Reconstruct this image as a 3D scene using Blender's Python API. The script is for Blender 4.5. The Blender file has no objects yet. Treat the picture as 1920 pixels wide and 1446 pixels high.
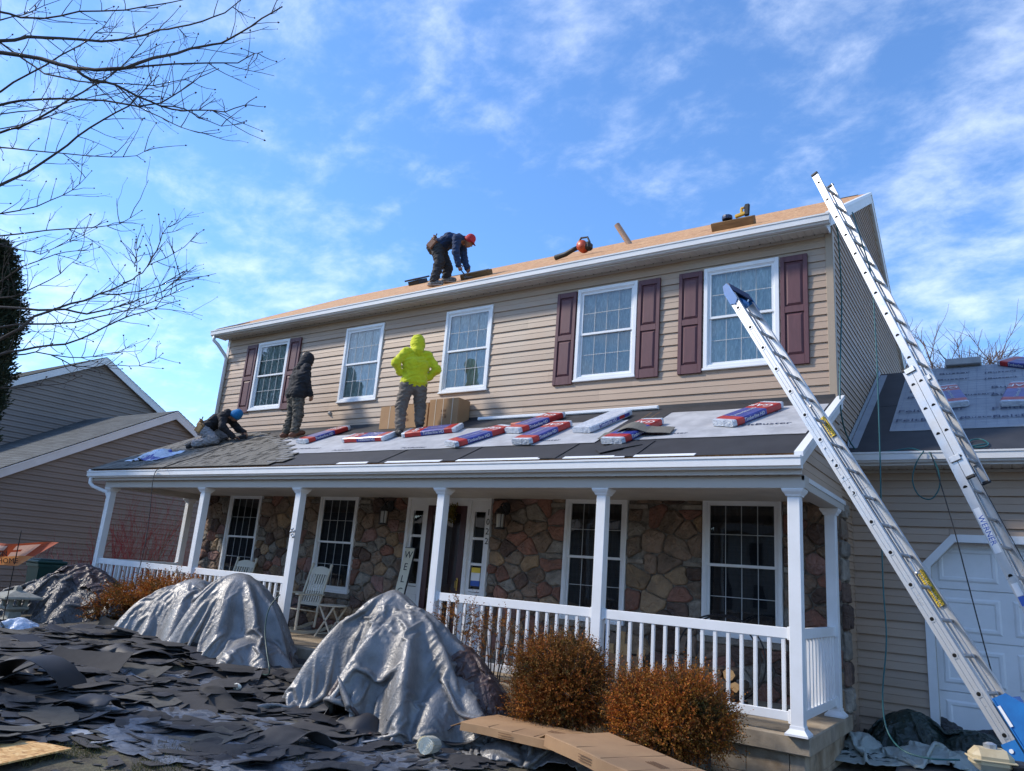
import bpy, math, random
import numpy as np
from mathutils import Vector, Matrix, noise as mnoise

random.seed(11)
rng = np.random.default_rng(11)
SC = bpy.context.scene
COL = SC.collection
rad = math.radians

# ------------------------------------------------------------------ camera
CAM_F = 1388.308                     # focal length in pixels of a 1920 wide picture
CAM_W, CAM_H = 1920.0, 1446.0
CAM_C = Vector((14.719, -9.717, 1.2236))
YAW, PIT, ROL = 0.60741, 0.25046, 0.07973
_f = Vector((-math.sin(YAW) * math.cos(PIT), math.cos(YAW) * math.cos(PIT), math.sin(PIT)))
_r0 = Vector((math.cos(YAW), math.sin(YAW), 0))
_u0 = _r0.cross(_f)
_r = math.cos(ROL) * _r0 + math.sin(ROL) * _u0
_u = -math.sin(ROL) * _r0 + math.cos(ROL) * _u0
cam_data = bpy.data.cameras.new('camera')
cam_data.sensor_fit = 'HORIZONTAL'
cam_data.sensor_width = 36.0
cam_data.lens = CAM_F / CAM_W * 36.0
cam_data.clip_start = 0.05
cam_data.clip_end = 3000
cam = bpy.data.objects.new('camera', cam_data)
COL.objects.link(cam)
cam.matrix_world = Matrix(((_r.x, _u.x, -_f.x, CAM_C.x), (_r.y, _u.y, -_f.y, CAM_C.y),
                           (_r.z, _u.z, -_f.z, CAM_C.z), (0, 0, 0, 1)))
SC.camera = cam

# ------------------------------------------------------------------ light
SUN_AZ, SUN_EL = rad(-119), rad(38)      # azimuth from +Y, clockwise seen from above
sun_dir = Vector((math.sin(SUN_AZ) * math.cos(SUN_EL), math.cos(SUN_AZ) * math.cos(SUN_EL), math.sin(SUN_EL)))
sl = bpy.data.lights.new('sun', 'SUN')
sl.energy = 2.15
sl.angle = rad(6.0)
sl.color = (1.0, 0.91, 0.78)
sun = bpy.data.objects.new('sun', sl)
COL.objects.link(sun)
sun.rotation_euler = (-sun_dir).to_track_quat('-Z', 'Y').to_euler()
sun.location = (0, -10, 30)

world = bpy.data.worlds.new('World')
SC.world = world
world.use_nodes = True
wn = world.node_tree
for n in list(wn.nodes):
    wn.nodes.remove(n)
def WN(t, **k):
    n = wn.nodes.new(t)
    for a, b in k.items():
        setattr(n, a, b)
    return n
w_out = WN('ShaderNodeOutputWorld')
w_bg = WN('ShaderNodeBackground')
w_bg.inputs['Strength'].default_value = 0.15
w_sky = WN('ShaderNodeTexSky', sky_type='NISHITA', sun_disc=False, sun_elevation=SUN_EL, sun_rotation=SUN_AZ)
w_sky.air_density = 1.0
w_sky.dust_density = 0.35
w_sky.ozone_density = 2.6
w_tc = WN('ShaderNodeTexCoord')
w_sep = WN('ShaderNodeSeparateXYZ')
wn.links.new(w_tc.outputs['Generated'], w_sep.inputs[0])
w_zc = WN('ShaderNodeMath', operation='MAXIMUM'); w_zc.inputs[1].default_value = 0.02
wn.links.new(w_sep.outputs['Z'], w_zc.inputs[0])
w_za = WN('ShaderNodeMath', operation='ADD'); w_za.inputs[1].default_value = 0.22
wn.links.new(w_zc.outputs[0], w_za.inputs[0])
w_dx = WN('ShaderNodeMath', operation='DIVIDE'); w_dy = WN('ShaderNodeMath', operation='DIVIDE')
wn.links.new(w_sep.outputs['X'], w_dx.inputs[0]); wn.links.new(w_za.outputs[0], w_dx.inputs[1])
wn.links.new(w_sep.outputs['Y'], w_dy.inputs[0]); wn.links.new(w_za.outputs[0], w_dy.inputs[1])
w_cmb = WN('ShaderNodeCombineXYZ')
wn.links.new(w_dx.outputs[0], w_cmb.inputs['X']); wn.links.new(w_dy.outputs[0], w_cmb.inputs['Y'])
w_map = WN('ShaderNodeMapping')
w_map.inputs['Rotation'].default_value = (0, 0, rad(24))
w_map.inputs['Scale'].default_value = (1.0, 1.25, 1.0)
w_map.inputs['Location'].default_value = (3.1, 1.7, 0.0)
wn.links.new(w_cmb.outputs[0], w_map.inputs['Vector'])
# wisps and mackerel ripples: two noises, the large one decides where there is cloud at all
w_n1 = WN('ShaderNodeTexNoise'); w_n1.inputs['Scale'].default_value = 1.3; w_n1.inputs['Detail'].default_value = 3
w_n2 = WN('ShaderNodeTexNoise'); w_n2.inputs['Scale'].default_value = 7.0; w_n2.inputs['Detail'].default_value = 9
w_n2.inputs['Roughness'].default_value = 0.62; w_n2.inputs['Distortion'].default_value = 0.15
for n in (w_n1, w_n2):
    wn.links.new(w_map.outputs[0], n.inputs['Vector'])
w_mul = WN('ShaderNodeMath', operation='MULTIPLY_ADD'); w_mul.inputs[1].default_value = 0.85
wn.links.new(w_n1.outputs['Fac'], w_mul.inputs[0]); wn.links.new(w_n2.outputs['Fac'], w_mul.inputs[2])
w_ramp = WN('ShaderNodeMapRange'); w_ramp.interpolation_type = 'SMOOTHSTEP'
w_ramp.inputs['From Min'].default_value = 0.80; w_ramp.inputs['From Max'].default_value = 1.42
w_ramp.inputs['To Min'].default_value = 0.04; w_ramp.inputs['To Max'].default_value = 0.60
wn.links.new(w_mul.outputs[0], w_ramp.inputs['Value'])
w_mix = WN('ShaderNodeMix', data_type='RGBA')
w_hs = WN('ShaderNodeHueSaturation'); w_hs.inputs['Saturation'].default_value = 1.24; w_hs.inputs['Value'].default_value = 1.0
wn.links.new(w_sky.outputs[0], w_hs.inputs['Color'])
wn.links.new(w_ramp.outputs[0], w_mix.inputs['Factor'])
w_tint = WN('ShaderNodeMix', data_type='RGBA', blend_type='MULTIPLY'); w_tint.inputs['Factor'].default_value = 1.0
w_tint.inputs['B'].default_value = (0.82, 0.87, 0.97, 1)
wn.links.new(w_hs.outputs[0], w_tint.inputs['A'])
wn.links.new(w_tint.outputs['Result'], w_mix.inputs['A'])
w_mix.inputs['B'].default_value = (4.9, 5.3, 5.9, 1)
wn.links.new(w_mix.outputs['Result'], w_bg.inputs['Color'])
wn.links.new(w_bg.outputs[0], w_out.inputs[0])

SC.view_settings.view_transform = 'Standard'
SC.view_settings.look = 'None'
SC.view_settings.exposure = 0.98
SC.view_settings.gamma = 1.0
SC.view_settings.use_curve_mapping = False

# ------------------------------------------------------------------ pixel -> place helpers (used once, to measure)
def ray(a, b):
    return _f + (a - CAM_W / 2) / CAM_F * _r - (b - CAM_H / 2) / CAM_F * _u
def hit(a, b, n, k):
    w = ray(a, b); n = Vector(n)
    return CAM_C + w * ((k - n.dot(CAM_C)) / n.dot(w))
def hx(a, b, k): return hit(a, b, (1, 0, 0), k)
def hy(a, b, k): return hit(a, b, (0, 1, 0), k)
def hz(a, b, k): return hit(a, b, (0, 0, 1), k)
def smooth(t):
    t = min(1, max(0, t)); return t * t * (3 - 2 * t)
def gz(x, y):
    """height of the ground: the yard rises gently towards the left"""
    return -0.47 + 0.30 * smooth((11.0 - x) / 8.0) - 0.06 * smooth((-y - 5) / 8) 
def hg(a, b):
    z = -0.4
    for _ in range(12):
        p = hz(a, b, z); z = gz(p.x, p.y)
    return hz(a, b, z)
RS, RK = (3.709 - 2.572) / (2.022 + 0.276), 3.709        # porch roof z = RK + RS*y
def hroof(a, b, lift=0.0): return hit(a, b, (0, -RS, 1), RK + lift)

# ------------------------------------------------------------------ mesh helpers
class MB:
    def __init__(s): s.v = []; s.f = []; s.m = []
    def add(s, vs, fs, mi=0):
        o = len(s.v); s.v.extend([tuple(p) for p in vs])
        s.f.extend([tuple(i + o for i in f) for f in fs]); s.m.extend([mi] * len(fs))
        return s
    def quad(s, a, b, c, d, mi=0): return s.add([a, b, c, d], [(0, 1, 2, 3)], mi)
    def box(s, x0, x1, y0, y1, z0, z1, mi=0, bev=0.0):
        if bev <= 0:
            v = [(x, y, z) for z in (z0, z1) for y in (y0, y1) for x in (x0, x1)]
            return s.add(v, [(0, 2, 3, 1), (4, 5, 7, 6), (0, 1, 5, 4), (2, 6, 7, 3), (0, 4, 6, 2), (1, 3, 7, 5)], mi)
        return s.bbox((x0, y0, z0), (x1, y1, z1), bev, mi)
    def bbox(s, lo, hi, b, mi=0, M=None):
        """bevelled box, optionally moved by matrix M"""
        vs = []; idx = {}
        for i, sx in enumerate((0, 1)):
            for j, sy in enumerate((0, 1)):
                for k, sz in enumerate((0, 1)):
                    c = [hi[0] if sx else lo[0], hi[1] if sy else lo[1], hi[2] if sz else lo[2]]
                    d = [-1 if sx else 1, -1 if sy else 1, -1 if sz else 1]
                    for ax in range(3):
                        p = [c[q] + (d[q] * b if q != ax else 0) for q in range(3)]
                        idx[(sx, sy, sz, ax)] = len(vs); vs.append(p)
        F = []
        I = lambda a, b_, c, ax: idx[(a, b_, c, ax)]
        for sx in (0, 1):
            q = [I(sx, 0, 0, 0), I(sx, 1, 0, 0), I(sx, 1, 1, 0), I(sx, 0, 1, 0)]; F.append(q if sx else q[::-1])
        for sy in (0, 1):
            q = [I(0, sy, 0, 1), I(0, sy, 1, 1), I(1, sy, 1, 1), I(1, sy, 0, 1)]; F.append(q if sy else q[::-1])
        for sz in (0, 1):
            q = [I(0, 0, sz, 2), I(1, 0, sz, 2), I(1, 1, sz, 2), I(0, 1, sz, 2)]; F.append(q if sz else q[::-1])
        for a in (0, 1):
            for c in (0, 1):
                q = [I(0, a, c, 1), I(0, a, c, 2), I(1, a, c, 2), I(1, a, c, 1)]; F.append(q if a != c else q[::-1])
                q = [I(a, 0, c, 2), I(a, 0, c, 0), I(a, 1, c, 0), I(a, 1, c, 2)]; F.append(q if a != c else q[::-1])
                q = [I(a, c, 0, 0), I(a, c, 0, 1), I(a, c, 1, 1), I(a, c, 1, 0)]; F.append(q if a != c else q[::-1])
        for a in (0, 1):
            for b_ in (0, 1):
                for c in (0, 1):
                    t = [I(a, b_, c, 0), I(a, b_, c, 1), I(a, b_, c, 2)]
                    F.append(t if (a + b_ + c) % 2 == 1 else t[::-1])
        if M is not None: vs = [tuple(M @ Vector(p)) for p in vs]
        return s.add(vs, F, mi)
    def obox(s, M, sx, sy, sz, mi=0, bev=0.0):
        """box centred on matrix M with full sizes"""
        if bev > 0: return s.bbox((-sx/2, -sy/2, -sz/2), (sx/2, sy/2, sz/2), bev, mi, M)
        v = [M @ Vector((x*sx/2, y*sy/2, z*sz/2)) for z in (-1, 1) for y in (-1, 1) for x in (-1, 1)]
        return s.add(v, [(0, 2, 3, 1), (4, 5, 7, 6), (0, 1, 5, 4), (2, 6, 7, 3), (0, 4, 6, 2), (1, 3, 7, 5)], mi)
    def beam(s, a, b, w, h, up=(0, 0, 1), mi=0, bev=0.0):
        """rectangular bar from a to b; w across, h along up"""
        a = Vector(a); b = Vector(b); d = (b - a); L = d.length; d.normalize()
        u = Vector(up); u = (u - d * u.dot(d)).normalized(); r = d.cross(u)
        M = Matrix(((d.x, r.x, u.x, (a.x+b.x)/2), (d.y, r.y, u.y, (a.y+b.y)/2), (d.z, r.z, u.z, (a.z+b.z)/2), (0, 0, 0, 1)))
        return s.obox(M, L, w, h, mi, bev)
    def prism(s, pts, d, mi=0, m_side=None):
        """polygon pts (list of 3D) extruded by vector d"""
        n = len(pts); d = Vector(d); a = [Vector(p) for p in pts]
        s.add(a + [p + d for p in a], [tuple(range(n))[::-1], tuple(range(n, 2*n))], mi)
        o = len(s.v) - 2*n
        s.f.extend([(o+i, o+(i+1) % n, o+n+(i+1) % n, o+n+i) for i in range(n)]); s.m.extend([mi if m_side is None else m_side]*n)
        return s
    def tube(s, pts, r, n=6, mi=0, cap=True):
        pts = [Vector(p) for p in pts]; k = len(pts)
        if not hasattr(r, '__len__'): r = [r]*k
        t = (pts[1]-pts[0]).normalized()
        u = t.orthogonal().normalized(); vs = []
        for i in range(k):
            t = (pts[min(i+1, k-1)] - pts[max(i-1, 0)])
            if t.length > 1e-9:
                t.normalize(); u = (u - t*u.dot(t))
                u = u.normalized() if u.length > 1e-6 else t.orthogonal().normalized()
            w = t.cross(u)
            for j in range(n):
                a = 2*math.pi*j/n
                vs.append(pts[i] + (u*math.cos(a) + w*math.sin(a))*r[i])
        fs = [(i*n+j, i*n+(j+1) % n, (i+1)*n+(j+1) % n, (i+1)*n+j) for i in range(k-1) for j in range(n)]
        if cap: fs += [tuple(range(n))[::-1], tuple(range((k-1)*n, k*n))]
        return s.add(vs, fs, mi)
    def lathe(s, prof, c=(0, 0, 0), n=12, mi=0):
        vs = [(c[0]+r*math.cos(2*math.pi*j/n), c[1]+r*math.sin(2*math.pi*j/n), c[2]+z) for r, z in prof for j in range(n)]
        k = len(prof)
        fs = [(i*n+j, i*n+(j+1) % n, (i+1)*n+(j+1) % n, (i+1)*n+j) for i in range(k-1) for j in range(n)]
        fs += [tuple(range(n))[::-1], tuple(range((k-1)*n, k*n))]
        return s.add(vs, fs, mi)
    def ell(s, c, r, n=8, m=6, mi=0):
        vs = [(c[0], c[1], c[2]+r[2])]
        for i in range(1, m):
            t = math.pi*i/m
            vs += [(c[0]+r[0]*math.sin(t)*math.cos(2*math.pi*j/n), c[1]+r[1]*math.sin(t)*math.sin(2*math.pi*j/n), c[2]+r[2]*math.cos(t)) for j in range(n)]
        vs.append((c[0], c[1], c[2]-r[2]))
        fs = [(0, 1+j, 1+(j+1) % n) for j in range(n)]
        for i in range(m-2):
            fs += [(1+i*n+j, 1+(i+1)*n+j, 1+(i+1)*n+(j+1) % n, 1+i*n+(j+1) % n) for j in range(n)]
        L = len(vs)-1
        fs += [(L, 1+(m-2)*n+(j+1) % n, 1+(m-2)*n+j) for j in range(n)]
        return s.add(vs, fs, mi)
    def grid(s, P, mi=0):
        """P[i][j] points"""
        a, b = len(P), len(P[0])
        return s.add([p for row in P for p in row], [(i*b+j, i*b+j+1, (i+1)*b+j+1, (i+1)*b+j) for i in range(a-1) for j in range(b-1)], mi)

def root_loc(o):
    p = Vector((0, 0, 0))
    while o is not None:
        p = p + o.location; o = o.parent
    return p
def mesh_from(name, v, f, mats, mi=None, smooth_=False):
    me = bpy.data.meshes.new(name)
    me.from_pydata(v, [], f)
    for m in (mats if isinstance(mats, (list, tuple)) else [mats]): me.materials.append(m)
    if mi is not None and any(mi): me.polygons.foreach_set('material_index', mi)
    if smooth_: me.polygons.foreach_set('use_smooth', [True]*len(me.polygons))
    me.update()
    return me
def part(name, mb, mats, parent=None, smooth_=False, label=None, kind=None, loc=None):
    """links ONE mesh object; vertices are given in world space, the parent chain holds only locations"""
    off = root_loc(parent) if parent is not None else Vector((0, 0, 0))
    o = None
    if parent is None and loc is not None: off = Vector(loc)
    v = [(p[0]-off.x, p[1]-off.y, p[2]-off.z) for p in mb.v]
    me = mesh_from(name, v, mb.f, mats, mb.m, smooth_)
    o = bpy.data.objects.new(name, me); COL.objects.link(o)
    if parent is not None: o.parent = parent
    elif loc is not None: o.location = loc
    if label: o['label'] = label
    if kind: o['kind'] = kind
    return o
def place(name, me, parent=None, M=None, label=None):
    o = bpy.data.objects.new(name, me); COL.objects.link(o)
    if parent is not None: o.parent = parent
    if M is not None: o.matrix_local = M
    if label: o['label'] = label
    return o
def tag(o, label=None, cat=None, group=None, kind=None):
    if label: o['label'] = label
    if cat: o['category'] = cat
    if group: o['group'] = group
    if kind: o['kind'] = kind
    return o
def thing(name, label, cat, loc=(0, 0, 0), group=None):
    o = bpy.data.objects.new(name, None); o.empty_display_size = .2
    COL.objects.link(o); o.location = loc
    return tag(o, label, cat, group)
def single(name, mb, mats, label, cat, group=None, loc=None, smooth_=False):
    if loc is None:
        a = np.array(mb.v); loc = (float(a[:, 0].mean()), float(a[:, 1].mean()), float(a[:, 2].min()))
    return tag(part(name, mb, mats, None, smooth_, loc=loc), label, cat, group)
def copy_tree(o, parent=None):
    c = o.copy(); COL.objects.link(c)
    if parent is not None: c.parent = parent; c.matrix_parent_inverse = o.matrix_parent_inverse.copy()
    for ch in list(o.children): copy_tree(ch, c)
    return c
def text_mb(txt, M, size, ext=0.0015, align='CENTER', mb=None, mi=0, sx=1.0):
    """lettering as flat raised geometry"""
    cu = bpy.data.curves.new('lettering', 'FONT'); cu.body = txt; cu.size = size; cu.extrude = ext
    cu.align_x = align; cu.align_y = 'CENTER'; cu.resolution_u = 2
    ob = bpy.data.objects.new('lettering', cu); COL.objects.link(ob)
    dg = bpy.context.evaluated_depsgraph_get()
    me = bpy.data.meshes.new_from_object(ob.evaluated_get(dg))
    mb = mb or MB()
    S = Matrix.Diagonal((sx, 1, 1, 1))
    mb.add([M @ (S @ v.co) for v in me.vertices], [tuple(p.vertices) for p in me.polygons], mi)
    bpy.data.objects.remove(ob); bpy.data.curves.remove(cu); bpy.data.meshes.remove(me)
    return mb
def frame(o, x, y):
    """matrix with origin o, x axis x, y axis ~y"""
    x = Vector(x).normalized(); y = Vector(y); y = (y - x*y.dot(x)).normalized(); z = x.cross(y); o = Vector(o)
    return Matrix(((x.x, y.x, z.x, o.x), (x.y, y.y, z.y, o.y), (x.z, y.z, z.z, o.z), (0, 0, 0, 1)))

# ------------------------------------------------------------------ materials
def M(name, base, rough=0.6, metal=0.0, col2=None, nscale=6.0, ndetail=5, nlo=0.35, nhi=0.65, stretch=(1, 1, 1),
      var=0.0, island=0.0, bump=0.0, bscale=40.0, bdist=0.01, bkind='noise', bstretch=None, spec=0.5, rvar=0.0,
      col3=None, c3scale=1.5, c3lo=0.5, c3hi=0.7, trans=0.0, subsurf=0.0, coat=0.0, hue_island=0.0, sheen=0.0, rot=None):
    m = bpy.data.materials.new(name); m.use_nodes = True
    nt = m.node_tree; N = nt.nodes; L = nt.links
    b = N['Principled BSDF']
    b.inputs['Roughness'].default_value = rough; b.inputs['Metallic'].default_value = metal
    b.inputs['Specular IOR Level'].default_value = spec
    if coat: b.inputs['Coat Weight'].default_value = coat; b.inputs['Coat Roughness'].default_value = .15
    if sheen: b.inputs['Sheen Weight'].default_value = sheen
    tc = N.new('ShaderNodeTexCoord'); mp = N.new('ShaderNodeMapping')
    mp.inputs['Scale'].default_value = stretch
    if rot: mp.inputs['Rotation'].default_value = rot
    L.new(tc.outputs['Object'], mp.inputs['Vector'])
    rgb = N.new('ShaderNodeRGB'); rgb.outputs[0].default_value = (*base, 1); cur = rgb.outputs[0]
    def noise(scale, det, vec):
        n = N.new('ShaderNodeTexNoise'); n.inputs['Scale'].default_value = scale; n.inputs['Detail'].default_value = det
        n.inputs['Roughness'].default_value = .6; L.new(vec, n.inputs['Vector']); return n
    def mix(fac, a, c):
        x = N.new('ShaderNodeMix'); x.data_type = 'RGBA'; L.new(fac, x.inputs['Factor']); L.new(a, x.inputs['A'])
        x.inputs['B'].default_value = (*c, 1); return x.outputs['Result']
    def rng_(val, lo, hi, a=0.0, c=1.0):
        r = N.new('ShaderNodeMapRange'); r.inputs['From Min'].default_value = lo; r.inputs['From Max'].default_value = hi
        r.inputs['To Min'].default_value = a; r.inputs['To Max'].default_value = c; L.new(val, r.inputs['Value']); return r.outputs[0]
    if col2 is not None:
        n = noise(nscale, ndetail, mp.outputs[0]); cur = mix(rng_(n.outputs['Fac'], nlo, nhi), cur, col2)
        if rvar: L.new(rng_(n.outputs['Fac'], .3, .7, max(0, rough-rvar), min(1, rough+rvar)), b.inputs['Roughness'])
    if col3 is not None:
        n = noise(c3scale, 4, mp.outputs[0]); cur = mix(rng_(n.outputs['Fac'], c3lo, c3hi), cur, col3)
    if var or island or hue_island:
        hs = N.new('ShaderNodeHueSaturation'); L.new(cur, hs.inputs['Color']); cur = hs.outputs[0]
        if island:
            g = N.new('ShaderNodeNewGeometry'); L.new(rng_(g.outputs['Random Per Island'], 0, 1, 1-island, 1+island), hs.inputs['Value'])
            if hue_island:
                wn_ = N.new('ShaderNodeTexWhiteNoise'); wn_.noise_dimensions = '1D'; L.new(g.outputs['Random Per Island'], wn_.inputs['W'])
                L.new(rng_(wn_.outputs['Value'], 0, 1, .5-hue_island, .5+hue_island), hs.inputs['Hue'])
        if var:
            oi = N.new('ShaderNodeObjectInfo')
            if island:
                h2 = N.new('ShaderNodeHueSaturation'); L.new(cur, h2.inputs['Color']); cur = h2.outputs[0]; hs = h2
            L.new(rng_(oi.outputs['Random'], 0, 1, 1-var, 1+var), hs.inputs['Value'])
    L.new(cur, b.inputs['Base Color'])
    if bump:
        mp2 = N.new('ShaderNodeMapping'); mp2.inputs['Scale'].default_value = bstretch or stretch
        L.new(tc.outputs['Object'], mp2.inputs['Vector'])
        bp = N.new('ShaderNodeBump'); bp.inputs['Strength'].default_value = bump; bp.inputs['Distance'].default_value = bdist
        if bkind == 'crinkle':
            v = N.new('ShaderNodeTexVoronoi'); v.feature = 'DISTANCE_TO_EDGE'; v.inputs['Scale'].default_value = bscale
            n = noise(bscale*.6, 3, mp2.outputs[0])
            ad = N.new('ShaderNodeMix'); ad.data_type = 'RGBA'; ad.inputs['Factor'].default_value = .22
            L.new(mp2.outputs[0], ad.inputs['A']); L.new(n.outputs['Color'], ad.inputs['B']); L.new(ad.outputs['Result'], v.inputs['Vector'])
            n2 = noise(bscale*2.2, 5, mp2.outputs[0])
            mm = N.new('ShaderNodeMath'); mm.operation = 'ADD'; 
            L.new(rng_(v.outputs['Distance'], 0, .35), mm.inputs[0]); L.new(n2.outputs['Fac'], mm.inputs[1])
            L.new(mm.outputs[0], bp.inputs['Height'])
        else:
            n = noise(bscale, 6, mp2.outputs[0]); L.new(n.outputs['Fac'], bp.inputs['Height'])
        L.new(bp.outputs[0], b.inputs['Normal'])
    if trans:
        tr = N.new('ShaderNodeBsdfTranslucent'); L.new(cur, tr.inputs['Color'])
        ms = N.new('ShaderNodeMixShader'); ms.inputs[0].default_value = trans
        out = N['Material Output']; L.new(b.outputs[0], ms.inputs[1]); L.new(tr.outputs[0], ms.inputs[2]); L.new(ms.outputs[0], out.inputs[0])
    return m

def glass_mat(name, tint=(0.75, 0.82, 0.85), refl=0.9, base_f=0.10):
    """thin pane: mirror reflection by angle, the rest passes"""
    m = bpy.data.materials.new(name); m.use_nodes = True; nt = m.node_tree; N = nt.nodes; L = nt.links
    N.remove(N['Principled BSDF'])
    fr = N.new('ShaderNodeFresnel'); fr.inputs['IOR'].default_value = 1.5
    mr = N.new('ShaderNodeMapRange'); mr.inputs['From Min'].default_value = 0.04; mr.inputs['From Max'].default_value = 1
    mr.inputs['To Min'].default_value = base_f; mr.inputs['To Max'].default_value = 1; L.new(fr.outputs[0], mr.inputs['Value'])
    g = N.new('ShaderNodeBsdfGlossy'); g.inputs['Roughness'].default_value = 0.01; g.inputs['Color'].default_value = (refl, refl, refl, 1)
    tc = N.new('ShaderNodeTexCoord'); nz = N.new('ShaderNodeTexNoise'); nz.inputs['Scale'].default_value = 1.3; nz.inputs['Detail'].default_value = 1
    L.new(tc.outputs['Object'], nz.inputs['Vector'])
    bp = N.new('ShaderNodeBump'); bp.inputs['Strength'].default_value = .25; bp.inputs['Distance'].default_value = .02
    L.new(nz.outputs['Fac'], bp.inputs['Height']); L.new(bp.outputs[0], g.inputs['Normal'])
    t = N.new('ShaderNodeBsdfTransparent'); t.inputs['Color'].default_value = (*tint, 1)
    mx = N.new('ShaderNodeMixShader'); L.new(mr.outputs[0], mx.inputs[0]); L.new(t.outputs[0], mx.inputs[1]); L.new(g.outputs[0], mx.inputs[2])
    L.new(mx.outputs[0], N['Material Output'].inputs[0])
    return m

m_siding = M('tan_vinyl', (0.425, 0.305, 0.215), .5, col2=(0.375, 0.265, 0.184), nscale=1.2, nlo=.3, nhi=.7, var=.08, bump=.35, bscale=14, bdist=.004, bstretch=(.35, .35, 6), col3=(0.385, 0.305, 0.235), c3scale=.45)
m_corner = M('tan_corner_trim', (0.36, 0.28, 0.20), .5, var=.03)
m_siding_n = M('taupe_vinyl', (0.225, 0.185, 0.157), .55, col2=(0.20, 0.165, 0.14), nscale=1.2, var=.05, bump=.2, bscale=14, bdist=.003, bstretch=(.3, .3, 5))
m_white = M('white_vinyl', (0.80, 0.81, 0.82), .38, col2=(0.74, 0.75, 0.755), nscale=3, bump=.04, bscale=8)
m_whiteold = M('white_aluminium', (0.70, 0.70, 0.70), .42, col2=(0.60, 0.60, 0.59), nscale=2.5, nlo=.4, nhi=.75, bump=.05, bscale=9, stretch=(.3, 1, 1))
m_grille = M('pane_grille', (0.40, 0.42, 0.43), .5)
m_soffit = M('soffit_vinyl', (0.64, 0.60, 0.54), .55, col2=(0.52, 0.49, 0.44), nscale=2)
m_trimdark = M('taupe_trim', (0.50, 0.46, 0.41), .5)
m_curtain = M('sheer_curtain', (0.52, 0.58, 0.53), .9, col2=(0.38, 0.43, 0.40), nscale=9, nlo=.4, nhi=.6, stretch=(3.5, 1, .7), col3=(.66, .70, .66), c3scale=14, c3lo=.5, c3hi=.6, var=.14)
m_curtain_dark = M('dim_blind', (0.045, 0.048, 0.05), .9, col2=(0.03, 0.032, 0.035), nscale=12, stretch=(.1, 1, 4))
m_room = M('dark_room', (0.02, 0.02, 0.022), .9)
m_glass = glass_mat('window_glass', (0.86, 0.90, 0.90), .9, .12)
m_glass_dark = glass_mat('porch_window_glass', (0.7, 0.72, 0.75), .85, .06)
m_shutter = M('burgundy_shutter', (0.115, 0.040, 0.048), .55, col2=(0.09, 0.031, 0.038), nscale=5, stretch=(4, 4, .7), bump=.3, bscale=30, bdist=.003, bstretch=(6, 6, .8))
m_osb = None
def osb(name, a, b_, c, s=18):
    """strand board: angular chips in random directions"""
    m = bpy.data.materials.new(name); m.use_nodes = True; nt = m.node_tree; N = nt.nodes; L = nt.links; b = N['Principled BSDF']
    b.inputs['Roughness'].default_value = .75
    tc = N.new('ShaderNodeTexCoord')
    wv = N.new('ShaderNodeTexNoise'); wv.inputs['Scale'].default_value = 3.0; wv.inputs['Detail'].default_value = 2
    L.new(tc.outputs['Object'], wv.inputs['Vector'])
    ad = N.new('ShaderNodeMix'); ad.data_type = 'RGBA'; ad.inputs['Factor'].default_value = .12
    L.new(tc.outputs['Object'], ad.inputs['A']); L.new(wv.outputs['Color'], ad.inputs['B'])
    mp = N.new('ShaderNodeMapping'); mp.inputs['Scale'].default_value = (1, 2.6, 2.6); mp.inputs['Rotation'].default_value = (0, 0, .5); L.new(ad.outputs['Result'], mp.inputs['Vector'])
    v = N.new('ShaderNodeTexVoronoi'); v.inputs['Scale'].default_value = s; v.inputs['Randomness'].default_value = 1; L.new(mp.outputs[0], v.inputs['Vector'])
    mp2 = N.new('ShaderNodeMapping'); mp2.inputs['Scale'].default_value = (2.6, 1, 1); mp2.inputs['Rotation'].default_value = (0, 0, -.35); L.new(ad.outputs['Result'], mp2.inputs['Vector'])
    v2 = N.new('ShaderNodeTexVoronoi'); v2.inputs['Scale'].default_value = s*.8; L.new(mp2.outputs[0], v2.inputs['Vector'])
    sp = N.new('ShaderNodeSeparateColor'); L.new(v.outputs['Color'], sp.inputs[0])
    sp2 = N.new('ShaderNodeSeparateColor'); L.new(v2.outputs['Color'], sp2.inputs[0])
    pick = N.new('ShaderNodeMath'); pick.operation = 'ADD'; L.new(sp.outputs[0], pick.inputs[0]); L.new(sp2.outputs[1], pick.inputs[1])
    hv = N.new('ShaderNodeMath'); hv.operation = 'MULTIPLY'; hv.inputs[1].default_value = .5; L.new(pick.outputs[0], hv.inputs[0])
    cr = N.new('ShaderNodeValToRGB'); L.new(hv.outputs[0], cr.inputs[0])
    cr.color_ramp.elements[0].position = .12; cr.color_ramp.elements[0].color = (*b_, 1)
    cr.color_ramp.elements[1].position = .9; cr.color_ramp.elements[1].color = (*c, 1)
    e = cr.color_ramp.elements.new(.5); e.color = (*a, 1)
    L.new(cr.outputs[0], b.inputs['Base Color'])
    bp = N.new('ShaderNodeBump'); bp.inputs['Strength'].default_value = .3; bp.inputs['Distance'].default_value = .003
    L.new(hv.outputs[0], bp.inputs['Height']); L.new(bp.outputs[0], b.inputs['Normal'])
    return m
m_osb = osb('strand_board', (0.52, 0.27, 0.11), (0.34, 0.16, 0.06), (0.63, 0.38, 0.18), 16)
m_osb_y = osb('yellow_strand_board', (0.60, 0.34, 0.12), (0.36, 0.17, 0.05), (0.74, 0.50, 0.22), 20)
m_black = M('black_underlay', (0.022, 0.022, 0.025), .62, col2=(0.032, 0.032, 0.036), nscale=4, bump=.15, bscale=60, bdist=.002)
m_felt = M('pale_felt', (0.46, 0.465, 0.48), .55, col2=(0.33, 0.335, 0.35), nscale=4, bump=.35, bscale=9, bdist=.006)
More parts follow.
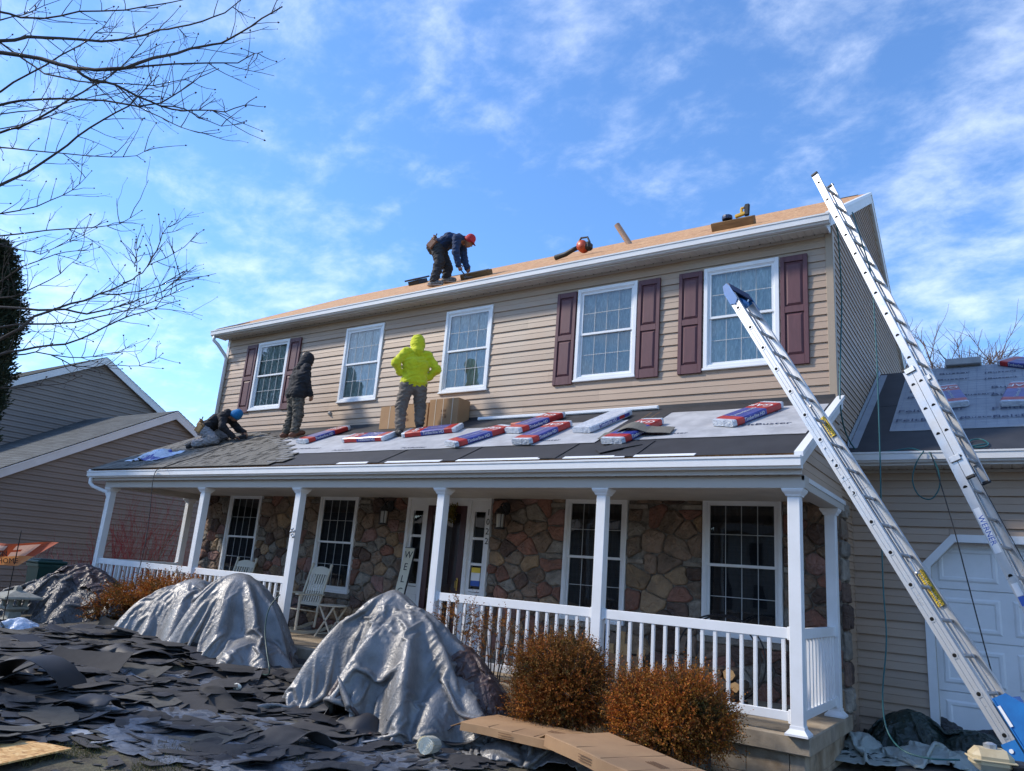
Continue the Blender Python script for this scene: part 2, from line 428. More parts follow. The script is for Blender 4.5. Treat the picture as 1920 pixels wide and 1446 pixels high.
m_felt_g = M('grey_felt', (0.33, 0.345, 0.37), .6, col2=(0.27, 0.285, 0.31), nscale=3, bump=.3, bscale=8, bdist=.006)
m_feltink = M('felt_ink', (0.035, 0.045, 0.09), .6)
m_feltline = M('felt_grid_ink', (0.20, 0.23, 0.30), .6)
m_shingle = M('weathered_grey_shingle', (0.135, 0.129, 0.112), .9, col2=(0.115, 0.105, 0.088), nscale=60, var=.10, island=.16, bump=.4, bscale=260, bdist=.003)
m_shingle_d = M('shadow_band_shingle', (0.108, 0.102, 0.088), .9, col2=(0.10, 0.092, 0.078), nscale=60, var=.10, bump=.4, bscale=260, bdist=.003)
m_shingle_n = M('slate_shingle', (0.085, 0.092, 0.092), .9, col2=(0.06, 0.066, 0.068), nscale=9, stretch=(1, .6, .6), island=.25, bump=.5, bscale=200, bdist=.003)
m_old = M('torn_shingle', (0.030, 0.028, 0.028), .85, col2=(0.046, 0.042, 0.040), nscale=7, var=.35, bump=.6, bscale=180, bdist=.003)
m_old_b = M('torn_shingle_back', (0.030, 0.028, 0.030), .6, col2=(0.021, 0.020, 0.022), nscale=5, var=.3, bump=.2, bscale=60, bdist=.003)
m_old_g = M('torn_shingle_granules', (0.085, 0.08, 0.068), .9, col2=(0.05, 0.047, 0.042), nscale=9, var=.3, bump=.6, bscale=180, bdist=.003)
m_stone = M('field_stone', (0.288, 0.198, 0.142), .85, col2=(0.162, 0.118, 0.084), nscale=7, var=.25, bump=1.0, bscale=22, bdist=.035, col3=(.25, .20, .15), c3scale=3)
STONES = [m_stone,
          M('red_stone', (0.324, 0.150, 0.106), .85, col2=(0.204, 0.114, 0.084), nscale=7, var=.25, bump=1.0, bscale=22, bdist=.035),
          M('ochre_stone', (0.384, 0.258, 0.150), .85, col2=(0.240, 0.168, 0.108), nscale=6, var=.25, bump=1.0, bscale=22, bdist=.035),
          M('grey_stone', (0.312, 0.276, 0.228), .85, col2=(0.180, 0.156, 0.132), nscale=7, var=.25, bump=1.0, bscale=22, bdist=.035),
          M('umber_stone', (0.144, 0.090, 0.066), .85, col2=(0.090, 0.060, 0.050), nscale=7, var=.3, bump=1.0, bscale=22, bdist=.035),
          M('rose_stone', (0.300, 0.168, 0.144), .85, col2=(0.192, 0.120, 0.102), nscale=5, var=.2, bump=1.0, bscale=22, bdist=.035)]
m_mortar = M('mortar', (0.30, 0.265, 0.22), .95, col2=(0.13, 0.11, 0.09), nscale=14, bump=.6, bscale=70, bdist=.01)
m_concrete = M('concrete', (0.42, 0.345, 0.255), .9, col2=(0.27, 0.215, 0.15), nscale=3, bump=.5, bscale=50, bdist=.006, col3=(.12, .10, .08), c3scale=1.8, c3lo=.52, c3hi=.75)
m_block = M('stained_block', (0.46, 0.37, 0.27), .9, col2=(0.25, 0.175, 0.105), nscale=3.5, bump=.5, bscale=40, bdist=.006, col3=(.10, .085, .07), c3scale=2.3, c3lo=.52, c3hi=.7)
m_door = M('maroon_door', (0.06, 0.018, 0.020), .35, col2=(0.045, 0.014, 0.016), nscale=3)
m_brass = M('brass', (0.42, 0.27, 0.08), .3, 1.0)
m_iron = M('black_iron', (0.018, 0.018, 0.02), .45)
m_lampglass = M('lamp_glass', (0.45, 0.45, 0.43), .15)
m_alu = M('aluminium', (0.56, 0.565, 0.57), .36, .55, col2=(0.43, 0.435, 0.44), nscale=5, nlo=.4, nhi=.7, rvar=.1, bump=.12, bscale=120, bdist=.001, bstretch=(1, 1, 1))
m_alu_dull = M('dull_aluminium', (0.40, 0.40, 0.405), .5, .6, col2=(0.32, 0.32, 0.325), nscale=30, bump=.3, bscale=90)
m_galv = M('galvanised', (0.55, 0.56, 0.57), .4, .8, col2=(0.45, 0.46, 0.47), nscale=20)
m_hole = M('hole_shadow_black', (0.012, 0.012, 0.012), .9)
m_yellow = M('sticker_yellow', (0.72, 0.50, 0.03), .5)
m_ink = M('black_ink', (0.012, 0.012, 0.012), .6)
m_blueink = M('blue_ink', (0.03, 0.10, 0.42), .5)
m_hoistblue = M('hoist_blue', (0.012, 0.17, 0.47), .45, col2=(0.01, 0.12, 0.36), nscale=5, bump=.05, bscale=20)
m_hoistdark = M('hoist_dark_blue', (0.012, 0.03, 0.09), .5)
m_cream = M('cream_plastic', (0.52, 0.42, 0.25), .55, col2=(0.36, 0.25, 0.12), nscale=6, nlo=.5, nhi=.75)
m_rubber = M('black_rubber', (0.015, 0.015, 0.016), .6)
m_hose = M('teal_hose', (0.010, 0.095, 0.105), .4)
m_cord = M('black_cord', (0.02, 0.02, 0.022), .6)
m_tarp = M('silver_tarp', (0.235, 0.232, 0.23), .45, .22, col2=(0.13, 0.127, 0.124), nscale=3.0, nlo=.35, nhi=.7, bump=.24, bscale=14, bdist=.014, bkind='crinkle', rvar=.10)
m_tarp_b = M('brown_tarp_back', (0.085, 0.052, 0.045), .45, col2=(0.055, 0.034, 0.03), nscale=4, bump=.5, bscale=9, bdist=.02, bkind='crinkle')
m_tarp_g = M('grey_tarp', (0.085, 0.082, 0.082), .45, .3, col2=(0.06, 0.058, 0.06), nscale=4, bump=.6, bscale=10, bdist=.02, bkind='crinkle')
m_sheet = M('blue_grey_sheet', (0.135, 0.15, 0.18), .5, .0, col2=(0.085, 0.095, 0.115), nscale=4, bump=.7, bscale=5, bdist=.03, bkind='crinkle', col3=(.06, .06, .065), c3scale=2.2, c3lo=.52, c3hi=.7)
m_tarp_green = M('dark_green_tarp', (0.016, 0.034, 0.028), .38, col2=(0.010, 0.020, 0.018), nscale=3, bump=.6, bscale=7, bdist=.02, bkind='crinkle')
m_tarp_black = M('black_plastic', (0.016, 0.016, 0.018), .35, col2=(0.03, 0.03, 0.032), nscale=3, bump=.7, bscale=8, bdist=.02, bkind='crinkle')
m_clear = M('milky_plastic', (0.60, 0.66, 0.62), .3, col2=(0.48, 0.54, 0.52), nscale=4, bump=.6, bscale=8, bdist=.02, bkind='crinkle', trans=.35)
m_card = M('cardboard', (0.40, 0.235, 0.115), .85, col2=(0.34, 0.195, 0.095), nscale=3, bump=.15, bscale=12, bdist=.004, var=.06)
m_card_d = M('cardboard_crease', (0.25, 0.14, 0.065), .9)
m_card_p = M('cardboard_print', (0.20, 0.105, 0.05), .9)
m_strap = M('pale_edge', (0.62, 0.52, 0.40), .7)
m_pk_blue = M('package_blue', (0.025, 0.035, 0.20), .32, col2=(0.05, 0.07, 0.30), nscale=9, bump=.4, bscale=14, bdist=.005)
m_pk_red = M('package_red', (0.46, 0.028, 0.022), .32, col2=(0.34, 0.02, 0.02), nscale=9, bump=.4, bscale=14, bdist=.005)
m_pk_white = M('package_white', (0.62, 0.66, 0.72), .25, col2=(0.45, 0.50, 0.58), nscale=12, bump=.7, bscale=16, bdist=.01, bkind='crinkle')
m_wood = M('old_timber', (0.25, 0.145, 0.06), .85, col2=(0.15, 0.085, 0.035), nscale=6, stretch=(.5, 5, 5), bump=.5, bscale=20, bstretch=(.6, 8, 8))
m_bark = M('grey_bark', (0.075, 0.062, 0.055), .9, col2=(0.045, 0.037, 0.033), nscale=20)
m_bark_far = M('brown_bark', (0.095, 0.065, 0.06), .9)
m_bud = M('reddish_bud', (0.06, 0.03, 0.028), .8)
m_redtwig = M('red_twig', (0.24, 0.035, 0.04), .7, island=.3)
def leafmat(name, a, b_, c, s=2.2, lo=.4, hi=.62, isl=.35, hue=.02):
    return M(name, a, .7, col2=b_, nscale=s, nlo=lo, nhi=hi, col3=c, c3scale=s*2.1, c3lo=.5, c3hi=.68, island=isl, hue_island=hue, trans=.18, spec=.2)
m_rust = leafmat('rust_leaves', (0.31, 0.108, 0.02), (0.18, 0.080, 0.02), (0.07, 0.062, 0.018), 2.4)
m_rust2 = leafmat('orange_leaves', (0.42, 0.140, 0.022), (0.25, 0.095, 0.02), (0.08, 0.07, 0.02), 2.4)
m_everg = leafmat('evergreen_needles', (0.022, 0.034, 0.020), (0.034, 0.046, 0.024), (0.050, 0.048, 0.024), 2.6)
m_grass = leafmat('winter_grass', (0.085, 0.085, 0.03), (0.14, 0.115, 0.055), (0.05, 0.06, 0.02), 1.5)
m_soil = M('bare_soil', (0.075, 0.058, 0.042), .95, col2=(0.11, 0.10, 0.055), nscale=1.3, bump=.8, bscale=22, bdist=.03, col3=(.045, .036, .028), c3scale=5)
m_drive = M('asphalt_drive', (0.05, 0.05, 0.052), .9, col2=(0.065, 0.063, 0.06), nscale=9, bump=.5, bscale=150, bdist=.004)
m_binGreen = M('dark_green_plastic', (0.006, 0.045, 0.035), .45)
m_stoneware = M('lantern_stone', (0.30, 0.30, 0.26), .9, col2=(.22, .22, .19), nscale=20)
m_chair = M('cream_paint', (0.62, 0.58, 0.47), .5)
m_sign = M('sage_board', (0.72, 0.70, 0.57), .7, col2=(.65, .63, .51), nscale=4)
m_flag = M('faded_flag', (0.80, 0.46, 0.34), .8, col2=(0.66, 0.45, 0.36), nscale=5, trans=.3)
m_flag_r = M('flag_rust', (0.42, 0.085, 0.035), .8, trans=.25)
m_flag_o = M('flag_orange', (0.66, 0.28, 0.10), .8, trans=.3)
m_log = M('split_log', (0.50, 0.33, 0.16), .85, col2=(0.36, 0.22, 0.10), nscale=8, stretch=(4, 1, 4))
m_logbark = M('log_bark', (0.10, 0.07, 0.05), .95, col2=(0.06, 0.045, 0.035), nscale=16, bump=.8, bscale=30)
m_paper = M('white_roll', (0.85, 0.82, 0.70), .7, col2=(.75, .72, .6), nscale=8, bump=.5, bscale=18)
# clothes and skin
m_skin = M('tan_skin', (0.30, 0.145, 0.085), .55, col2=(0.26, 0.12, 0.07), nscale=20)
m_hiviz = M('lime_hoodie', (0.66, 0.66, 0.006), .85, col2=(0.54, 0.56, 0.006), nscale=9, bump=.9, bscale=9, bdist=.03, sheen=.2)
m_blackhood = M('black_hoodie', (0.012, 0.012, 0.015), .85, col2=(0.018, 0.018, 0.022), nscale=8, bump=.8, bscale=9, bdist=.03)
m_navy = M('navy_hoodie', (0.014, 0.035, 0.095), .85, col2=(0.010, 0.026, 0.07), nscale=8, bump=.8, bscale=9, bdist=.03)
m_greysleeve = M('charcoal_sleeve', (0.035, 0.036, 0.038), .85, bump=.8, bscale=9, bdist=.03)
m_khaki = M('grey_brown_trousers', (0.175, 0.145, 0.118), .85, col2=(0.12, 0.10, 0.082), nscale=6, bump=.9, bscale=9, bdist=.03)
m_camo = M('faded_camo_trousers', (0.135, 0.115, 0.088), .85, col2=(0.060, 0.056, 0.046), nscale=11, nlo=.45, nhi=.55, bump=.9, bscale=9, bdist=.03, col3=(.035, .033, .03), c3scale=15, c3lo=.56, c3hi=.62)
m_greytrous = M('pale_grey_trousers', (0.30, 0.285, 0.29), .85, col2=(0.22, 0.21, 0.215), nscale=7, bump=.8, bscale=9, bdist=.03)
m_darktrous = M('black_jeans', (0.022, 0.021, 0.024), .85, col2=(0.034, 0.032, 0.034), nscale=7, bump=.8, bscale=9, bdist=.03)
m_boot = M('tan_boot', (0.17, 0.058, 0.025), .6, col2=(0.11, 0.038, 0.018), nscale=9)
m_bootblk = M('black_boot', (0.018, 0.018, 0.019), .6)
m_sneak = M('grey_sneaker', (0.11, 0.10, 0.095), .7, col2=(.25, .24, .22), nscale=25, nlo=.5, nhi=.6)
m_sole = M('pale_sole', (0.42, 0.33, 0.28), .8)
m_beanie = M('blue_beanie', (0.012, 0.17, 0.40), .85, bump=.6, bscale=60, bdist=.01)
m_redcap = M('red_cap', (0.42, 0.014, 0.022), .7)
m_glove = M('rust_glove', (0.24, 0.05, 0.02), .7, col2=(0.05, 0.02, 0.015), nscale=14, nlo=.5, nhi=.6)
m_leather = M('brown_leather', (0.20, 0.075, 0.032), .6, col2=(0.11, 0.04, 0.02), nscale=9, bump=.4, bscale=30)
m_leather_y = M('tan_leather', (0.33, 0.19, 0.06), .6, col2=(0.20, 0.10, 0.03), nscale=9)
m_orange = M('orange_plastic', (0.55, 0.075, 0.018), .4, col2=(.35, .05, .015), nscale=14)
m_green = M('green_canister', (0.008, 0.06, 0.04), .4)
m_dwyellow = M('tool_yellow', (0.62, 0.36, 0.03), .45)
m_pipe = M('pvc_pipe', (0.42, 0.27, 0.18), .5, col2=(.36, .22, .14), nscale=6)

# ------------------------------------------------------------------ ground
def ground_mesh():
    xs = sorted(set([-300, -150, -80, -50, -30] + list(np.arange(-20, 30.01, .5)) + [40, 60, 100, 200, 300]))
    ys = sorted(set([-300, -150, -60, -30] + list(np.arange(-20, 20.01, .5)) + [30, 60, 120, 300]))
    mb = MB(); mb.grid([[(x, y, gz(x, y) + .015*mnoise.noise((x*.7, y*.7, 0))) for y in ys] for x in xs][::-1])
    return mb
ground = part('ground', ground_mesh(), m_soil, kind='structure', smooth_=True)

# ------------------------------------------------------------------ the house
XL, XR, ZPR, ZS, ZG, DEP, ZR = 0.0, 12.932, 3.709, 5.965, 6.084, 6.97, 8.322
GXL, GXR, UG = -0.236, 12.991, -0.389
US = (ZR - ZG) / (DEP/2 + 0.389)                 # slope of the main roof
def uroof(y): return ZR - US*abs(y - DEP/2)
house = thing('house', 'two storey tan sided house with stone porch front and garage, roof stripped to bare boards', 'house', (6.5, 0, -0.47))
def HP(name, mb, mats, **k): return part(name, mb, mats, house, **k)

WT, WH = 5.736, 1.518
WINS2 = [(1.141, 1.031), (3.875, 1.031), (6.436, 1.031), (9.142, 1.031), (11.218, 1.048)]
W1T, W1B = 2.424, 0.70
WINS1 = [(1.072, 2.097), (3.827, 4.829), (9.146, 10.152), (11.246, 12.264)]
DOOR = (6.033, 7.796)

def board(mb, ends, n, z0, h, za=None, zb=None, out=.027, mi=0):
    """one lap siding board: butt edge proud at the bottom, faint middle step"""
    lv = [(z0, out), (z0+.49*h, out*.62), (z0+.51*h, out*.80), (z0+h, out*.25)]
    za = z0 if za is None else za; zb = z0+h if zb is None else zb
    def o_at(z):
        for (a, oa), (b, ob) in zip(lv[:-1], lv[1:]):
            if a <= z <= b: return oa + (ob-oa)*(z-a)/(b-a)
        return lv[-1][1]
    L = [(za, 0.0), (za, o_at(za))] + [(z, o) for z, o in lv if za < z < zb] + [(zb, o_at(zb))]
    n = Vector(n); P = []
    for z, o in L:
        A, B = ends(z)
        P.append([Vector((A[0], A[1], z)) + n*o, Vector((B[0], B[1], z)) + n*o])
    # caps
    mb.grid(P, mi)
    mb.add([p[0] for p in P] + [Vector((*ends(za)[0], za)), Vector((*ends(zb)[0], zb))], [tuple(range(len(P))) + (len(P)+1,)], mi)
    mb.add([p[1] for p in P] + [Vector((*ends(zb)[1], zb))], [tuple(range(len(P)+1))[::-1]], mi)
    return mb

# front upper siding, every board and every length of board on its own
PITCH = .1897
def front_siding():
    z = ZPR - .02; row = 0
    while z < ZS:
        zt = min(z+PITCH, ZS+.01)
        cuts = [.055, XR-.055]
        joints = [((row*1.37+.9) % 3.66) + k*3.66 for k in range(-1, 5)]
        segs = [(.06, XR-.06)]
        full = []; fills = []
        for (x, w) in WINS2:
            a, b, lo, hi = x+.03, x+w-.03, WT-WH+.03, WT-.03
            if zt > lo and z < hi:
                segs = [s for (p, q) in segs for s in ((p, min(q, a)), (max(p, b), q)) if s[1]-s[0] > .01]
                if z < lo: fills.append((a, b, z, lo))
                if zt > hi: fills.append((a, b, hi, zt))
        out = []
        for (p, q) in segs:
            js = sorted(j for j in joints if p+.25 < j < q-.25)
            pts = [p] + js + [q]
            out += list(zip(pts[:-1], pts[1:]))
        for (p, q) in out:
            mb = MB(); board(mb, lambda zz: ((p, 0), (q-.0015, 0)), (0, -1, 0), z, PITCH, z, zt)
            HP('siding_board', mb, m_siding)
        for (p, q, a, b) in fills:
            mb = MB(); board(mb, lambda zz: ((p, 0), (q, 0)), (0, -1, 0), z, PITCH, a, b)
            HP('siding_board', mb, m_siding)
        z += PITCH; row += 1
front_siding()
# corner posts of the upper storey
mb = MB(); mb.box(XR-.065, XR+.03, -.03, .065, 3.0, ZS, bev=.004); HP('corner_post', mb, m_corner)
mb = MB(); mb.box(XL-.03, XL+.06, -.03, .06, 3.0, ZS, bev=.004); HP('corner_post', mb, m_whiteold)
# frieze strip under the soffit
mb = MB(); mb.box(.06, XR-.07, -.032, -.012, ZS-.035, ZS+.004, bev=.003); HP('frieze_strip', mb, m_trimdark)
# back and left walls (never lap sided in view): plain sheathing so that the house is closed
mb = MB(); mb.quad((XL, 0.1, -.4), (XL, DEP, -.4), (XL, DEP, ZS), (XL, .1, ZS)); mb.quad((XL, DEP, -.4), (XR, DEP, -.4), (XR, DEP, ZS), (XL, DEP, ZS))
mb.add([(XL, 0.1, ZS), (XL, DEP, ZS), (XL, DEP/2, ZR-.06)], [(0, 1, 2)])
HP('wall', mb, m_siding)

# gable side (+x) and the strip of side wall below, board by board
def gable_end():
    z = -.27
    while z < ZR - .1:
        zt = z + PITCH/2
        def ends(zz):
            m = max(0.0, (zz - (ZS+.06))/US) if zz > ZS+.06 else 0.0
            a = 0.035 if m == 0 else max(.035, -.30 + (zz-uroof(-.30)+.03)/US)
            b = DEP - a
            if zz < 2.45: a = .36 if zz > .0 else .30
            if b < a: a = b = DEP/2
            return ((XR, a), (XR, b))
        if ends(z)[1][1] - ends(z)[0][1] > .05:
            mb = MB(); board(mb, ends, (1, 0, 0), z, PITCH/2, z, zt, out=.020); HP('siding_board', mb, m_siding)
        z = zt
gable_end()

# main roof: strand board sheets on rafters
def slope_box(mb, fz, x0, x1, y0, y1, l0, l1, s, mi=0):
    """box lying on a slope z=fz(y); l0,l1 heights above it (vertical)"""
    v = [(x, y, fz(y)+l) for l in (l0, l1) for y in (y0, y1) for x in (x0, x1)]
    return mb.add(v, [(0, 2, 3, 1), (4, 5, 7, 6), (0, 1, 5, 4), (2, 6, 7, 3), (0, 4, 6, 2), (1, 3, 7, 5)], mi)
row = 0; y = -.29
while y < DEP/2 - .01:
    y1 = min(y + 1.056, DEP/2)
    x = GXL + .03 - (1.22 if row % 2 else 0)
    while x < GXR - .02:
        a, b = max(x, GXL+.03), min(x+2.44, GXR-.015)
        if b - a > .05:
            mb = MB(); j = rng.normal(0, .0015)
            slope_box(mb, uroof, a+.002, b-.002, y+.002, y1-.002, -.018+j, -.002+j, US); HP('roof_sheet', mb, m_osb)
        x += 2.44
    y = y1; row += 1
mb = MB(); slope_box(mb, uroof, GXL+.03, GXR-.015, DEP/2, DEP+.30, -.03, -.004, US)
HP('back_roof', mb, m_black)
mb = MB()
slope_box(mb, uroof, 12.45, 12.78, DEP/2-.07, DEP/2, .0, .012, US); slope_box(mb, uroof, 2.1, 4.6, DEP/2-.10, DEP/2, .0, .012, US)
slope_box(mb, uroof, GXL+.04, .55, -.27, .05, .0, .012, US)
HP('felt_scrap', mb, m_black)
# rake boards, both slopes, right and left
for xs, nm in ((GXR-.055, 1), (GXL, 0)):
    for sgn in (0, 1):
        mb = MB()
        ya, yb = (-.30, DEP/2) if sgn == 0 else (DEP+.30, DEP/2)
        P = [(xs, ya, uroof(ya)-.21), (xs, yb, uroof(yb)-.21), (xs, yb, uroof(yb)-.02), (xs, ya, uroof(ya)-.02)]
        mb.prism(P if sgn == 0 else P[::-1], (.055, 0, 0)); HP('rake_board', mb, m_whiteold)
        mb = MB()
        P = [(xs-.004, ya, uroof(ya)-.045), (xs-.004, yb, uroof(yb)-.045), (xs-.004, yb, uroof(yb)+.006), (xs-.004, ya, uroof(ya)+.006)]
        mb.prism(P if sgn == 0 else P[::-1], (.068, 0, 0)); HP('drip_edge', mb, m_white)
mb = MB(); mb.box(GXR-.075, GXR-.056, -.30, .0, ZS-.01, ZS+.10); mb.box(GXL+.056, GXL+.075, -.30, .0, ZS-.01, ZS+.10)
HP('eave_return', mb, m_whiteold)

def gutter(x0, x1, yf, zt, back, mat, parent=house):
    """K style gutter running along x: front lip at yf, back at yf+back"""
    pr = [(0.0, 0.0), (.0, -.022), (.022, -.030), (.022, -.040), (.014, -.060), (.040, -.112), (.046, -.125), (back, -.125), (back, 0.012)]
    mb = MB(); n = len(pr)
    P = [[(x, yf+a, zt+b) for a, b in pr] for x in (x0, x1)]
    mb.grid(P)
    I = [(.010, -.004), (.012, -.10), (back-.004, -.10), (back-.004, .010)]
    mb.grid([[(x, yf+a, zt+b) for a, b in I] for x in (x1, x0)])
    mb.quad((x0, yf, zt), (x0, yf+.010, zt-.004), (x1, yf+.010, zt-.004), (x1, yf, zt))
    for x in (x0, x1): mb.add([(x, yf+a, zt+b) for a, b in pr], [tuple(range(n)) if x == x0 else tuple(range(n))[::-1]])
    return part('gutter', mb, mat, parent)
gutter(GXL, GXR, UG, ZG, .105, m_whiteold)
mb = MB(); mb.box(GXL+.01, GXR-.06, -.284, -.266, ZS-.025, ZS+.125); HP('fascia', mb, m_whiteold)
def soffit(x0, x1, y0, y1, z, name='soffit', pitch=.10):
    mb = MB(); n = int((x1-x0)/pitch); P = []
    for i in range(n+1):
        x = x0 + (x1-x0)*i/n
        for d, h in ((0, 0.0), (.012, .008), (.022, .008), (.034, 0.0)):
            if x+d < x1: P.append([(x+d, y0, z+h), (x+d, y1, z+h)])
    P.append([(x1, y0, z), (x1, y1, z)])
    mb.grid(P); o = HP(name, mb, m_soffit); return o
soffit(GXL+.06, GXR-.07, -.265, -.002, ZS+.002)
mb = MB(); mb.box(GXL+.06, GXR-.07, -.285, -.262, ZS-.022, ZS-.004); HP('soffit_channel', mb, m_trimdark)
# little vent holes along the wall edge of the soffit
mb = MB()
for i in range(88): mb.box(.12+i*.145, .132+i*.145, -.05, -.038, ZS-.006, ZS+.001)
o = HP('soffit_holes', mb, m_hole); o['kind'] = 'stuff'
# roof vents and pipe
q_ = hy(1183, 456, 1.9); mb = MB(); mb.tube([(q_.x, 1.9, uroof(1.9)-.05), (q_.x-.26, 1.80, uroof(1.9)+.40)], .055, 14); HP('vent_pipe', mb, m_pipe, smooth_=False)

# ---------------- windows of the upper storey
def ring(mb, x0, x1, z0, z1, w, y0, y1, mi=0, bev=.003, wb=None):
    wb = w if wb is None else wb
    mb.box(x0, x0+w, y0, y1, z0, z1, mi, bev); mb.box(x1-w, x1, y0, y1, z0, z1, mi, bev)
    mb.box(x0+w, x1-w, y0, y1, z1-w, z1, mi, bev); mb.box(x0+w, x1-w, y0, y1, z0, z0+wb, mi, bev)
def window(x0, x1, zb, zt, y, curt, glass, cols=4, rows=2, trim=.055, low_rows=2, muntin=.009, backing=True):
    mb = MB(); ring(mb, x0, x1, zb, zt, trim, y-.030, y+.05, wb=.05)
    ring(mb, x0+trim-.004, x1-trim+.004, zb+.045, zt-trim+.004, .018, y-.018, y+.06)
    mb.box(x0-.012, x1+.012, y-.045, y+.0, zb-.02, zb+.012, bev=.004)
    w = HP('window', mb, m_white)
    ix0, ix1, iz0, iz1 = x0+trim+.012, x1-trim-.012, zb+.062, zt-trim-.012
    zm = (iz0+iz1)/2
    for (a, b, yy, nr) in ((zm-.018, iz1, y+.004, rows), (iz0, zm+.018, y+.022, low_rows)):
        s = MB(); ring(s, ix0, ix1, a, b, .036, yy-.012, yy+.016); part('sash', s, m_white, w)
        g = MB(); g.quad((ix0+.03, yy+.002, a+.03), (ix1-.03, yy+.002, a+.03), (ix1-.03, yy+.002, b-.03), (ix0+.03, yy+.002, b-.03)); part('pane', g, glass, w)
        q = MB()
        for c in range(1, cols):
            xx = ix0+.036 + (ix1-ix0-.072)*c/cols; q.box(xx-muntin/2, xx+muntin/2, yy-.003, yy+.004, a+.034, b-.034)
        for r_ in range(1, nr):
            zz = a+.036 + (b-a-.072)*r_/nr; q.box(ix0+.034, ix1-.034, yy-.0027, yy+.0037, zz-muntin/2, zz+muntin/2)
        part('grille', q, m_grille, w)
    if curt is not None:
        c = MB(); n = 46; P = []
        for i in range(n+1):
            xx = ix0-.03 + (ix1-ix0+.06)*i/n; d = .062 + .014*math.sin(i*1.9) + .01*math.sin(i*.7+x0)
            P.append([(xx, y+d, iz0-.05), (xx, y+d, iz1+.05)])
        c.grid(P); part('curtain', c, curt, w, smooth_=True)
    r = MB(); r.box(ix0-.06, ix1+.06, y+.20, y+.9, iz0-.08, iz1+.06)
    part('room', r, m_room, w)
    for (a, b, c_, d) in ((ix0-.06, ix0-.05, zb, zt), (ix1+.05, ix1+.06, zb, zt)): pass
    return w
for (x, w) in WINS2: window(x, x+w, WT-WH, WT, -.014, m_curtain, m_glass)

def shutter(x0, x1, z0, z1, y=-.022):
    mb = MB(); sw = .055; d0, d1 = y-.034, y+.004
    zm = z0 + (z1-z0)*.50
    mb.box(x0, x0+sw, d0, d1, z0, z1, bev=.004); mb.box(x1-sw, x1, d0, d1, z0, z1, bev=.004)
    for a, b in ((z0, z0+.13), (zm-.045, zm+.045), (z1-.085, z1)): mb.box(x0+sw, x1-sw, d0+.002, d1, a, b, bev=.003)
    mb.box(x0+sw-.002, x1-sw+.002, d0+.022, d1, z0+.12, z1-.08)
    s = HP('shutter', mb, m_shutter)
    for a, b in ((z0+.13, zm-.045), (zm+.045, z1-.085)):
        p = MB(); xa, xb = x0+sw+.012, x1-sw-.012; a += .012; b -= .012; e = .03
        v = [(xa, d0+.021, a), (xb, d0+.021, a), (xb, d0+.021, b), (xa, d0+.021, b),
             (xa+e, d0+.005, a+e), (xb-e, d0+.005, a+e), (xb-e, d0+.005, b-e), (xa+e, d0+.005, b-e)]
        p.add(v, [(0, 1, 5, 4), (1, 2, 6, 5), (2, 3, 7, 6), (3, 0, 4, 7), (4, 5, 6, 7)])
        part('shutter_panel', p, m_shutter, s)
for k in (0, 3, 4):
    x, w = WINS2[k]
    shutter(x-.375, x-.022, WT-WH-.045, WT-.02); shutter(x+w+.022, x+w+.375, WT-WH-.045, WT-.02)
# outside tap plate under the second window
mb = MB(); mb.box(3.68, 3.73, -.05, -.01, 3.98, 4.05, bev=.006); mb.tube([(3.705, -.05, 4.01), (3.705, -.075, 4.0)], .012, 6); HP('wall_outlet', mb, m_trimdark)

# ---------------- stone front of the ground floor
HOLES = [(a, b, W1B, W1T) for a, b in WINS1] + [(DOOR[0], DOOR[1], -.05, W1T)]
ZC, ZTOP = 2.272, 2.46
def rects_minus(x0, x1, z0, z1, holes):
    xs = sorted({x0, x1, *[h[0] for h in holes], *[h[1] for h in holes]}); zs = sorted({z0, z1, *[max(z0, h[2]) for h in holes], *[min(z1, h[3]) for h in holes]})
    for a, b in zip(xs[:-1], xs[1:]):
        for c, d in zip(zs[:-1], zs[1:]):
            mx, mz = (a+b)/2, (c+d)/2
            if not any(h[0] < mx < h[1] and h[2] < mz < h[3] for h in holes): yield a, b, c, d
mb = MB()
for a, b, c, d in rects_minus(0, XR, -.1, ZTOP+.05, HOLES): mb.quad((a, 0, c), (b, 0, c), (b, 0, d), (a, 0, d))
mb.quad((XR, 0, -.3), (XR, .36, -.3), (XR, .36, ZTOP), (XR, 0, ZTOP))
HP('mortar_bed', mb, m_mortar)
def clip(poly, n, k):
    """keep n.p <= k"""
    out = []
    for i in range(len(poly)):
        p, q = poly[i], poly[(i+1) % len(poly)]
        dp, dq = n[0]*p[0]+n[1]*p[1]-k, n[0]*q[0]+n[1]*q[1]-k
        if dp <= 0: out.append(p)
        if (dp < 0) != (dq < 0) and abs(dp-dq) > 1e-12:
            t = dp/(dp-dq); out.append((p[0]+(q[0]-p[0])*t, p[1]+(q[1]-p[1])*t))
    return out
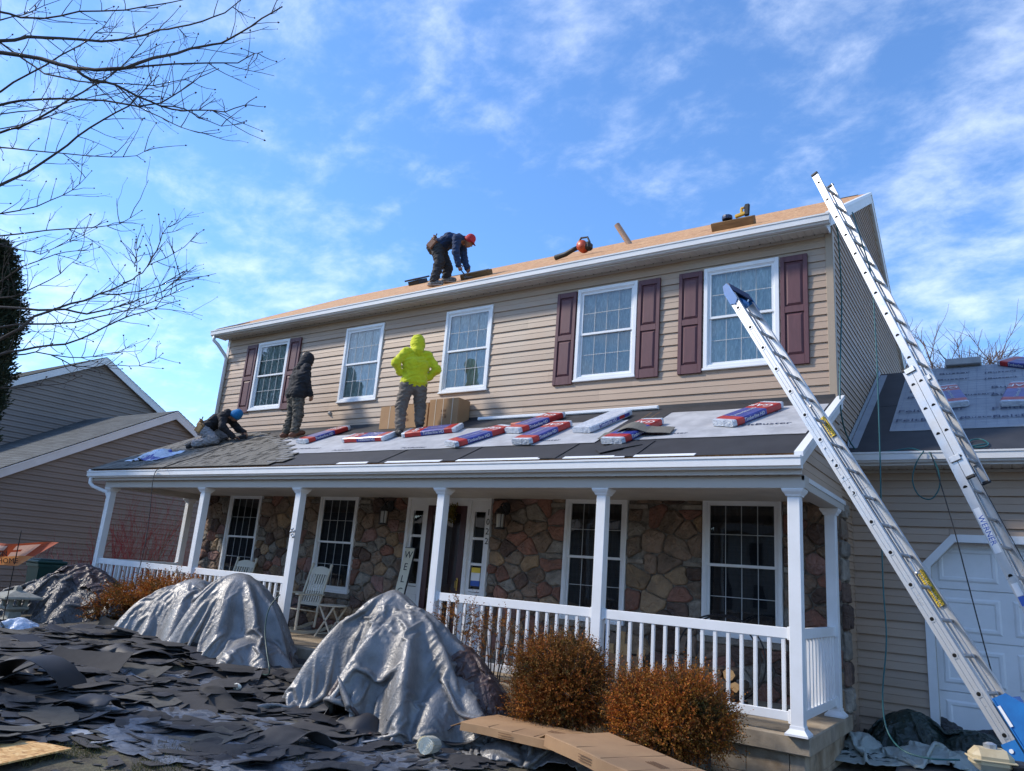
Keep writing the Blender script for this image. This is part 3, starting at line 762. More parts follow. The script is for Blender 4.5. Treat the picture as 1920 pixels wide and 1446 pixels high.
def stone_obj(poly, base, mat, gap=.007, depth=.055, axis='y', org=0.0):
    """rough stone from a convex outline"""
    cx = sum(p[0] for p in poly)/len(poly); cz = sum(p[1] for p in poly)/len(poly)
    # round the corners once
    q = []
    for i in range(len(poly)):
        p0, p1, p2 = poly[i-1], poly[i], poly[(i+1) % len(poly)]
        l0, l2 = math.dist(p0, p1), math.dist(p2, p1)
        if min(l0, l2) < .03: q.append(p1); continue
        t0, t2 = min(.2, .03/l0), min(.2, .03/l2)
        q.append((p1[0]+(p0[0]-p1[0])*t0, p1[1]+(p0[1]-p1[1])*t0)); q.append((p1[0]+(p2[0]-p1[0])*t2, p1[1]+(p2[1]-p1[1])*t2))
    q2 = []; gap = gap*random.uniform(.6, 1.5)
    for i in range(len(q)):
        a_, b_ = q[i], q[(i+1) % len(q)]; q2.append(a_); l_ = math.dist(a_, b_)
        if l_ > .07: t_ = random.uniform(.35, .65); j_ = random.uniform(-.09, .04)*l_; q2.append((a_[0]+(b_[0]-a_[0])*t_-(b_[1]-a_[1])/l_*j_*-1, a_[1]+(b_[1]-a_[1])*t_+(b_[0]-a_[0])/l_*j_*-1))
    q = q2
    R = math.sqrt(sum((p[0]-cx)**2+(p[1]-cz)**2 for p in q)/len(q))
    mb = MB(); rings = []
    dd = depth*random.uniform(.7, 1.2); tx, tz = random.uniform(-.35, .35), random.uniform(-.3, .3)
    for sc, d in ((1-gap/R, -.004), (1-gap*1.2/R, dd*.5), (1-gap/R-.13, dd*.86), (1-gap/R-.5, dd*1.0)):
        rg = []
        for p in q:
            x, z = cx+(p[0]-cx)*sc, cz+(p[1]-cz)*sc
            jd = 0 if d < 0 else d*(1+random.uniform(-.24, .24)) + ((p[0]-cx)*tx+(p[1]-cz)*tz)*.12
            if d >= 0: x += random.uniform(-.004, .004); z += random.uniform(-.004, .004)
            rg.append((x, jd, z))
        rings.append(rg)
    def W(x, d, z): return (x, -d, z) if axis == 'y' else (org+d, x, z)
    n = len(q); v = [W(*p) for rg in rings for p in rg] + [W(cx, dd*random.uniform(.85, 1.2), cz)]
    f = []
    for k in range(3):
        f += [(k*n+i, k*n+(i+1) % n, (k+1)*n+(i+1) % n, (k+1)*n+i) for i in range(n)]
    f += [(3*n+i, 3*n+(i+1) % n, 4*n) for i in range(n)]
    mb.add(v, f)
    o = part('stone', mb, mat, base, smooth_=False); return o
stone_wall_n = 0
def stone_wall():
    ledges = []
    for a, b in WINS1:
        for zz in (2.30, 1.55, .80):
            for (p, q) in ((a-.26-random.random()*.06, a-.01), (b+.01, b+.26+random.random()*.06)):
                if q < XR-.05 and p > .05: ledges.append((p, q, zz-.035, zz+.035))
        ledges.append((a-.06, b+.06, W1B-.105, W1B-.02))
    holes = HOLES + ledges
    sites = []
    tries = 0
    while tries < 6000:
        tries += 1
        x, z = random.uniform(0, XR), random.uniform(-.02, ZTOP+.03)
        if any(h[0]-.01 < x < h[1]+.01 and h[2]-.01 < z < h[3]+.01 for h in holes): continue
        r_ = .10 + .135*(.5+.5*mnoise.noise((x*1.1, z*1.3, 3.3)))**1.0
        if all(((x-s[0])/1.32)**2+(z-s[1])**2 > ((r_+s[2])/2)**2 for s in sites): sites.append((x, z, r_))
    w = [.38, .11, .12, .17, .14, .08]; cells = []
    for i, s in enumerate(sites):
        poly = [(0, -.06), (XR, -.06), (XR, ZTOP+.04), (0, ZTOP+.04)]
        near = sorted(sites, key=lambda t: ((t[0]-s[0])/1.32)**2+(t[1]-s[1])**2)[1:18]
        for t in near:
            n = ((t[0]-s[0])/1.32**2, t[1]-s[1]); m = ((t[0]+s[0])/2, (t[1]+s[1])/2)
            poly = clip(poly, n, n[0]*m[0]+n[1]*m[1])
        for h in holes:
            if not poly: break
            if max(p[0] for p in poly) < h[0] or min(p[0] for p in poly) > h[1] or max(p[1] for p in poly) < h[2] or min(p[1] for p in poly) > h[3]: continue
            c = [(h[0]-s[0], (1, 0), h[0]), (s[0]-h[1], (-1, 0), -h[1]), (h[2]-s[1], (0, 1), h[2]), (s[1]-h[3], (0, -1), -h[3])]
            d, n, k = max(c, key=lambda q: q[0]); poly = clip(poly, n, k)
        if len(poly) < 3: continue
        ar = abs(sum(poly[j][0]*poly[(j+1) % len(poly)][1]-poly[(j+1) % len(poly)][0]*poly[j][1] for j in range(len(poly))))/2
        if ar < .006: continue
        cells.append((ar, poly))
    cells.sort(key=lambda t: -t[0])
    for ar, poly in cells[:285]: stone_obj(poly, house, random.choices(STONES, w)[0])
    rest = MB(); keep = []
    for ar, poly in cells[285:]:
        o = stone_obj(poly, house, STONES[0]); mi = random.choices(range(6), w)[0]; rest.add([tuple(Vector(v.co)+root_loc(house)) for v in o.data.vertices], [tuple(p.vertices) for p in o.data.polygons], mi); me = o.data; bpy.data.objects.remove(o); bpy.data.meshes.remove(me)
    HP('small_stones', rest, STONES)['kind'] = 'stuff'
    for a, b, c, d in ledges:
        mb = MB(); mb.bbox((a+.004, -.045 if d-c < .08 else -.06, c+.003), (b-.004, .0, d-.003), .008); HP('stone_ledge', mb, STONES[3])
    # the return round the right hand corner
    z = -.25
    while z < ZTOP-.1:
        h = random.uniform(.16, .34); zt = min(z+h, ZTOP)
        if random.random() < .5:
            stone_obj([(-.02, z), (.33, z), (.33, zt), (-.02, zt)], house, random.choice(STONES[0:1]+STONES[3:5]), depth=.06, axis='x', org=XR)
        else:
            m = random.uniform(.12, .2)
            for a, b in ((-.02, m), (m, .34)): stone_obj([(a, z), (b, z+.01), (b, zt), (a, zt)], house, random.choice(STONES[0:1]+STONES[3:5]), depth=.06, axis='x', org=XR)
        z = zt
stone_wall()
for a, b in WINS1: window(a, b, W1B, W1T, -.03, m_curtain_dark, m_glass_dark, trim=.048, muntin=.009)

# ---------------- front door with side lights
def front_door():
    a, b = DOOR; d = MB(); y = -.05
    d.box(a, a+.06, y-.02, .05, 0, W1T, bev=.004); d.box(b-.06, b, y-.02, .05, 0, W1T, bev=.004); d.box(a+.06, b-.06, y-.02, .05, W1T-.07, W1T, bev=.004)
    sl0, sl1 = a+.06, a+.40; sr0, sr1 = b-.40, b-.06
    d.box(sl1, sl1+.07, y-.015, .05, 0, W1T-.07, bev=.004); d.box(sr0-.07, sr0, y-.015, .05, 0, W1T-.07, bev=.004)
    d.box(sl1+.07, sr0-.07, y-.015, .05, W1T-.17, W1T-.07)
    o = HP('front_door', d, m_white)
    for (p, q) in ((sl0, sl1), (sr0, sr1)):
        s = MB(); s.box(p, q, -.02, .03, 0, .92); s.box(p+.04, q-.04, -.03, -.02, .15, .8, bev=.004)
        s.box(p, p+.06, -.03, .03, .92, W1T-.07); s.box(q-.06, q, -.03, .03, .92, W1T-.07); s.box(p+.06, q-.06, -.03, .03, W1T-.25, W1T-.07)
        for zz in (.95, 1.35, 1.75): s.box(p+.06, q-.06, -.026, .02, zz-.02, zz+.02)
        part('side_light', s, m_white, o)
        for zz in (.97, 1.37, 1.77):
            g = MB(); g.quad((p+.06, -.01, zz), (q-.06, -.01, zz), (q-.06, -.01, zz+.36), (p+.06, -.01, zz+.36)); part('pane', g, m_glass_dark, o)
    # maroon door leaf, storm door in front of it
    x0, x1, zt = sl1+.075, sr0-.075, W1T-.175
    l = MB(); l.box(x0, x1, .03, .07, .02, zt)
    for (p, q, c, e) in ((x0+.12, (x0+x1)/2-.05, .2, .85), ((x0+x1)/2+.05, x1-.12, .2, .85), (x0+.12, (x0+x1)/2-.05, 1.0, zt-.15), ((x0+x1)/2+.05, x1-.12, 1.0, zt-.15)):
        ring(l, p, q, c, e, .025, .018, .03)
    part('door_leaf', l, m_door, o)
    s = MB(); s.box(x0, x0+.11, -.075, -.035, .02, zt+.01, bev=.005); s.box(x1-.11, x1, -.075, -.035, .02, zt+.01, bev=.005)
    s.box(x0+.11, x1-.11, -.075, -.035, zt-.12, zt+.01, bev=.005); s.box(x0+.11, x1-.11, -.075, -.035, .02, .24, bev=.005)
    part('storm_door', s, m_door, o)
    g = MB(); g.quad((x0+.1, -.055, .2), (x1-.1, -.055, .2), (x1-.1, -.055, zt-.1), (x0+.1, -.055, zt-.1)); part('storm_glass', g, m_glass_dark, o)
    h = MB(); h.box(x1-.075, x1-.045, -.09, -.075, .92, 1.12, bev=.004); h.tube([(x1-.06, -.09, .96), (x1-.06, -.125, .97), (x1-.06, -.125, 1.07), (x1-.06, -.09, 1.08)], .009, 6); part('door_handle', h, m_brass, o)
    n = MB()
    for k, c in enumerate('1022'): text_mb(c, frame((b-.032, -.073, 2.16-k*.15), (1, 0, 0), (0, 0, 1)), .14, .002, mb=n)
    part('house_number', n, m_ink, o)
    st = MB(); st.box(sr0+.10, sr1-.07, -.036, -.0302, 1.02, 1.10, 0); st.box(sr0+.10, sr1-.07, -.036, -.0302, 1.10, 1.22, 1); st.box(sr0+.10, sr1-.07, -.036, -.0302, 1.22, 1.30, 2)
    part('window_sticker', st, [m_blueink, m_white, m_yellow], o)
    return x0, x1, zt
dx0, dx1, dzt = front_door()
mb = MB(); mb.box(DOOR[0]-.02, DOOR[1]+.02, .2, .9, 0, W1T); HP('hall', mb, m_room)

def lantern(x, z):
    mb = MB(); mb.lathe([(.0, -.02), (.075, -.015), (.075, .015), (0, .02)], (0, 0, 0), 12)
    mb.v = [(x+p[0], -.05-p[2], z+.12+p[1]*1.35) for p in mb.v]
    mb.tube([(x, -.06, z+.14), (x, -.14, z+.20), (x, -.20, z+.16)], .012, 6)
    mb.lathe([(.095, .0), (.07, .05), (.03, .09), (.012, .12)], (x, -.20, z+.03), 8)
    mb.lathe([(.08, 0), (.08, .02), (.05, .03)], (x, -.20, z-.21), 8)
    for k in range(4):
        a = math.pi/4+k*math.pi/2; mb.tube([(x+.07*math.cos(a), -.20+.07*math.sin(a), z-.2), (x+.078*math.cos(a), -.20+.078*math.sin(a), z+.03)], .006, 4)
    o = HP('wall_lantern', mb, m_iron)
    g = MB(); g.lathe([(.052, 0), (.06, .2)], (x, -.20, z-.18), 8); part('lamp_glass', g, m_lampglass, o)
p = hy(728, 962, -.1); lantern(p.x, p.z); p = hy(945, 968, -.1); lantern(p.x, p.z)

# ---------------- porch: slab, beam, ceiling, columns, railings
PD = 2.022
mb = MB(); mb.box(-.05, 13.005, -2.06, -.002, -.165, 0, bev=.012); HP('porch_slab', mb, m_concrete)
mb = MB(); x = -.0
while x < 12.9:
    w = min(.40, 12.94-x)
    for z0, z1 in ((-.40, -.17), (-.62, -.404)): mb.box(x+.003, x+w-.003, -1.99, -1.80, z0, z1, bev=.004)
    x += .40
for z0, z1 in ((-.40, -.17), (-.62, -.404)):
    for k in range(5): mb.box(12.76, 12.94, -1.797+k*.36, -1.44+k*.36-.003, z0, z1, bev=.004)
o = HP('block_foundation', mb, m_block)
mb = MB(); mb.box(-.02, 13.015, -2.115, -1.935, ZC, 2.40, bev=.004); mb.box(12.80, 13.0, -1.93, -.05, ZC+.002, 2.40, bev=.004); mb.box(0.0, .20, -1.93, -.05, ZC+.002, 2.40, bev=.004)
HP('porch_beam', mb, m_trimdark)
mb = MB(); mb.box(.20, 12.80, -1.93, -.01, 2.385, 2.40); HP('porch_ceiling', mb, m_soffit)
mb = MB(); mb.tube([(1.75, -1.2, 2.384), (1.75, -1.2, 2.37)], .07, 12); HP('recessed_lamp', mb, m_iron)
PXL, PXR, PGY, PGZ = -.478, 13.017, -2.298, 2.572
gutter(PXL, PXR, PGY, PGZ, .105, m_white)
mb = MB(); mb.box(PXL+.01, PXR-.01, -2.193, -2.175, 2.395, 2.58); HP('fascia', mb, m_trimdark)
soffit(PXL+.02, PXR-.02, -2.174, -2.116, 2.40, pitch=.12)
def column(x, y, nm='porch_column'):
    w = .059
    mb = MB(); mb.box(x-w, x+w, y-w, y+w, .03, ZC-.02, bev=.004); o = HP(nm, mb, m_white)
    for nm2, pr in (('cap', [(w+.012, ZC-.075), (w+.016, ZC-.06), (w+.038, ZC-.03), (w+.045, ZC-.012), (w+.045, ZC-.001)]), ('base', [(w+.045, .0), (w+.045, .018), (w+.03, .035), (w+.008, .06), (w+.006, .085)])):
        c = MB(); P = []
        for r_, z in pr: P.append([(x-r_, y-r_, z), (x+r_, y-r_, z), (x+r_, y+r_, z), (x-r_, y+r_, z), (x-r_, y-r_, z)])
        c.grid(P); c.quad(*[P[-1][i] for i in (0, 1, 2, 3)]); c.quad(*[P[0][i] for i in (3, 2, 1, 0)]); part(nm2, c, m_white, o)
    return o
CX = [.1, 3.146, 5.591, 8.411, 10.776, 12.895]
for x in CX: column(x, -PD)
column(12.895, -.334); column(.1, -.334)
RT = .944
def railing(a, b, n):
    """rail from a to b (x,y)"""
    a = Vector((*a, 0)); b = Vector((*b, 0)); d = (b-a).normalized()
    t = MB(); t.beam(a+Vector((0, 0, RT-.05)), b+Vector((0, 0, RT-.05)), .05, .10, bev=.004); t.beam(a+Vector((0, 0, .155)), b+Vector((0, 0, .155)), .045, .085, bev=.004)
    for p in (a+d*.012, b-d*.012):
        for z in (RT-.05, .155): t.beam(p-d*.012+Vector((0, 0, z)), p+d*.012+Vector((0, 0, z)), .07, .12, bev=.003)
    o = HP('porch_railing', t, m_white)
    for i in range(n):
        p = a + (b-a)*((i+.5)/n); q = MB(); q.beam(p+Vector((0, 0, .19)), p+Vector((0, 0, RT-.09)), .034, .034, up=d, bev=.003); part('baluster', q, m_white, o)
w = .06
railing((CX[0]+w, -PD), (CX[1]-w, -PD), 21); railing((CX[1]+w, -PD), (CX[2]-w, -PD), 17)
railing((CX[3]+w, -PD), (CX[4]-w, -PD), 17); railing((CX[4]+w, -PD), (CX[5]-w, -PD), 15)
railing((12.895, -PD+w), (12.895, -.334-w), 11); railing((.1, -PD+w), (.1, -.334-w), 11)
# steps in front of the door, mostly under the tarps
mb = MB(); mb.box(5.9, 8.1, -2.40, -2.07, -.40, -.165); mb.box(5.9, 8.1, -2.75, -2.405, -.40, -.33); HP('porch_step', mb, m_concrete)

# ---------------- porch roof: deck, black underlay, felt, new shingles
def proof(y): return RK + RS*y
mb = MB(); slope_box(mb, proof, PXL+.02, PXR-.03, -2.20, -.001, -.035, -.008, RS); HP('porch_deck', mb, m_osb)
def sheet(name, x0, x1, y0, y1, lift, mat, wob=.0, th=.003):
    mb = MB(); n = max(2, int((x1-x0)/.25)); P = []
    for i in range(n+1):
        x = x0+(x1-x0)*i/n; w0 = wob*mnoise.noise((x*1.7, y0*3, 1)); w1 = wob*mnoise.noise((x*1.7, y1*3, 2))
        P.append([(x, y0+w0, proof(y0+w0)+lift-th), (x, y0+w0, proof(y0+w0)+lift)] + [(x, y0+(y1-y0)*k/4, proof(y0+(y1-y0)*k/4)+lift+abs(wob)*.12*mnoise.noise((x*3, k*1.1, 5))) for k in range(1, 4)] + [(x, y1+w1, proof(y1+w1)+lift), (x, y1+w1, proof(y1+w1)+lift-th)])
    mb.grid(P[::-1]); mb.add(P[0], [tuple(range(7))]); mb.add(P[-1], [tuple(range(7))[::-1]])
    return HP(name, mb, mat)
sheet('underlay_sheet', PXL+.02, PXR-.03, -2.235, -1.25, .0, m_black, .004)
sheet('underlay_sheet', PXL+.02, PXR-.03, -1.32, -.40, .004, m_black, .004)
sheet('underlay_sheet', PXL+.02, PXR-.03, -.47, -.03, .008, m_black, .006)
sheet('felt_sheet', 2.4, 10.43, -1.66, -.62, .013, m_felt, .03, .004)
sheet('felt_sheet', 10.86, 12.92, -1.60, -.36, .013, m_felt, .03, .004)
sheet('underlay_strip', 10.40, 10.90, -1.32, -.28, .018, m_black, .004)
for px_, ww in (((690, 872), .22), ((838, 866), .22), ((1028, 858), .25), ((1172, 855), .25)):
    p = hroof(*px_); sheet('underlay_strip', p.x-ww/2, p.x+ww/2, -2.24, -1.66, .011, m_black, .004, .005)
# chalk lines on the strip
mb = MB()
for xx in (10.58, 10.70): slope_box(mb, proof, xx, xx+.008, -1.3, -.3, .0185, .0195, RS)
HP('chalk_line', mb, m_leather_y)
# flashing up the wall
mb = MB(); mb.box(.0, XR, -.034, -.024, proof(0)-.02, proof(0)+.035); HP('wall_flashing', mb, m_black)
# starter / drip metal lying along the gutter edge
for a, b in ((625, 682), (716, 820), (850, 1008), (1052, 1168), (1185, 1300)):
    p, q = hroof(a, 873-(a-625)*.025), hroof(b, 873-(b-625)*.025)
    mb = MB(); slope_box(mb, proof, p.x, q.x, -2.262, -2.20, .004, .010, RS); HP('drip_edge', mb, m_white)
# rake trim of the porch roof, right and left
for xs in (PXR-.045, PXL+.002):
    mb = MB(); P = [(xs, -2.20, proof(-2.20)-.14), (xs, 0, proof(0)-.14), (xs, 0, proof(0)-.01), (xs, -2.20, proof(-2.20)-.01)]; mb.prism(P, (.045, 0, 0)); HP('rake_board', mb, m_whiteold)
    mb = MB(); P = [(xs-.02, -2.26, proof(-2.26)-.03), (xs-.02, .0, proof(0)-.03), (xs-.02, .0, proof(0)+.02), (xs-.02, -2.26, proof(-2.26)+.02)]; mb.prism(P, (.085, 0, 0)); HP('drip_edge', mb, m_white)
# siding in the triangle of the porch's right end
z = 2.40
while z < 3.55:
    def ends(zz):
        a = min(-.02, (zz+.13-RK)/RS); return ((12.955, max(a, -2.10)), (12.955, -.0))
    if ends(z)[1][1]-ends(z)[0][1] > .08:
        mb = MB(); board(mb, ends, (1, 0, 0), z, PITCH, out=.02); HP('siding_board', mb, m_siding)
    z += PITCH
mb = MB(); mb.box(12.985, 13.012, -2.115, -.02, 2.352, 2.40); HP('frieze_strip', mb, m_whiteold)

# shingles: strips of 1 m with dragon teeth, laid from the left rake; the right end steps up the slope
def shingle_course(k, y, xr, mats):
    x = PXL + .03 - ((k*.37) % 1.0); n = 0
    nx = [PXL+.03] 
    while x < xr - .05:
        a, b = max(x, PXL+.0), min(x+1.0, xr)
        mb = MB(); t = a; e0 = .17
        slope_box(mb, proof, a+.002, b-.002, y, y+e0+.06, .020, .026, RS, 1)
        while t < b-.02:
            w = random.uniform(.10, .22)
            t2 = min(t+w, b)
            if random.random() < .84: slope_box(mb, proof, t+.003, t2-.003, y-.002, y+.135, .0262, .0305, RS, 0)
            t = t2 + (random.uniform(.03, .08) if random.random() < .5 else .0)
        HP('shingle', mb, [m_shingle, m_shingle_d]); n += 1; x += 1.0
    return n
bound = [(-2.26, 5.05), (-2.0, 5.15), (-1.75, 4.80), (-1.3, 4.15), (-.9, 3.45), (-.5, 2.55), (-.2, 1.9), (0, 1.30)]
y = -2.262; k = 0
while y < -.12:
    ym = y+.07
    for (ya, xa), (yb, xb) in zip(bound[:-1], bound[1:]):
        if ya <= ym <= yb: xr = xa+(xb-xa)*(ym-ya)/(yb-ya)
    shingle_course(k, y, xr + ((k % 2)*.14-.07), None)
    # pale release tape edge of the unfinished end
    mb = MB(); slope_box(mb, proof, xr-.30, xr+.02, y+.135, y+.150, .0312, .0322, RS); HP('shingle_tape', mb, m_felt_g)
    y += .128; k += 1

# downspouts
mb = MB(); xg = GXL+.10
mb.tube([(xg, UG+.06, ZG-.12), (xg, UG+.06, ZG-.22), (xg+.06, UG+.14, ZG-.30), (xg+.17, -.10, ZG-.52), (xg+.19, -.06, ZG-.60), (xg+.19, -.06, 3.8)], .038, 8); HP('downspout', mb, m_whiteold, smooth_=True)
mb = MB(); xg = PXL+.10
mb.tube([(xg, PGY+.06, PGZ-.12), (xg, PGY+.06, PGZ-.22), (xg+.06, PGY+.10, PGZ-.29), (xg+.38, PGY+.22, PGZ-.38), (xg+.42, PGY+.25, PGZ-.48), (xg+.42, PGY+.25, -.1)], .036, 8); HP('downspout', mb, m_white, smooth_=True)

# ---------------- garage wing
GY, GE = .783, 3.04
gw_x1 = 19.2
def garage():
    dl, dr_, dtop, ch = 13.80, 18.6, 2.02, .30       # door opening with clipped corners
    z = -.27; gp = .1897
    while z < GE - .06:
        zt = min(z+gp, GE-.04)
        def left(zz): return XR+.02
        def dleft(zz):
            e = dl - .09
            if zz > dtop-ch: e = dl-.09 + (zz-(dtop-ch))*.86
            return e
        if z < dtop+.06:
            zz1 = min(zt, dtop+.08)
            mb = MB(); board(mb, lambda q: ((XR+.02, GY), (dleft(min(q, dtop+.07)), GY)), (0, -1, 0), z, gp, z, zt, out=.040); HP('siding_board', mb, m_siding)
            if zt > dtop+.08:
                mb = MB(); board(mb, lambda q: ((dleft(dtop+.06), GY), (gw_x1, GY)), (0, -1, 0), z, gp, dtop+.08, zt, out=.040); HP('siding_board', mb, m_siding)
        else:
            mb = MB(); board(mb, lambda q: ((XR+.02, GY), (gw_x1, GY)), (0, -1, 0), z, gp, z, zt, out=.040); HP('siding_board', mb, m_siding)
        z += gp
    mb = MB(); mb.box(XR+.0, XR+.028, GY-.028, GY-.0, -.27, GE-.04); HP('corner_trim', mb, m_siding)
    # casing of the door
    mb = MB()
    def trim(a, b, w=.09):
        a = Vector(a); b = Vector(b); d = (b-a).normalized(); n = Vector((d.z, 0, -d.x)) 
        mb.prism([a-n*0, b-n*0, b-n*w, a-n*w], (0, .06, 0))
    yy = GY-.05
    P = [(dl, yy, -.3), (dl, yy, dtop-ch), (dl+ch*.9, yy, dtop), (dr_, yy, dtop)]
    o_ = [(dl-.09, yy, -.3), (dl-.09, yy, dtop-ch+.03), (dl+ch*.9-.03, yy, dtop+.09), (dr_, yy, dtop+.09)]
    for i in range(3): mb.prism([P[i], P[i+1], o_[i+1], o_[i]], (0, .09, 0))
    HP('door_casing', mb, m_white)
    mb = MB()   # reveal
    R2 = [(dl, GY+.0, -.3), (dl, GY+.0, dtop-ch), (dl+ch*.9, GY, dtop), (dr_, GY, dtop)]
    mb.grid([[Vector(p)+Vector((.0, .02, 0)) for p in R2], [Vector(p)+Vector((0, .16, 0)) for p in R2]]); HP('door_reveal', mb, m_trimdark)
    d = MB(); d.box(dl-.05, dr_, GY+.15, GY+.19, -.28, dtop+.05); gd = HP('garage_door', d, m_white)
    nz = 4; hz_ = (dtop+.02+.28)/nz
    for r_ in range(nz):
        za = -.27+r_*hz_; s = MB(); s.box(dl-.02, dr_, GY+.125, GY+.15, za+.004, za+hz_-.004, bev=.004)
        x = dl+.06
        while x < dr_-.3:
            x1 = x+.62; a, b, c, e = x, x1, za+.09, za+hz_-.09
            yf = GY+.1245
            v = [(a, yf, c), (b, yf, c), (b, yf, e), (a, yf, e), (a+.022, yf-.012, c+.022), (b-.022, yf-.012, c+.022), (b-.022, yf-.012, e-.022), (a+.022, yf-.012, e-.022),
                 (a+.05, yf-.012, c+.05), (b-.05, yf-.012, c+.05), (b-.05, yf-.012, e-.05), (a+.05, yf-.012, e-.05), (a+.065, yf-.002, c+.065), (b-.065, yf-.002, c+.065), (b-.065, yf-.002, e-.065), (a+.065, yf-.002, e-.065)]
            s.add(v, [(i, (i+1) % 4, 4+(i+1) % 4, 4+i) for i in range(4)] + [(4+i, 4+(i+1) % 4, 8+(i+1) % 4, 8+i) for i in range(4)] + [(8+i, 8+(i+1) % 4, 12+(i+1) % 4, 12+i) for i in range(4)] + [(12, 13, 14, 15)])
            x += .74
        part('door_section', s, m_white, gd)
    # roof
    gs = .34; ge_y = GY-.36
    def gr(y): return GE + .02 + gs*(y-ge_y)
    return gs, ge_y
garage()
# garage roof plane measured against the side wall: eave (.40, 3.06) rising
GR0, GRS = 3.07, .575
def groof(y): return GR0 + GRS*(y-.40)
def grp(a, b, lift=0): return hit(a, b, (0, -GRS, 1), GR0-GRS*.40+lift)
GRY = grp(1800, 691).y
mb = MB(); slope_box(mb, groof, XR+.03, 19.4, .42, GRY, -.05, -.01, GRS); HP('garage_deck', mb, m_osb)
mb = MB(); slope_box(mb, lambda y: groof(2*GRY-y), XR+.03, 19.4, GRY, GRY+2.5, -.05, -.01, GRS); HP('garage_back_roof', mb, m_black)
def gsheet(name, x0, x1, y0, y1, lift, mat, x0b=None, wob=.01):
    mb = MB(); x0b = x0 if x0b is None else x0b; P = []
    n = 24
    for i in range(n+1):
        t = i/n; row = []
        for k in range(6):
            yy = y0+(y1-y0)*k/5; xa = x0+(x0b-x0)*k/5; x = xa+(x1-xa)*t
            yy2 = yy + wob*mnoise.noise((x*2, k, 3)); row.append((x, yy2, groof(yy2)+lift+.3*wob*(.5+mnoise.noise((x*3, yy*3, 8)))))
        row = [(row[0][0], row[0][1], row[0][2]-.008)] + row
        P.append(row)
    mb.grid(P[::-1]); return HP(name, mb, mat)
gsheet('underlay_sheet', XR+.03, 19.4, .40, 2.2, -.008, m_black); gsheet('underlay_sheet', XR+.03, 19.4, 2.15, GRY+.02, -.004, m_black)
pa, pb = grp(1668, 808), grp(1700, 705)
ylow = grp(1800, 803).y
ybs = [ylow, ylow+(GRY-ylow)*.42, ylow+(GRY-ylow)*.74, GRY+.05]
for i in range(3):
    t0, t1 = (ybs[i]-ylow)/(GRY-ylow), (ybs[i+1]-ylow)/(GRY-ylow)
    gsheet('felt_sheet', pa.x+(pb.x-pa.x)*t0, 19.3, ybs[i]-.02, ybs[i+1], .004+.004*i, m_felt_g, pa.x+(pb.x-pa.x)*t1, .014)
# printed grid and lettering on the felt
gm = MB(); x = pa.x+.05
sl_u = Vector((0, 1, GRS)).normalized(); sl_n = Vector((0, -GRS, 1)).normalized()
yy = ylow+.03
while yy < GRY: slope_box(gm, groof, max(pa.x, pb.x)+.02, 16.5, yy, yy+.004, .0235, .0240, GRS); yy += .115
x = max(pa.x, pb.x)+.06
while x < 16.4: slope_box(gm, groof, x, x+.004, ylow+.02, GRY-.02, .0235, .0239, GRS); x += .115
o = HP('felt_grid', gm, m_feltline); o['kind'] = 'stuff'
tm = MB()
for (a, b, t, s) in ((1683, 772, 'FeltBuster', .16), (1678, 789, 'FeltBuster', .16), (1700, 746, 'Buster', .15), (1705, 734, 'Buster', .15), (1858, 766, 'FeltBuster', .16), (1860, 781, 'FeltBuster', .16), (1857, 726, 'Buster', .15), (1857, 740, 'Buster', .15), (1760, 702, 'Buster', .13), (1757, 713, 'Buster', .13), (1845, 699, '[Buster]', .10), (1845, 710, '[Buster]', .10), (1800, 783, '[Buster]', .11), (1795, 741, '[Buster]', .11)):
    p = grp(a, b, .027); HP('felt_print', text_mb(t, frame(p, (1, 0, 0), sl_u), s, .0006, 'LEFT', sx=1.25), m_feltink)
tm = MB(); pu = Vector((0, 1, RS)).normalized()
for (x, yv, t, s) in ((12.35, -1.18, 'FeltBuster', .12), (12.2, -.62, 'FeltBuster', .09), (11.3, -1.42, 'FeltBuster', .09), (9.6, -1.5, 'FeltBuster', .09), (7.4, -1.6, 'FeltBuster', .09), (5.9, -1.58, 'FeltBuster', .09), (5.5, -1.0, 'FeltBuster', .09), (8.4, -.75, 'FeltBuster', .09), (4.9, -1.4, 'FeltBuster', .1)):
    HP('felt_print', text_mb(t, frame((x, yv, proof(yv)+.019), (1, 0, 0), pu), s, .0006, 'CENTER', sx=1.3), m_feltink)
gutter(XR+.06, 19.4, .295, 3.055, .10, m_whiteold)
mb = MB(); mb.box(XR+.06, 19.4, .40, .42, 2.90, 3.06); HP('fascia', mb, m_whiteold)
soffit(XR+.06, 19.3, .42, GY-.025, 2.90)
mb = MB(); mb.box(XR+.03, 19.3, GY-.04, GY-.02, 2.86, 2.895); HP('frieze_strip', mb, m_trimdark)
# step flashing between garage roof and side wall
for k in range(30):
    yy = .55+k*.16
    if yy < GRY-.2:
        mb = MB(); mb.add([(XR+.027, yy, groof(yy)), (XR+.027, yy+.17, groof(yy+.17)), (XR+.027, yy+.17, groof(yy+.17)+.11), (XR+.027, yy, groof(yy)+.11), (XR+.035, yy, groof(yy)+.001), (XR+.14, yy, groof(yy)+.001), (XR+.14, yy+.17, groof(yy+.17)+.001), (XR+.035, yy+.17, groof(yy+.17)+.001)], [(0, 1, 2, 3), (4, 5, 6, 7)])
        HP('step_flashing', mb, m_felt_g)
mb = MB(); mb.box(gw_x1, gw_x1+.02, GY, GY+7, -.4, 3.1); HP('garage_side_wall', mb, m_siding)
# ridge vent box on the garage
p = grp(1803, 689); mb = MB(); mb.box(p.x-.22, p.x+.28, p.y-.12, p.y+.25, p.z+.02, p.z+.13, bev=.01); HP('roof_vent', mb, m_felt)
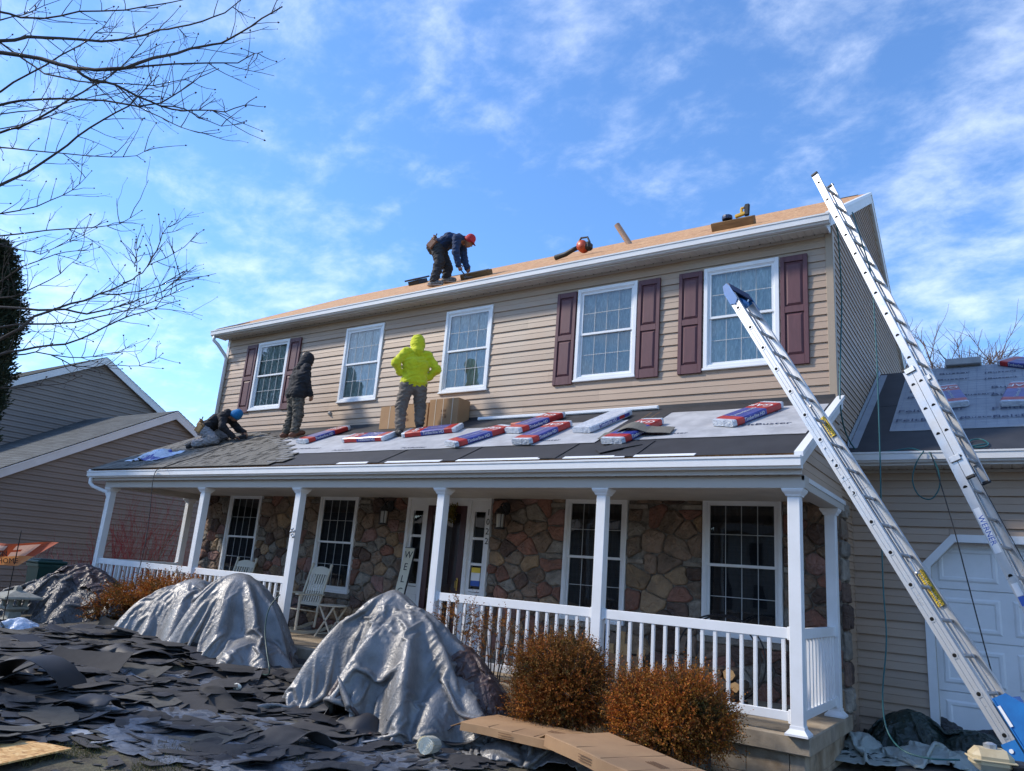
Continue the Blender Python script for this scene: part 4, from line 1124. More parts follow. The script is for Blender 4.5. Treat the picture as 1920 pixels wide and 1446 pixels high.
# drive
dv = MB(); P = [[(x, y, gz(x, y)+.02+ (.17*smooth((y+1.5)/2.2))) for y in np.linspace(-40, GY+.2, 40)] for x in np.linspace(13.5, 19.5, 8)]; dv.grid(P[::-1]); part('driveway', dv, m_drive, kind='structure', smooth_=True)

# ------------------------------------------------------------------ neighbouring house
def neighbour():
    n = thing('neighbouring_house', 'taupe sided neighbouring house with two white trimmed gables at the left', 'house', (-9, 2, -.2))
    NX, MX = -6.0, -11.2
    ap = hx(328, 772, NX); s = .565
    ma = hx(195, 672, MX); ms = .555
    y0, y1 = -3.6, 2*ap.y + 3.6
    def lz(y): return ap.z - s*abs(y-ap.y)
    def mz(y): return ma.z - ms*abs(y-ma.y)
    PN = .146; z = -.30
    while z < ap.z-.15:
        def ends(zz):
            h = (ap.z-.10-zz)/s; return ((NX, max(y0, ap.y-h)), (NX, min(y1, ap.y+h)))
        mb = MB(); board(mb, ends, (1, 0, 0), z, PN, z, min(z+PN, ap.z-.12), out=.042); part('siding_board', mb, m_siding_n, n); z += PN
    z = lz(ap.y-5.2)-.4
    M0, M1 = ma.y-4.6, ma.y+4.6
    while z < ma.z-.15:
        def ends(zz):
            h = (ma.z-.10-zz)/ms; return ((MX, max(M0, ma.y-h)), (MX, min(M1, ma.y+h)))
        mb = MB(); board(mb, ends, (1, 0, 0), z, PN*1.15, z, min(z+PN*1.15, ma.z-.12), out=.05); part('siding_board', mb, m_siding_n, n); z += PN*1.15
    # roofs with courses
    for (xa, xb, c, f, wdt, nm) in ((MX, NX+.16, ap, lz, 5.4, 'wing_roof'), (-22, MX+.20, ma, mz, 5.0, 'main_roof')):
        mb = MB()
        for sg in (-1, 1):
            k = 0; d = 0.0
            while d < wdt:
                d1 = min(d+.14, wdt); ya, yb = c.y+sg*d, c.y+sg*d1
                x = xa - random.random()
                while x < xb:
                    p, q = max(x, xa), min(x+random.uniform(.5, 1.0), xb)
                    if q-p > .02: mb.quad((p, ya, f(ya)+.022), (q, ya, f(ya)+.022), (q, yb, f(yb)+.034), (p, yb, f(yb)+.034)); mb.quad((p, yb, f(yb)+.034), (q, yb, f(yb)+.034), (q, yb, f(yb)+.0), (p, yb, f(yb)+.0))
                    x = max(q, x+.3)
                d = d1
        o = part('roof_shingles', mb, m_shingle_n, n); o['kind'] = 'stuff'
        for sg in (-1, 1):
            mb = MB(); ya, yb = c.y, c.y+sg*wdt
            P = [(xb-.05, ya, f(ya)-.02), (xb-.05, yb, f(yb)-.02), (xb-.05, yb, f(yb)-.24), (xb-.05, ya, f(ya)-.24)]
            mb.prism(P, (.045, 0, 0)); part('rake_board', mb, m_whiteold, n)
            mb = MB(); P = [(xb-.2, ya, f(ya)-.03), (xb-.2, yb, f(yb)-.03), (xb-.2, yb, f(yb)-.001), (xb-.2, ya, f(ya)-.001)]; mb.prism(P, (.205, 0, 0)); part('roof_edge', mb, m_white, n)
    mb = MB(); mb.quad((NX-.01, y0, -.4), (MX, y0, -.4), (MX, y0, lz(y0)-.1), (NX-.01, y0, lz(y0)-.1)); mb.quad((NX-.01, y1, -.4), (MX, y1, -.4), (MX, y1, lz(y1)-.1), (NX-.01, y1, lz(y1)-.1))
    mb.quad((MX-.03, M0, -.4), (-22, M0, -.4), (-22, M0, mz(M0)-.1), (MX-.03, M0, mz(M0)-.1)); mb.quad((MX-.03, M1, -.4), (-22, M1, -.4), (-22, M1, mz(M1)-.1), (MX-.03, M1, mz(M1)-.1)); part('wall', mb, m_siding_n, n)
neighbour()

# ------------------------------------------------------------------ foliage and twigs
def np_obj(name, V, F, mats, parent=None, loc=None, mi=None, smooth_=False):
    me = bpy.data.meshes.new(name)
    V = np.asarray(V, np.float32); F = np.asarray(F, np.int32); k = F.shape[1]
    off = root_loc(parent) if parent is not None else Vector(loc or (0, 0, 0))
    V = V - np.array(off, np.float32)
    me.vertices.add(len(V)); me.vertices.foreach_set('co', V.ravel())
    me.loops.add(F.size); me.loops.foreach_set('vertex_index', F.ravel())
    me.polygons.add(len(F)); me.polygons.foreach_set('loop_start', np.arange(0, F.size, k, dtype=np.int32)); me.polygons.foreach_set('loop_total', np.full(len(F), k, np.int32))
    for m in (mats if isinstance(mats, (list, tuple)) else [mats]): me.materials.append(m)
    if mi is not None: me.polygons.foreach_set('material_index', np.asarray(mi, np.int32))
    if smooth_: me.polygons.foreach_set('use_smooth', np.ones(len(F), bool))
    me.update(calc_edges=True); me.validate()
    o = bpy.data.objects.new(name, me); COL.objects.link(o)
    if parent is not None: o.parent = parent
    else: o.location = off
    return o
def leaves(P, D, ln, wd):
    """one folded diamond per point P along direction D"""
    n = len(P); D = D/np.linalg.norm(D, axis=1, keepdims=True)
    R = rng.normal(size=(n, 3)); S = np.cross(D, R); S /= np.linalg.norm(S, axis=1, keepdims=True)+1e-9
    U = np.cross(S, D)
    L = ln*(rng.uniform(.6, 1.3, (n, 1))); W_ = wd*(rng.uniform(.7, 1.2, (n, 1)))
    V = np.stack([P, P+D*L*.5+S*W_*.5+U*W_*.15, P+D*L, P+D*L*.5-S*W_*.5+U*W_*.15], 1).reshape(-1, 3)
    F = np.arange(4*n).reshape(n, 4)
    return V, F
def shrub(name, label, cat, lobes, mat, nst, ln=.021, wd=.013, per=15, stem=.17, loc=None, group=None, up=.35):
    """lobes: (centre, radii).  sprigs grow out of the lobes, leaves along each sprig"""
    c0 = lobes[0][0]
    if loc is None: loc = (c0[0], c0[1], gz(c0[0], c0[1]))
    root = thing(name, label, cat, loc, group)
    vol = np.array([l[1][0]*l[1][1]*l[1][2] for l in lobes])**.66; vol /= vol.sum()
    Ps, Ds = [], []; tw = MB()
    for i in range(nst):
        l = lobes[rng.choice(len(lobes), p=vol)]
        d = rng.normal(size=3); d /= np.linalg.norm(d); d[2] = d[2]*.9+.12
        r_ = rng.uniform(.45, 1.0)**.5*.88
        wob = 1+.26*mnoise.noise((d[0]*3+l[0][0]*3, d[1]*3, d[2]*3+l[0][1]*3))
        p = np.array(l[0]) + d*np.array(l[1])*r_*wob
        if p[2] < loc[2]+.03: continue
        g = d*np.array([1, 1, .8]) + np.array([0, 0, up]) + rng.normal(size=3)*.35; g /= np.linalg.norm(g)
        L = stem*rng.uniform(.45, 1.5)
        t = np.linspace(.1, 1, per)[:, None]
        bend = rng.normal(size=3)*.15
        q = p + g*L*t + bend*L*t*t
        dd = g*.7 + rng.normal(size=(per, 3))*.75
        Ps.append(q); Ds.append(dd)
        if i % 4 == 0: tw.tube([p-g*.05, p+g*L*.5, p+g*L], [.003, .002, .0012], 3, cap=False)
    V, F = leaves(np.concatenate(Ps), np.concatenate(Ds), ln, wd)
    np_obj('crown', V, F, mat, root)
    for l in lobes:
        for k in range(6):
            a = rng.uniform(0, 6.28); b = (l[0][0]+.6*l[1][0]*math.cos(a), l[0][1]+.6*l[1][1]*math.sin(a), l[0][2]+.3*l[1][2])
            tw.tube([(l[0][0]+.05*math.cos(a), l[0][1]+.05*math.sin(a), loc[2]-.02), ((l[0][0]+b[0])/2, (l[0][1]+b[1])/2, (loc[2]+b[2])/2+.1), b], [.012, .008, .004], 5)
    part('stems', tw, m_bark, root)
    return root
def lobe(px0, px1, pt, pb, y, depth=None, k=1.0):
    """an ellipsoid that fills the pixel box at distance y"""
    a, b = hy(px0, (pt+pb)/2, y), hy(px1, (pt+pb)/2, y); t, u = hy((px0+px1)/2, pt, y), hy((px0+px1)/2, pb, y)
    c = (a+b)/2; rx = (b-a).length/2*k; rz = abs(t.z-u.z)/2*k
    return ((c.x, c.y, (t.z+u.z)/2), (rx*.82, depth or rx*.9, rz*.88))
shrub('boxwood_shrub', 'larger rust coloured boxwood in front of the porch column', 'shrub', [lobe(972, 1120, 1195, 1330, -2.60), lobe(1010, 1140, 1200, 1400, -2.65), lobe(965, 1080, 1250, 1400, -2.68)], m_rust, 6200, group='rusty boxwoods along the porch')
shrub('boxwood_shrub', 'broader brighter orange boxwood nearest the porch corner', 'shrub', [lobe(1145, 1270, 1262, 1420, -2.72), lobe(1230, 1345, 1258, 1400, -2.75), lobe(1270, 1372, 1310, 1430, -2.72), lobe(1180, 1330, 1320, 1440, -2.8)], m_rust2, 7600, group='rusty boxwoods along the porch')
shrub('boxwood_shrub', 'orange topped boxwood between the two silver tarps and railing at the left', 'shrub', [lobe(235, 330, 1088, 1150, -2.5), lobe(285, 365, 1080, 1150, -2.45)], m_rust2, 900, ln=.03, wd=.02, group='rusty boxwoods along the porch')
shrub('boxwood_shrub', 'olive brown boxwood peeping from the grey tarp fold', 'shrub', [lobe(183, 240, 1110, 1195, -2.75)], m_rust, 800, ln=.03, wd=.02, group='rusty boxwoods along the porch')
shrub('boxwood_shrub', 'yellowish sprigs of boxwood behind the brown tarp by the railing', 'shrub', [lobe(822, 900, 1118, 1220, -2.35), lobe(880, 980, 1150, 1260, -2.42)], m_rust, 260, stem=.14, group='rusty boxwoods along the porch')

class Tree:
    def __init__(s): s.mb = MB(); s.buds = MB()
    def limb(s, pts, r0, r1, n=6):
        k = len(pts); s.mb.tube(pts, [r0+(r1-r0)*(i/(k-1))**.8 for i in range(k)], n)
    def bud(s, p, d, r):
        p = Vector(p); d = Vector(d).normalized()
        u = d.orthogonal().normalized(); w = d.cross(u)
        ring_ = [p+d*r*.9+(u*math.cos(a)+w*math.sin(a))*r for a in (0, 1.57, 3.14, 4.71)]
        s.buds.add([p]+ring_+[p+d*r*2.6], [(0, 2, 1), (0, 3, 2), (0, 4, 3), (0, 1, 4), (5, 1, 2), (5, 2, 3), (5, 3, 4), (5, 4, 1)])
    def grow(s, p, d, L, r, lev, spread=.5, upw=.25, buds=True, n=4, rat=.62, kids=(2, 4)):
        p = Vector(p); d = Vector(d).normalized(); pts = [p]; dd = d.copy(); k = 4
        for i in range(k):
            dd = (dd + Vector(rng.normal(size=3))*.12 + Vector((0, 0, upw*.25))).normalized(); pts.append(pts[-1]+dd*L/k)
        s.mb.tube(pts, [r*(1-.55*i/k) for i in range(k+1)], n, cap=False)
        if buds and lev == 0: s.bud(pts[-1], dd, r*2.3)
        if lev > 0:
            for j in range(int(rng.integers(kids[0], kids[1]+1))):
                t = rng.uniform(.3, 1.0); i = min(k-1, int(t*k)); q = pts[i]+(pts[i+1]-pts[i])*(t*k-i)
                a = Vector(rng.normal(size=3)); a = (a-dd*a.dot(dd)).normalized()
                s.grow(q, dd*(1-spread*.5)+a*spread+Vector((0, 0, upw)), L*rat*rng.uniform(.75, 1.2), r*.52, lev-1, spread, upw, buds, n, rat, kids)
def on(u, v, dep): return CAM_C + ray(u, v)*dep
def near_tree():
    t = Tree(); s6 = .3457; s1 = .2904
    A = lambda L: [(a*s6, b*s6) for a, b in L]
    B = lambda L: [(a*s1, 480+b*s1) for a, b in L]
    limbs = [
     (A([(-250, 40), (0, 65), (110, 95), (240, 100), (430, 62), (680, 55), (860, 25), (990, 0), (1100, -60)]), 6.9, 8),
     (A([(-300, 300), (0, 222), (150, 200), (330, 208), (550, 225), (720, 203), (860, 162), (960, 148), (1100, 115), (1220, 70), (1300, 5)]), 6.6, 11),
     (A([(-350, 260), (0, 285), (220, 318), (420, 372), (520, 380), (680, 370), (830, 315), (960, 290), (1100, 252), (1200, 235), (1300, 180), (1420, 100), (1525, 40)]), 6.4, 14),
     (A([(520, 380), (640, 378), (930, 348), (1130, 342), (1290, 342), (1380, 290), (1420, 282)]), 6.4, 7),
     (A([(420, 385), (500, 435), (620, 458), (750, 525), (870, 575), (1000, 602), (1080, 598), (1220, 608), (1330, 570), (1385, 530)]), 6.4, 8),
     (A([(870, 575), (1000, 590), (1080, 640), (1200, 685), (1330, 658)]), 6.4, 4),
     (A([(-300, 640), (0, 570), (120, 545), (330, 535), (560, 545), (750, 578), (870, 560), (1000, 480), (1080, 420), (1180, 375)]), 7.1, 10),
     (A([(-300, 800), (0, 720), (110, 690), (300, 590), (450, 500), (560, 440), (640, 380), (760, 250), (830, 160)]), 7.3, 9),
     (A([(-300, 1150), (0, 1005), (150, 935), (300, 835), (420, 740), (560, 650), (700, 575), (790, 480), (855, 415)]), 7.0, 11),
     (A([(-200, 790), (0, 800), (150, 815), (340, 832), (600, 852), (740, 845), (830, 798)]), 7.2, 6),
     (A([(-250, 1240), (0, 1160), (200, 1120), (340, 1060), (430, 1000), (495, 930)]), 7.4, 6),
     (A([(-300, 1310), (0, 1280), (250, 1250), (500, 1235), (650, 1215), (765, 1145)]), 7.1, 6),
     (A([(-200, 540), (0, 500), (160, 400), (330, 300), (480, 220), (560, 150), (640, 40)]), 6.8, 7),
     (A([(-200, 150), (0, 230), (140, 330), (240, 400), (420, 440), (560, 450), (830, 465), (1000, 430), (1160, 370)]), 6.7, 7),
     (A([(-250, 60), (0, 110), (130, 80), (240, 30), (380, -20)]), 7.2, 6),
     (A([(-100, 600), (0, 620), (200, 600), (360, 560), (520, 520), (700, 500), (880, 470), (1020, 430)]), 7.5, 5),
     (A([(-100, 690), (0, 700), (180, 660), (330, 610), (480, 560), (560, 540)]), 7.6, 5),
     (A([(640, 470), (750, 580), (880, 640), (980, 690), (1090, 720), (1180, 705)]), 6.5, 4),
     (B([(-200, 640), (0, 540), (130, 470), (220, 390), (380, 335), (540, 290), (640, 245), (760, 200), (860, 150), (920, 110), (990, 0)]), 6.8, 10),
     (B([(-200, 320), (0, 330), (250, 350), (420, 345), (560, 375), (700, 345), (830, 310), (920, 270), (1050, 230), (1130, 160), (1190, 110)]), 7.0, 8),
     (B([(-100, 470), (130, 440), (320, 440), (480, 430), (700, 380), (900, 325), (1000, 290), (1100, 250), (1180, 200)]), 7.2, 7),
     (B([(-200, 700), (60, 620), (230, 590), (420, 570), (600, 500), (760, 420), (860, 380), (1000, 340), (1155, 290)]), 7.0, 9),
     (B([(100, 640), (230, 620), (450, 655), (600, 650), (760, 620), (865, 580)]), 7.1, 5),
     (B([(330, 640), (470, 710), (600, 720), (760, 705), (900, 710), (1000, 670), (1050, 630)]), 7.1, 4),
     (B([(-150, 860), (150, 850), (370, 830), (470, 800), (525, 775)]), 6.9, 4),
     (B([(-150, 300), (0, 270), (100, 260), (250, 190), (390, 115), (470, 40), (520, 0)]), 7.4, 6),
     (B([(640, 245), (760, 250), (900, 230), (1040, 190), (1120, 140), (1200, 95)]), 6.8, 5),
     (B([(880, 100), (885, 40), (885, -30), (880, -120)]), 6.8, 3),
     (A([(730, 1446), (740, 1400), (735, 1320)]), 6.9, 3), (A([(800, 1446), (850, 1360), (880, 1270), (930, 1205)]), 6.9, 4), (A([(800, 1440), (900, 1400), (1000, 1340), (1065, 1268)]), 6.9, 3),
     (A([(-100, 1600), (120, 1446), (300, 1380), (420, 1360), (485, 1330)]), 7.3, 5), (A([(-100, 1300), (0, 1325), (130, 1360), (220, 1380), (380, 1310), (520, 1240)]), 7.3, 5),
    ]
    trunk = on(-520, 1000, 7.6); trunk = Vector((trunk.x, trunk.y, gz(trunk.x, trunk.y)))
    for P, dep, w in limbs:
        pts = []
        ph = rng.uniform(0, 6)
        for i, (a, b) in enumerate(P):
            pts.append(on(a, b, dep + .25*math.sin(i*.8+ph)))
        # refine with a little wander
        R_ = [pts[0]]
        for a, b in zip(pts[:-1], pts[1:]):
            m = (a+b)/2 + Vector(rng.normal(size=3))*.004; R_ += [m, b]
        r0 = w*.00165; t.limb(R_, r0, max(.0022, r0*.22), 6)
        t.bud(R_[-1], R_[-1]-R_[-2], .0085)
        if P[0][0] < 0:
            h = R_[0].z; tp = trunk + Vector((0, 0, max(1.6, (h-trunk.z)*.72)))
            m = (tp+R_[0])/2 + Vector((0, 0, .1)); t.limb([tp, m, R_[0]], r0*1.8, r0, 6)
        # side twigs
        for k in range(1, len(R_)-1):
            for _ in range(2):
                if rng.random() < .55:
                    d = (R_[k+1]-R_[k]).normalized(); a = Vector(rng.normal(size=3)); a = (a-d*a.dot(d)).normalized()
                    t.grow(R_[k], d*.75+a*.7+Vector((0, 0, .12)), rng.uniform(.10, .48)*(1 if w > 4 else .6), .0042, int(rng.integers(0, 2)), .5, .12, True, 4, .6, (1, 3))
    t.limb([trunk, trunk+Vector((.05, 0, 2)), trunk+Vector((.0, .1, 4.0)), trunk+Vector((.1, .1, 6.5)), trunk+Vector((.0, .0, 8.5))], .17, .04, 10)
    root = thing('bare_maple_tree', 'leafless maple with budding branches reaching in from the left', 'tree', trunk)
    part('trunk', t.mb, m_bark, root, smooth_=True); part('buds', t.buds, m_bud, root, kind='stuff')
near_tree()
def far_tree(base, h, label, seed, far=True, group='bare trees beyond the garage roof'):
    global rng
    keep = rng; rng = np.random.default_rng(seed)
    t = Tree(); b = Vector(base)
    t.limb([b, b+Vector((0, 0, h*.3))], h*.02, h*.015, 6)
    for k in range(13 if far else 7):
        a = k*2.4; t.grow(b+Vector((0, 0, h*(.2+.018*k))), (math.cos(a)*(.35+.03*k), math.sin(a)*(.35+.03*k), .9), h*.36, h*(.013 if far else .0085), 4, .55, .12, False, 3, .64, (4, 5) if far else (3, 4))
    root = thing('bare_tree', label, 'tree', b, group); part('trunk', t.mb, m_bark_far, root)
    rng = keep
p = on(1785, 900, 40); TS = lambda px, dep: (on(px[0], px[1], dep).z+.5)/1.08
far_tree((p.x, p.y, -.5), TS((1785, 585), 40)*1.0, 'rounder bare tree beyond the garage roof, right of the tall ladder', 5)
p = on(1705, 900, 46); far_tree((p.x, p.y, -.5), TS((1705, 590), 46)*1.02, 'bare tree mostly hidden behind the tall ladder rails', 8)

# evergreen column at the left edge
def evergreen():
    c = hx(-72, 700, -3.2); top = hx(10, 470, -3.2).z; bot = hx(-5, 925, -3.2).z
    root = thing('evergreen_tree', 'dark columnar evergreen at the left edge of the neighbouring house', 'tree', (c.x, c.y, -.2))
    rw = (hx(2, 700, -3.2)-c).length
    Ps, Ds = [], []
    for i in range(7000):
        h = rng.random(); z = bot+(top-bot)*h
        prof = min(1, (1-h)*3.2)**.7*min(1, .75+h*2.2)**.8
        a = rng.uniform(0, 6.283); rr = rw*prof*(.45+.55*rng.random()**.5)*(1+.30*mnoise.noise((math.cos(a)*2, math.sin(a)*2, z*2.2)))
        p = np.array([c.x+rr*math.cos(a), c.y+rr*math.sin(a), z]); d = np.array([math.cos(a)*.8, math.sin(a)*.8, .75]); L = rng.uniform(.12, .28)
        t = np.linspace(0, 1, 7)[:, None]; Ps.append(p+d*L*t); Ds.append(d+rng.normal(size=(7, 3))*.6)
    V, F = leaves(np.concatenate(Ps), np.concatenate(Ds),   .10, .04); np_obj('crown', V, F, m_everg, root)
    mb = MB(); mb.tube([(c.x, c.y, -.3), (c.x, c.y, bot+.3), (c.x, c.y, top-.6)], [.13, .11, .03], 8); part('trunk', mb, m_bark, root)
evergreen()

# red twigged dogwood between the houses
def dogwood():
    b0 = hx(205, 1095, -1.6); root = thing('dogwood_shrub', 'leafless red stemmed dogwood growing between the two houses', 'shrub', (b0.x, b0.y, gz(b0.x, b0.y)))
    t = Tree(); zb = gz(b0.x, b0.y)
    for k in range(130):
        u = rng.uniform(70, 345); b = hx(u, 1100, -1.6+rng.uniform(-.6, .5)); L = rng.uniform(.6, 1.5)*(1.35 if 180 < u < 300 else .75)
        t.grow((b.x, b.y, zb), (rng.normal()*.22, rng.normal()*.22, 1), L, .0075, 2, .5, .3, False, 3, .5, (2, 4))
    part('stems', t.mb, m_redtwig, root)
    v = Tree(); b = hx(290, 1095, -1.2)
    v.grow((b.x, b.y, zb), (.1, 0, 1), 1.5, .011, 2, .5, .2, True, 4, .5, (3, 4))
    r2 = thing('sapling', 'thin grey sapling in front of the red stemmed dogwood', 'sapling', (b.x, b.y, zb)); part('trunk', v.mb, m_bark, r2)
dogwood()

# ------------------------------------------------------------------ draped sheets: a small position based cloth solver
def dome(cx, cy, rx, ry, h, pw=1.0, pl=0, pa=.0, ph=0.0):
    """bump of height h over the ground plane"""
    def f(X, Y):
        d = ((X-cx)/rx)**2 + ((Y-cy)/ry)**2
        if pl:
            th = np.arctan2((Y-cy)/ry, (X-cx)/rx); d = d*(1+pa*np.cos(pl*th+ph+.8*np.sin(2*th))*np.clip(d*2, 0, 1))
        return h*np.clip(1-d**pw, 0, None)**.75
    return f
def np_gz(X, Y):
    t = np.clip((11.0-X)/8.0, 0, 1); u = np.clip((-Y-5)/8, 0, 1)
    return -.47 + .30*t*t*(3-2*t) - .06*u*u*(3-2*u)
def drape(org, ux, uy, nx, ny, sp, bumps, gather=1.12, steps=90, iters=8, z0=1.2, seed=1, rough=.02, base=None, refine=0, fine_gather=1.05):
    """sheet of nx x ny points starting at org, edges along ux,uy (2D unit vectors), spacing sp; returns grid of points"""
    r = np.random.default_rng(seed); ux = np.array(ux, float); uy = np.array(uy, float)
    I, J = np.meshgrid(np.arange(nx), np.arange(ny), indexing='ij')
    P = np.zeros((nx, ny, 3)); P[..., :2] = np.array(org)[None, None] + I[..., None]*ux*sp + J[..., None]*uy*sp
    base = base or np_gz
    def H(X, Y):
        h = np.zeros_like(X)
        for b in bumps: h = np.maximum(h, b(X, Y))
        return base(X, Y) + h
    P[..., 2] = H(P[..., 0], P[..., 1]) + z0*.25 + .05
    nz_ = np.array([[mnoise.noise((i*.16+seed, j*.16, seed*1.7)) + .5*mnoise.noise((i*.4, j*.4+seed, 3.1)) for j in range(ny)] for i in range(nx)])
    P[..., 2] += nz_*sp*2.2
    P += r.normal(size=P.shape)*sp*.05
    def solve(P, sp, gather, steps, iters, bend, fric):
        nx, ny = P.shape[:2]; Q = P.copy(); rest = sp*gather
        C = []
        def pairs(di, dj, L, k):
            """views of all (i,j)-(i+di,j+dj) pairs, coloured so that no point is in a view twice"""
            n = 2*max(di, 1) if di else 2*dj
            for c in range(n if di else n):
                if di:
                    a = P[c:nx-di:n]; b = P[c+di:nx:n]; m = min(len(a), len(b)); a, b = a[:m], b[:m]
                    if dj > 0: a, b = a[:, :-dj], b[:, dj:]
                    elif dj < 0: a, b = a[:, -dj:], b[:, :dj]
                else:
                    a = P[:, c:ny-dj:n]; b = P[:, c+dj:ny:n]; m = min(a.shape[1], b.shape[1]); a, b = a[:, :m], b[:, :m]
                if a.size: C.append((a, b, L, k))
        pairs(1, 0, rest, 1.0); pairs(0, 1, rest, 1.0); pairs(1, 1, rest*1.41421, .7); pairs(1, -1, rest*1.41421, .7); pairs(2, 0, rest*2, bend); pairs(0, 2, rest*2, bend)
        for st in range(steps):
            v = (P-Q)*.93; Q = P.copy(); P += v; P[..., 2] -= .0045
            for it in range(iters):
                for a, b, L, k in C:
                    d = b-a; l = np.sqrt(np.einsum('ijk,ijk->ij', d, d))+1e-9
                    d *= ((l-L)/l*(.5*k))[..., None]; a += d; b -= d
                h = H(P[..., 0], P[..., 1]) + .012
                low = P[..., 2] < h
                P[..., 2] = np.where(low, h, P[..., 2])
                P[..., :2] = np.where(low[..., None], Q[..., :2]+(P[..., :2]-Q[..., :2])*fric, P[..., :2])
        return P
    P = solve(P, sp, gather, steps, iters, .18, .55)
    if refine:
        P = upsample(P); P += r.normal(size=P.shape)*sp*.03
        P = solve(P, sp/2*gather, fine_gather, refine, 6, .10, .35)
    return P
def V2(p):
    d = mnoise.voronoi(p)[0]; return d[1]-d[0]
def wrinkle(P, amp=.016, sc=3.4, seed=0, peak=None):
    """sharp creases: ridged noise laid over the draped sheet"""
    N = np.cross(np.gradient(P, axis=0), np.gradient(P, axis=1)); N /= np.linalg.norm(N, axis=-1, keepdims=True)+1e-9; N *= np.sign(N[..., 2:3]+1e-6)
    for i in range(P.shape[0]):
        for j in range(P.shape[1]):
            q = P[i, j]; w_ = Vector((mnoise.noise((q[0]*1.5, q[1]*1.5, q[2]*1.5+seed)), mnoise.noise((q[0]*1.5+7, q[1]*1.5, q[2]*1.5)), 0))*.22
            a = V2(Vector((q[0]*sc+seed, q[1]*sc*.9, q[2]*sc*.6))+w_); b = V2(Vector((q[0]*sc*2.1, q[1]*sc*2.0+seed, q[2]*sc*1.3))+w_*2); c_ = V2(Vector((q[0]*sc*4.2+q[2]*3, q[1]*sc*4.0+seed, q[2]*sc*2.6))+w_*2)
            e = amp*((a-.3)*2.6-1.5*(b-.3)+.65*(c_-.3))
            if peak:
                dx, dy = q[0]-peak[0], q[1]-peak[1]; r = math.hypot(dx, dy); th = math.atan2(dx, -dy)
                s1 = 1-2*abs(mnoise.noise((th*1.9+seed, r*.55, seed))); s2 = 1-2*abs(mnoise.noise((th*4.3, r*.9+seed, seed+3)))
                f = smooth(r/.3)*smooth((q[2]-gz(q[0], q[1])-.03)/.30); e += f*(.07*(s1-.5)*(.6+.5*r)+.035*(s2-.5))
            P[i, j] = q+N[i, j]*e
    return P
def upsample(P):
    for ax in (0, 1):
        P = np.moveaxis(P, ax, 0); Q = np.pad(P, ((1, 2), (0, 0), (0, 0)), mode='edge'); n = len(P)
        mid = (-Q[0:n-1]+9*Q[1:n]+9*Q[2:n+1]-Q[3:n+2])/16; R_ = np.empty((2*n-1,)+P.shape[1:]); R_[0::2] = P; R_[1::2] = mid; P = np.moveaxis(R_, 0, ax)
    return P
def cloth_obj(name, P, mats, label, cat, group=None, levels=2, mi_fn=None, thick=.004, parent=None, peak=None):
    if '_tarp' in name or 'plastic' in name:
        for _ in range(1 if P.shape[0] > 90 else 2): P = upsample(P)
        levels = 0
        if peak is None: P = wrinkle(P, .012, 3.2, len(label)*.37)
    nx, ny = P.shape[:2]
    V = P.reshape(-1, 3); idx = np.arange(nx*ny).reshape(nx, ny)
    F = np.stack([idx[:-1, :-1], idx[1:, :-1], idx[1:, 1:], idx[:-1, 1:]], -1).reshape(-1, 4)
    c = V.mean(0); loc = (float(c[0]), float(c[1]), float(V[:, 2].min()))
    o = np_obj(name, V, F, mats, parent, loc, None, True)
    if levels: s = o.modifiers.new('fine', 'SUBSURF'); s.levels = levels; s.render_levels = levels
    if thick: t = o.modifiers.new('sheet', 'SOLIDIFY'); t.thickness = thick; t.offset = -1; t.material_offset = (1 if isinstance(mats, list) and len(mats) > 1 else 0)
    if parent is None: tag(o, label, cat, group)
    return o
def yx(a, b, y): p = hy(a, b, y); return p

# big silver tarp over the shrubs at the left
k1 = hy(458, 1078, -2.75)
b1 = [dome(k1.x, -2.8, .95, .66, k1.z+.25, .95, 9, .30, 1.0), dome(k1.x-1.0, -2.8, .9, .62, hy(370, 1095, -2.75).z+.27, .9, 8, .3), dome(k1.x-1.5, -2.8, .80, .66, hy(305, 1112, -2.75).z+.30, .9, 8, .3), dome(k1.x+.75, -3.0, .6, .6, .45, 1.0, 7, .3)]
P = drape((k1.x-2.35, -4.55), (1, .04), (-.04, 1), 78, 46, .056, b1, 1.14, 80, 7, 1.0, 3, refine=28, fine_gather=1.10)
tarp1 = cloth_obj('silver_tarp', P, [m_tarp, m_tarp_b], 'large silver tarp draped over shrubs left of the steps, with a single rounded peak', 'tarp', 'silver tarps over the shrubs', peak=(k1.x, -2.75))
# second one, pointed, nearer
k2 = hy(742, 1098, -2.85)
b2 = [dome(k2.x, -2.85, .88, .80, k2.z+.34, .78, 8, .45, .6), dome(k2.x+.42, -2.95, .90, .80, (k2.z+.34)*.88, .9, 9, .4), dome(k2.x+1.05, -3.0, .7, .6, .60, .9, 7, .3), dome(k2.x-.55, -3.1, .45, .45, .36, .9, 7, .3)]
P = drape((k2.x-1.2, -4.36), (.997, .05), (-.05, .997), 64, 43, .053, b2, 1.15, 80, 7, 1.0, 8, refine=28, fine_gather=1.10)
tarp2 = cloth_obj('silver_tarp', P, [m_tarp, m_tarp_b], 'silver tarp with deep folds hanging from a sharp peak, nearest the white railing', 'tarp', 'silver tarps over the shrubs', peak=(k2.x, -2.8))
# brown backed corner folded over beside it
p = hy(905, 1190, -2.5)
P = drape((p.x-.52, -3.0), (.95, -.30), (.30, .95), 26, 22, .045, [dome(p.x-.1, -2.72, .62, .5, .86, .9), dome(p.x+.25, -2.75, .45, .45, .62, .9)], 1.12, 60, 6, .9, 12, refine=16, fine_gather=1.08)
cloth_obj('brown_tarp', P, m_tarp_b, 'small brown tarp slumped over the right shoulder of the pointed silver tarp', 'tarp')
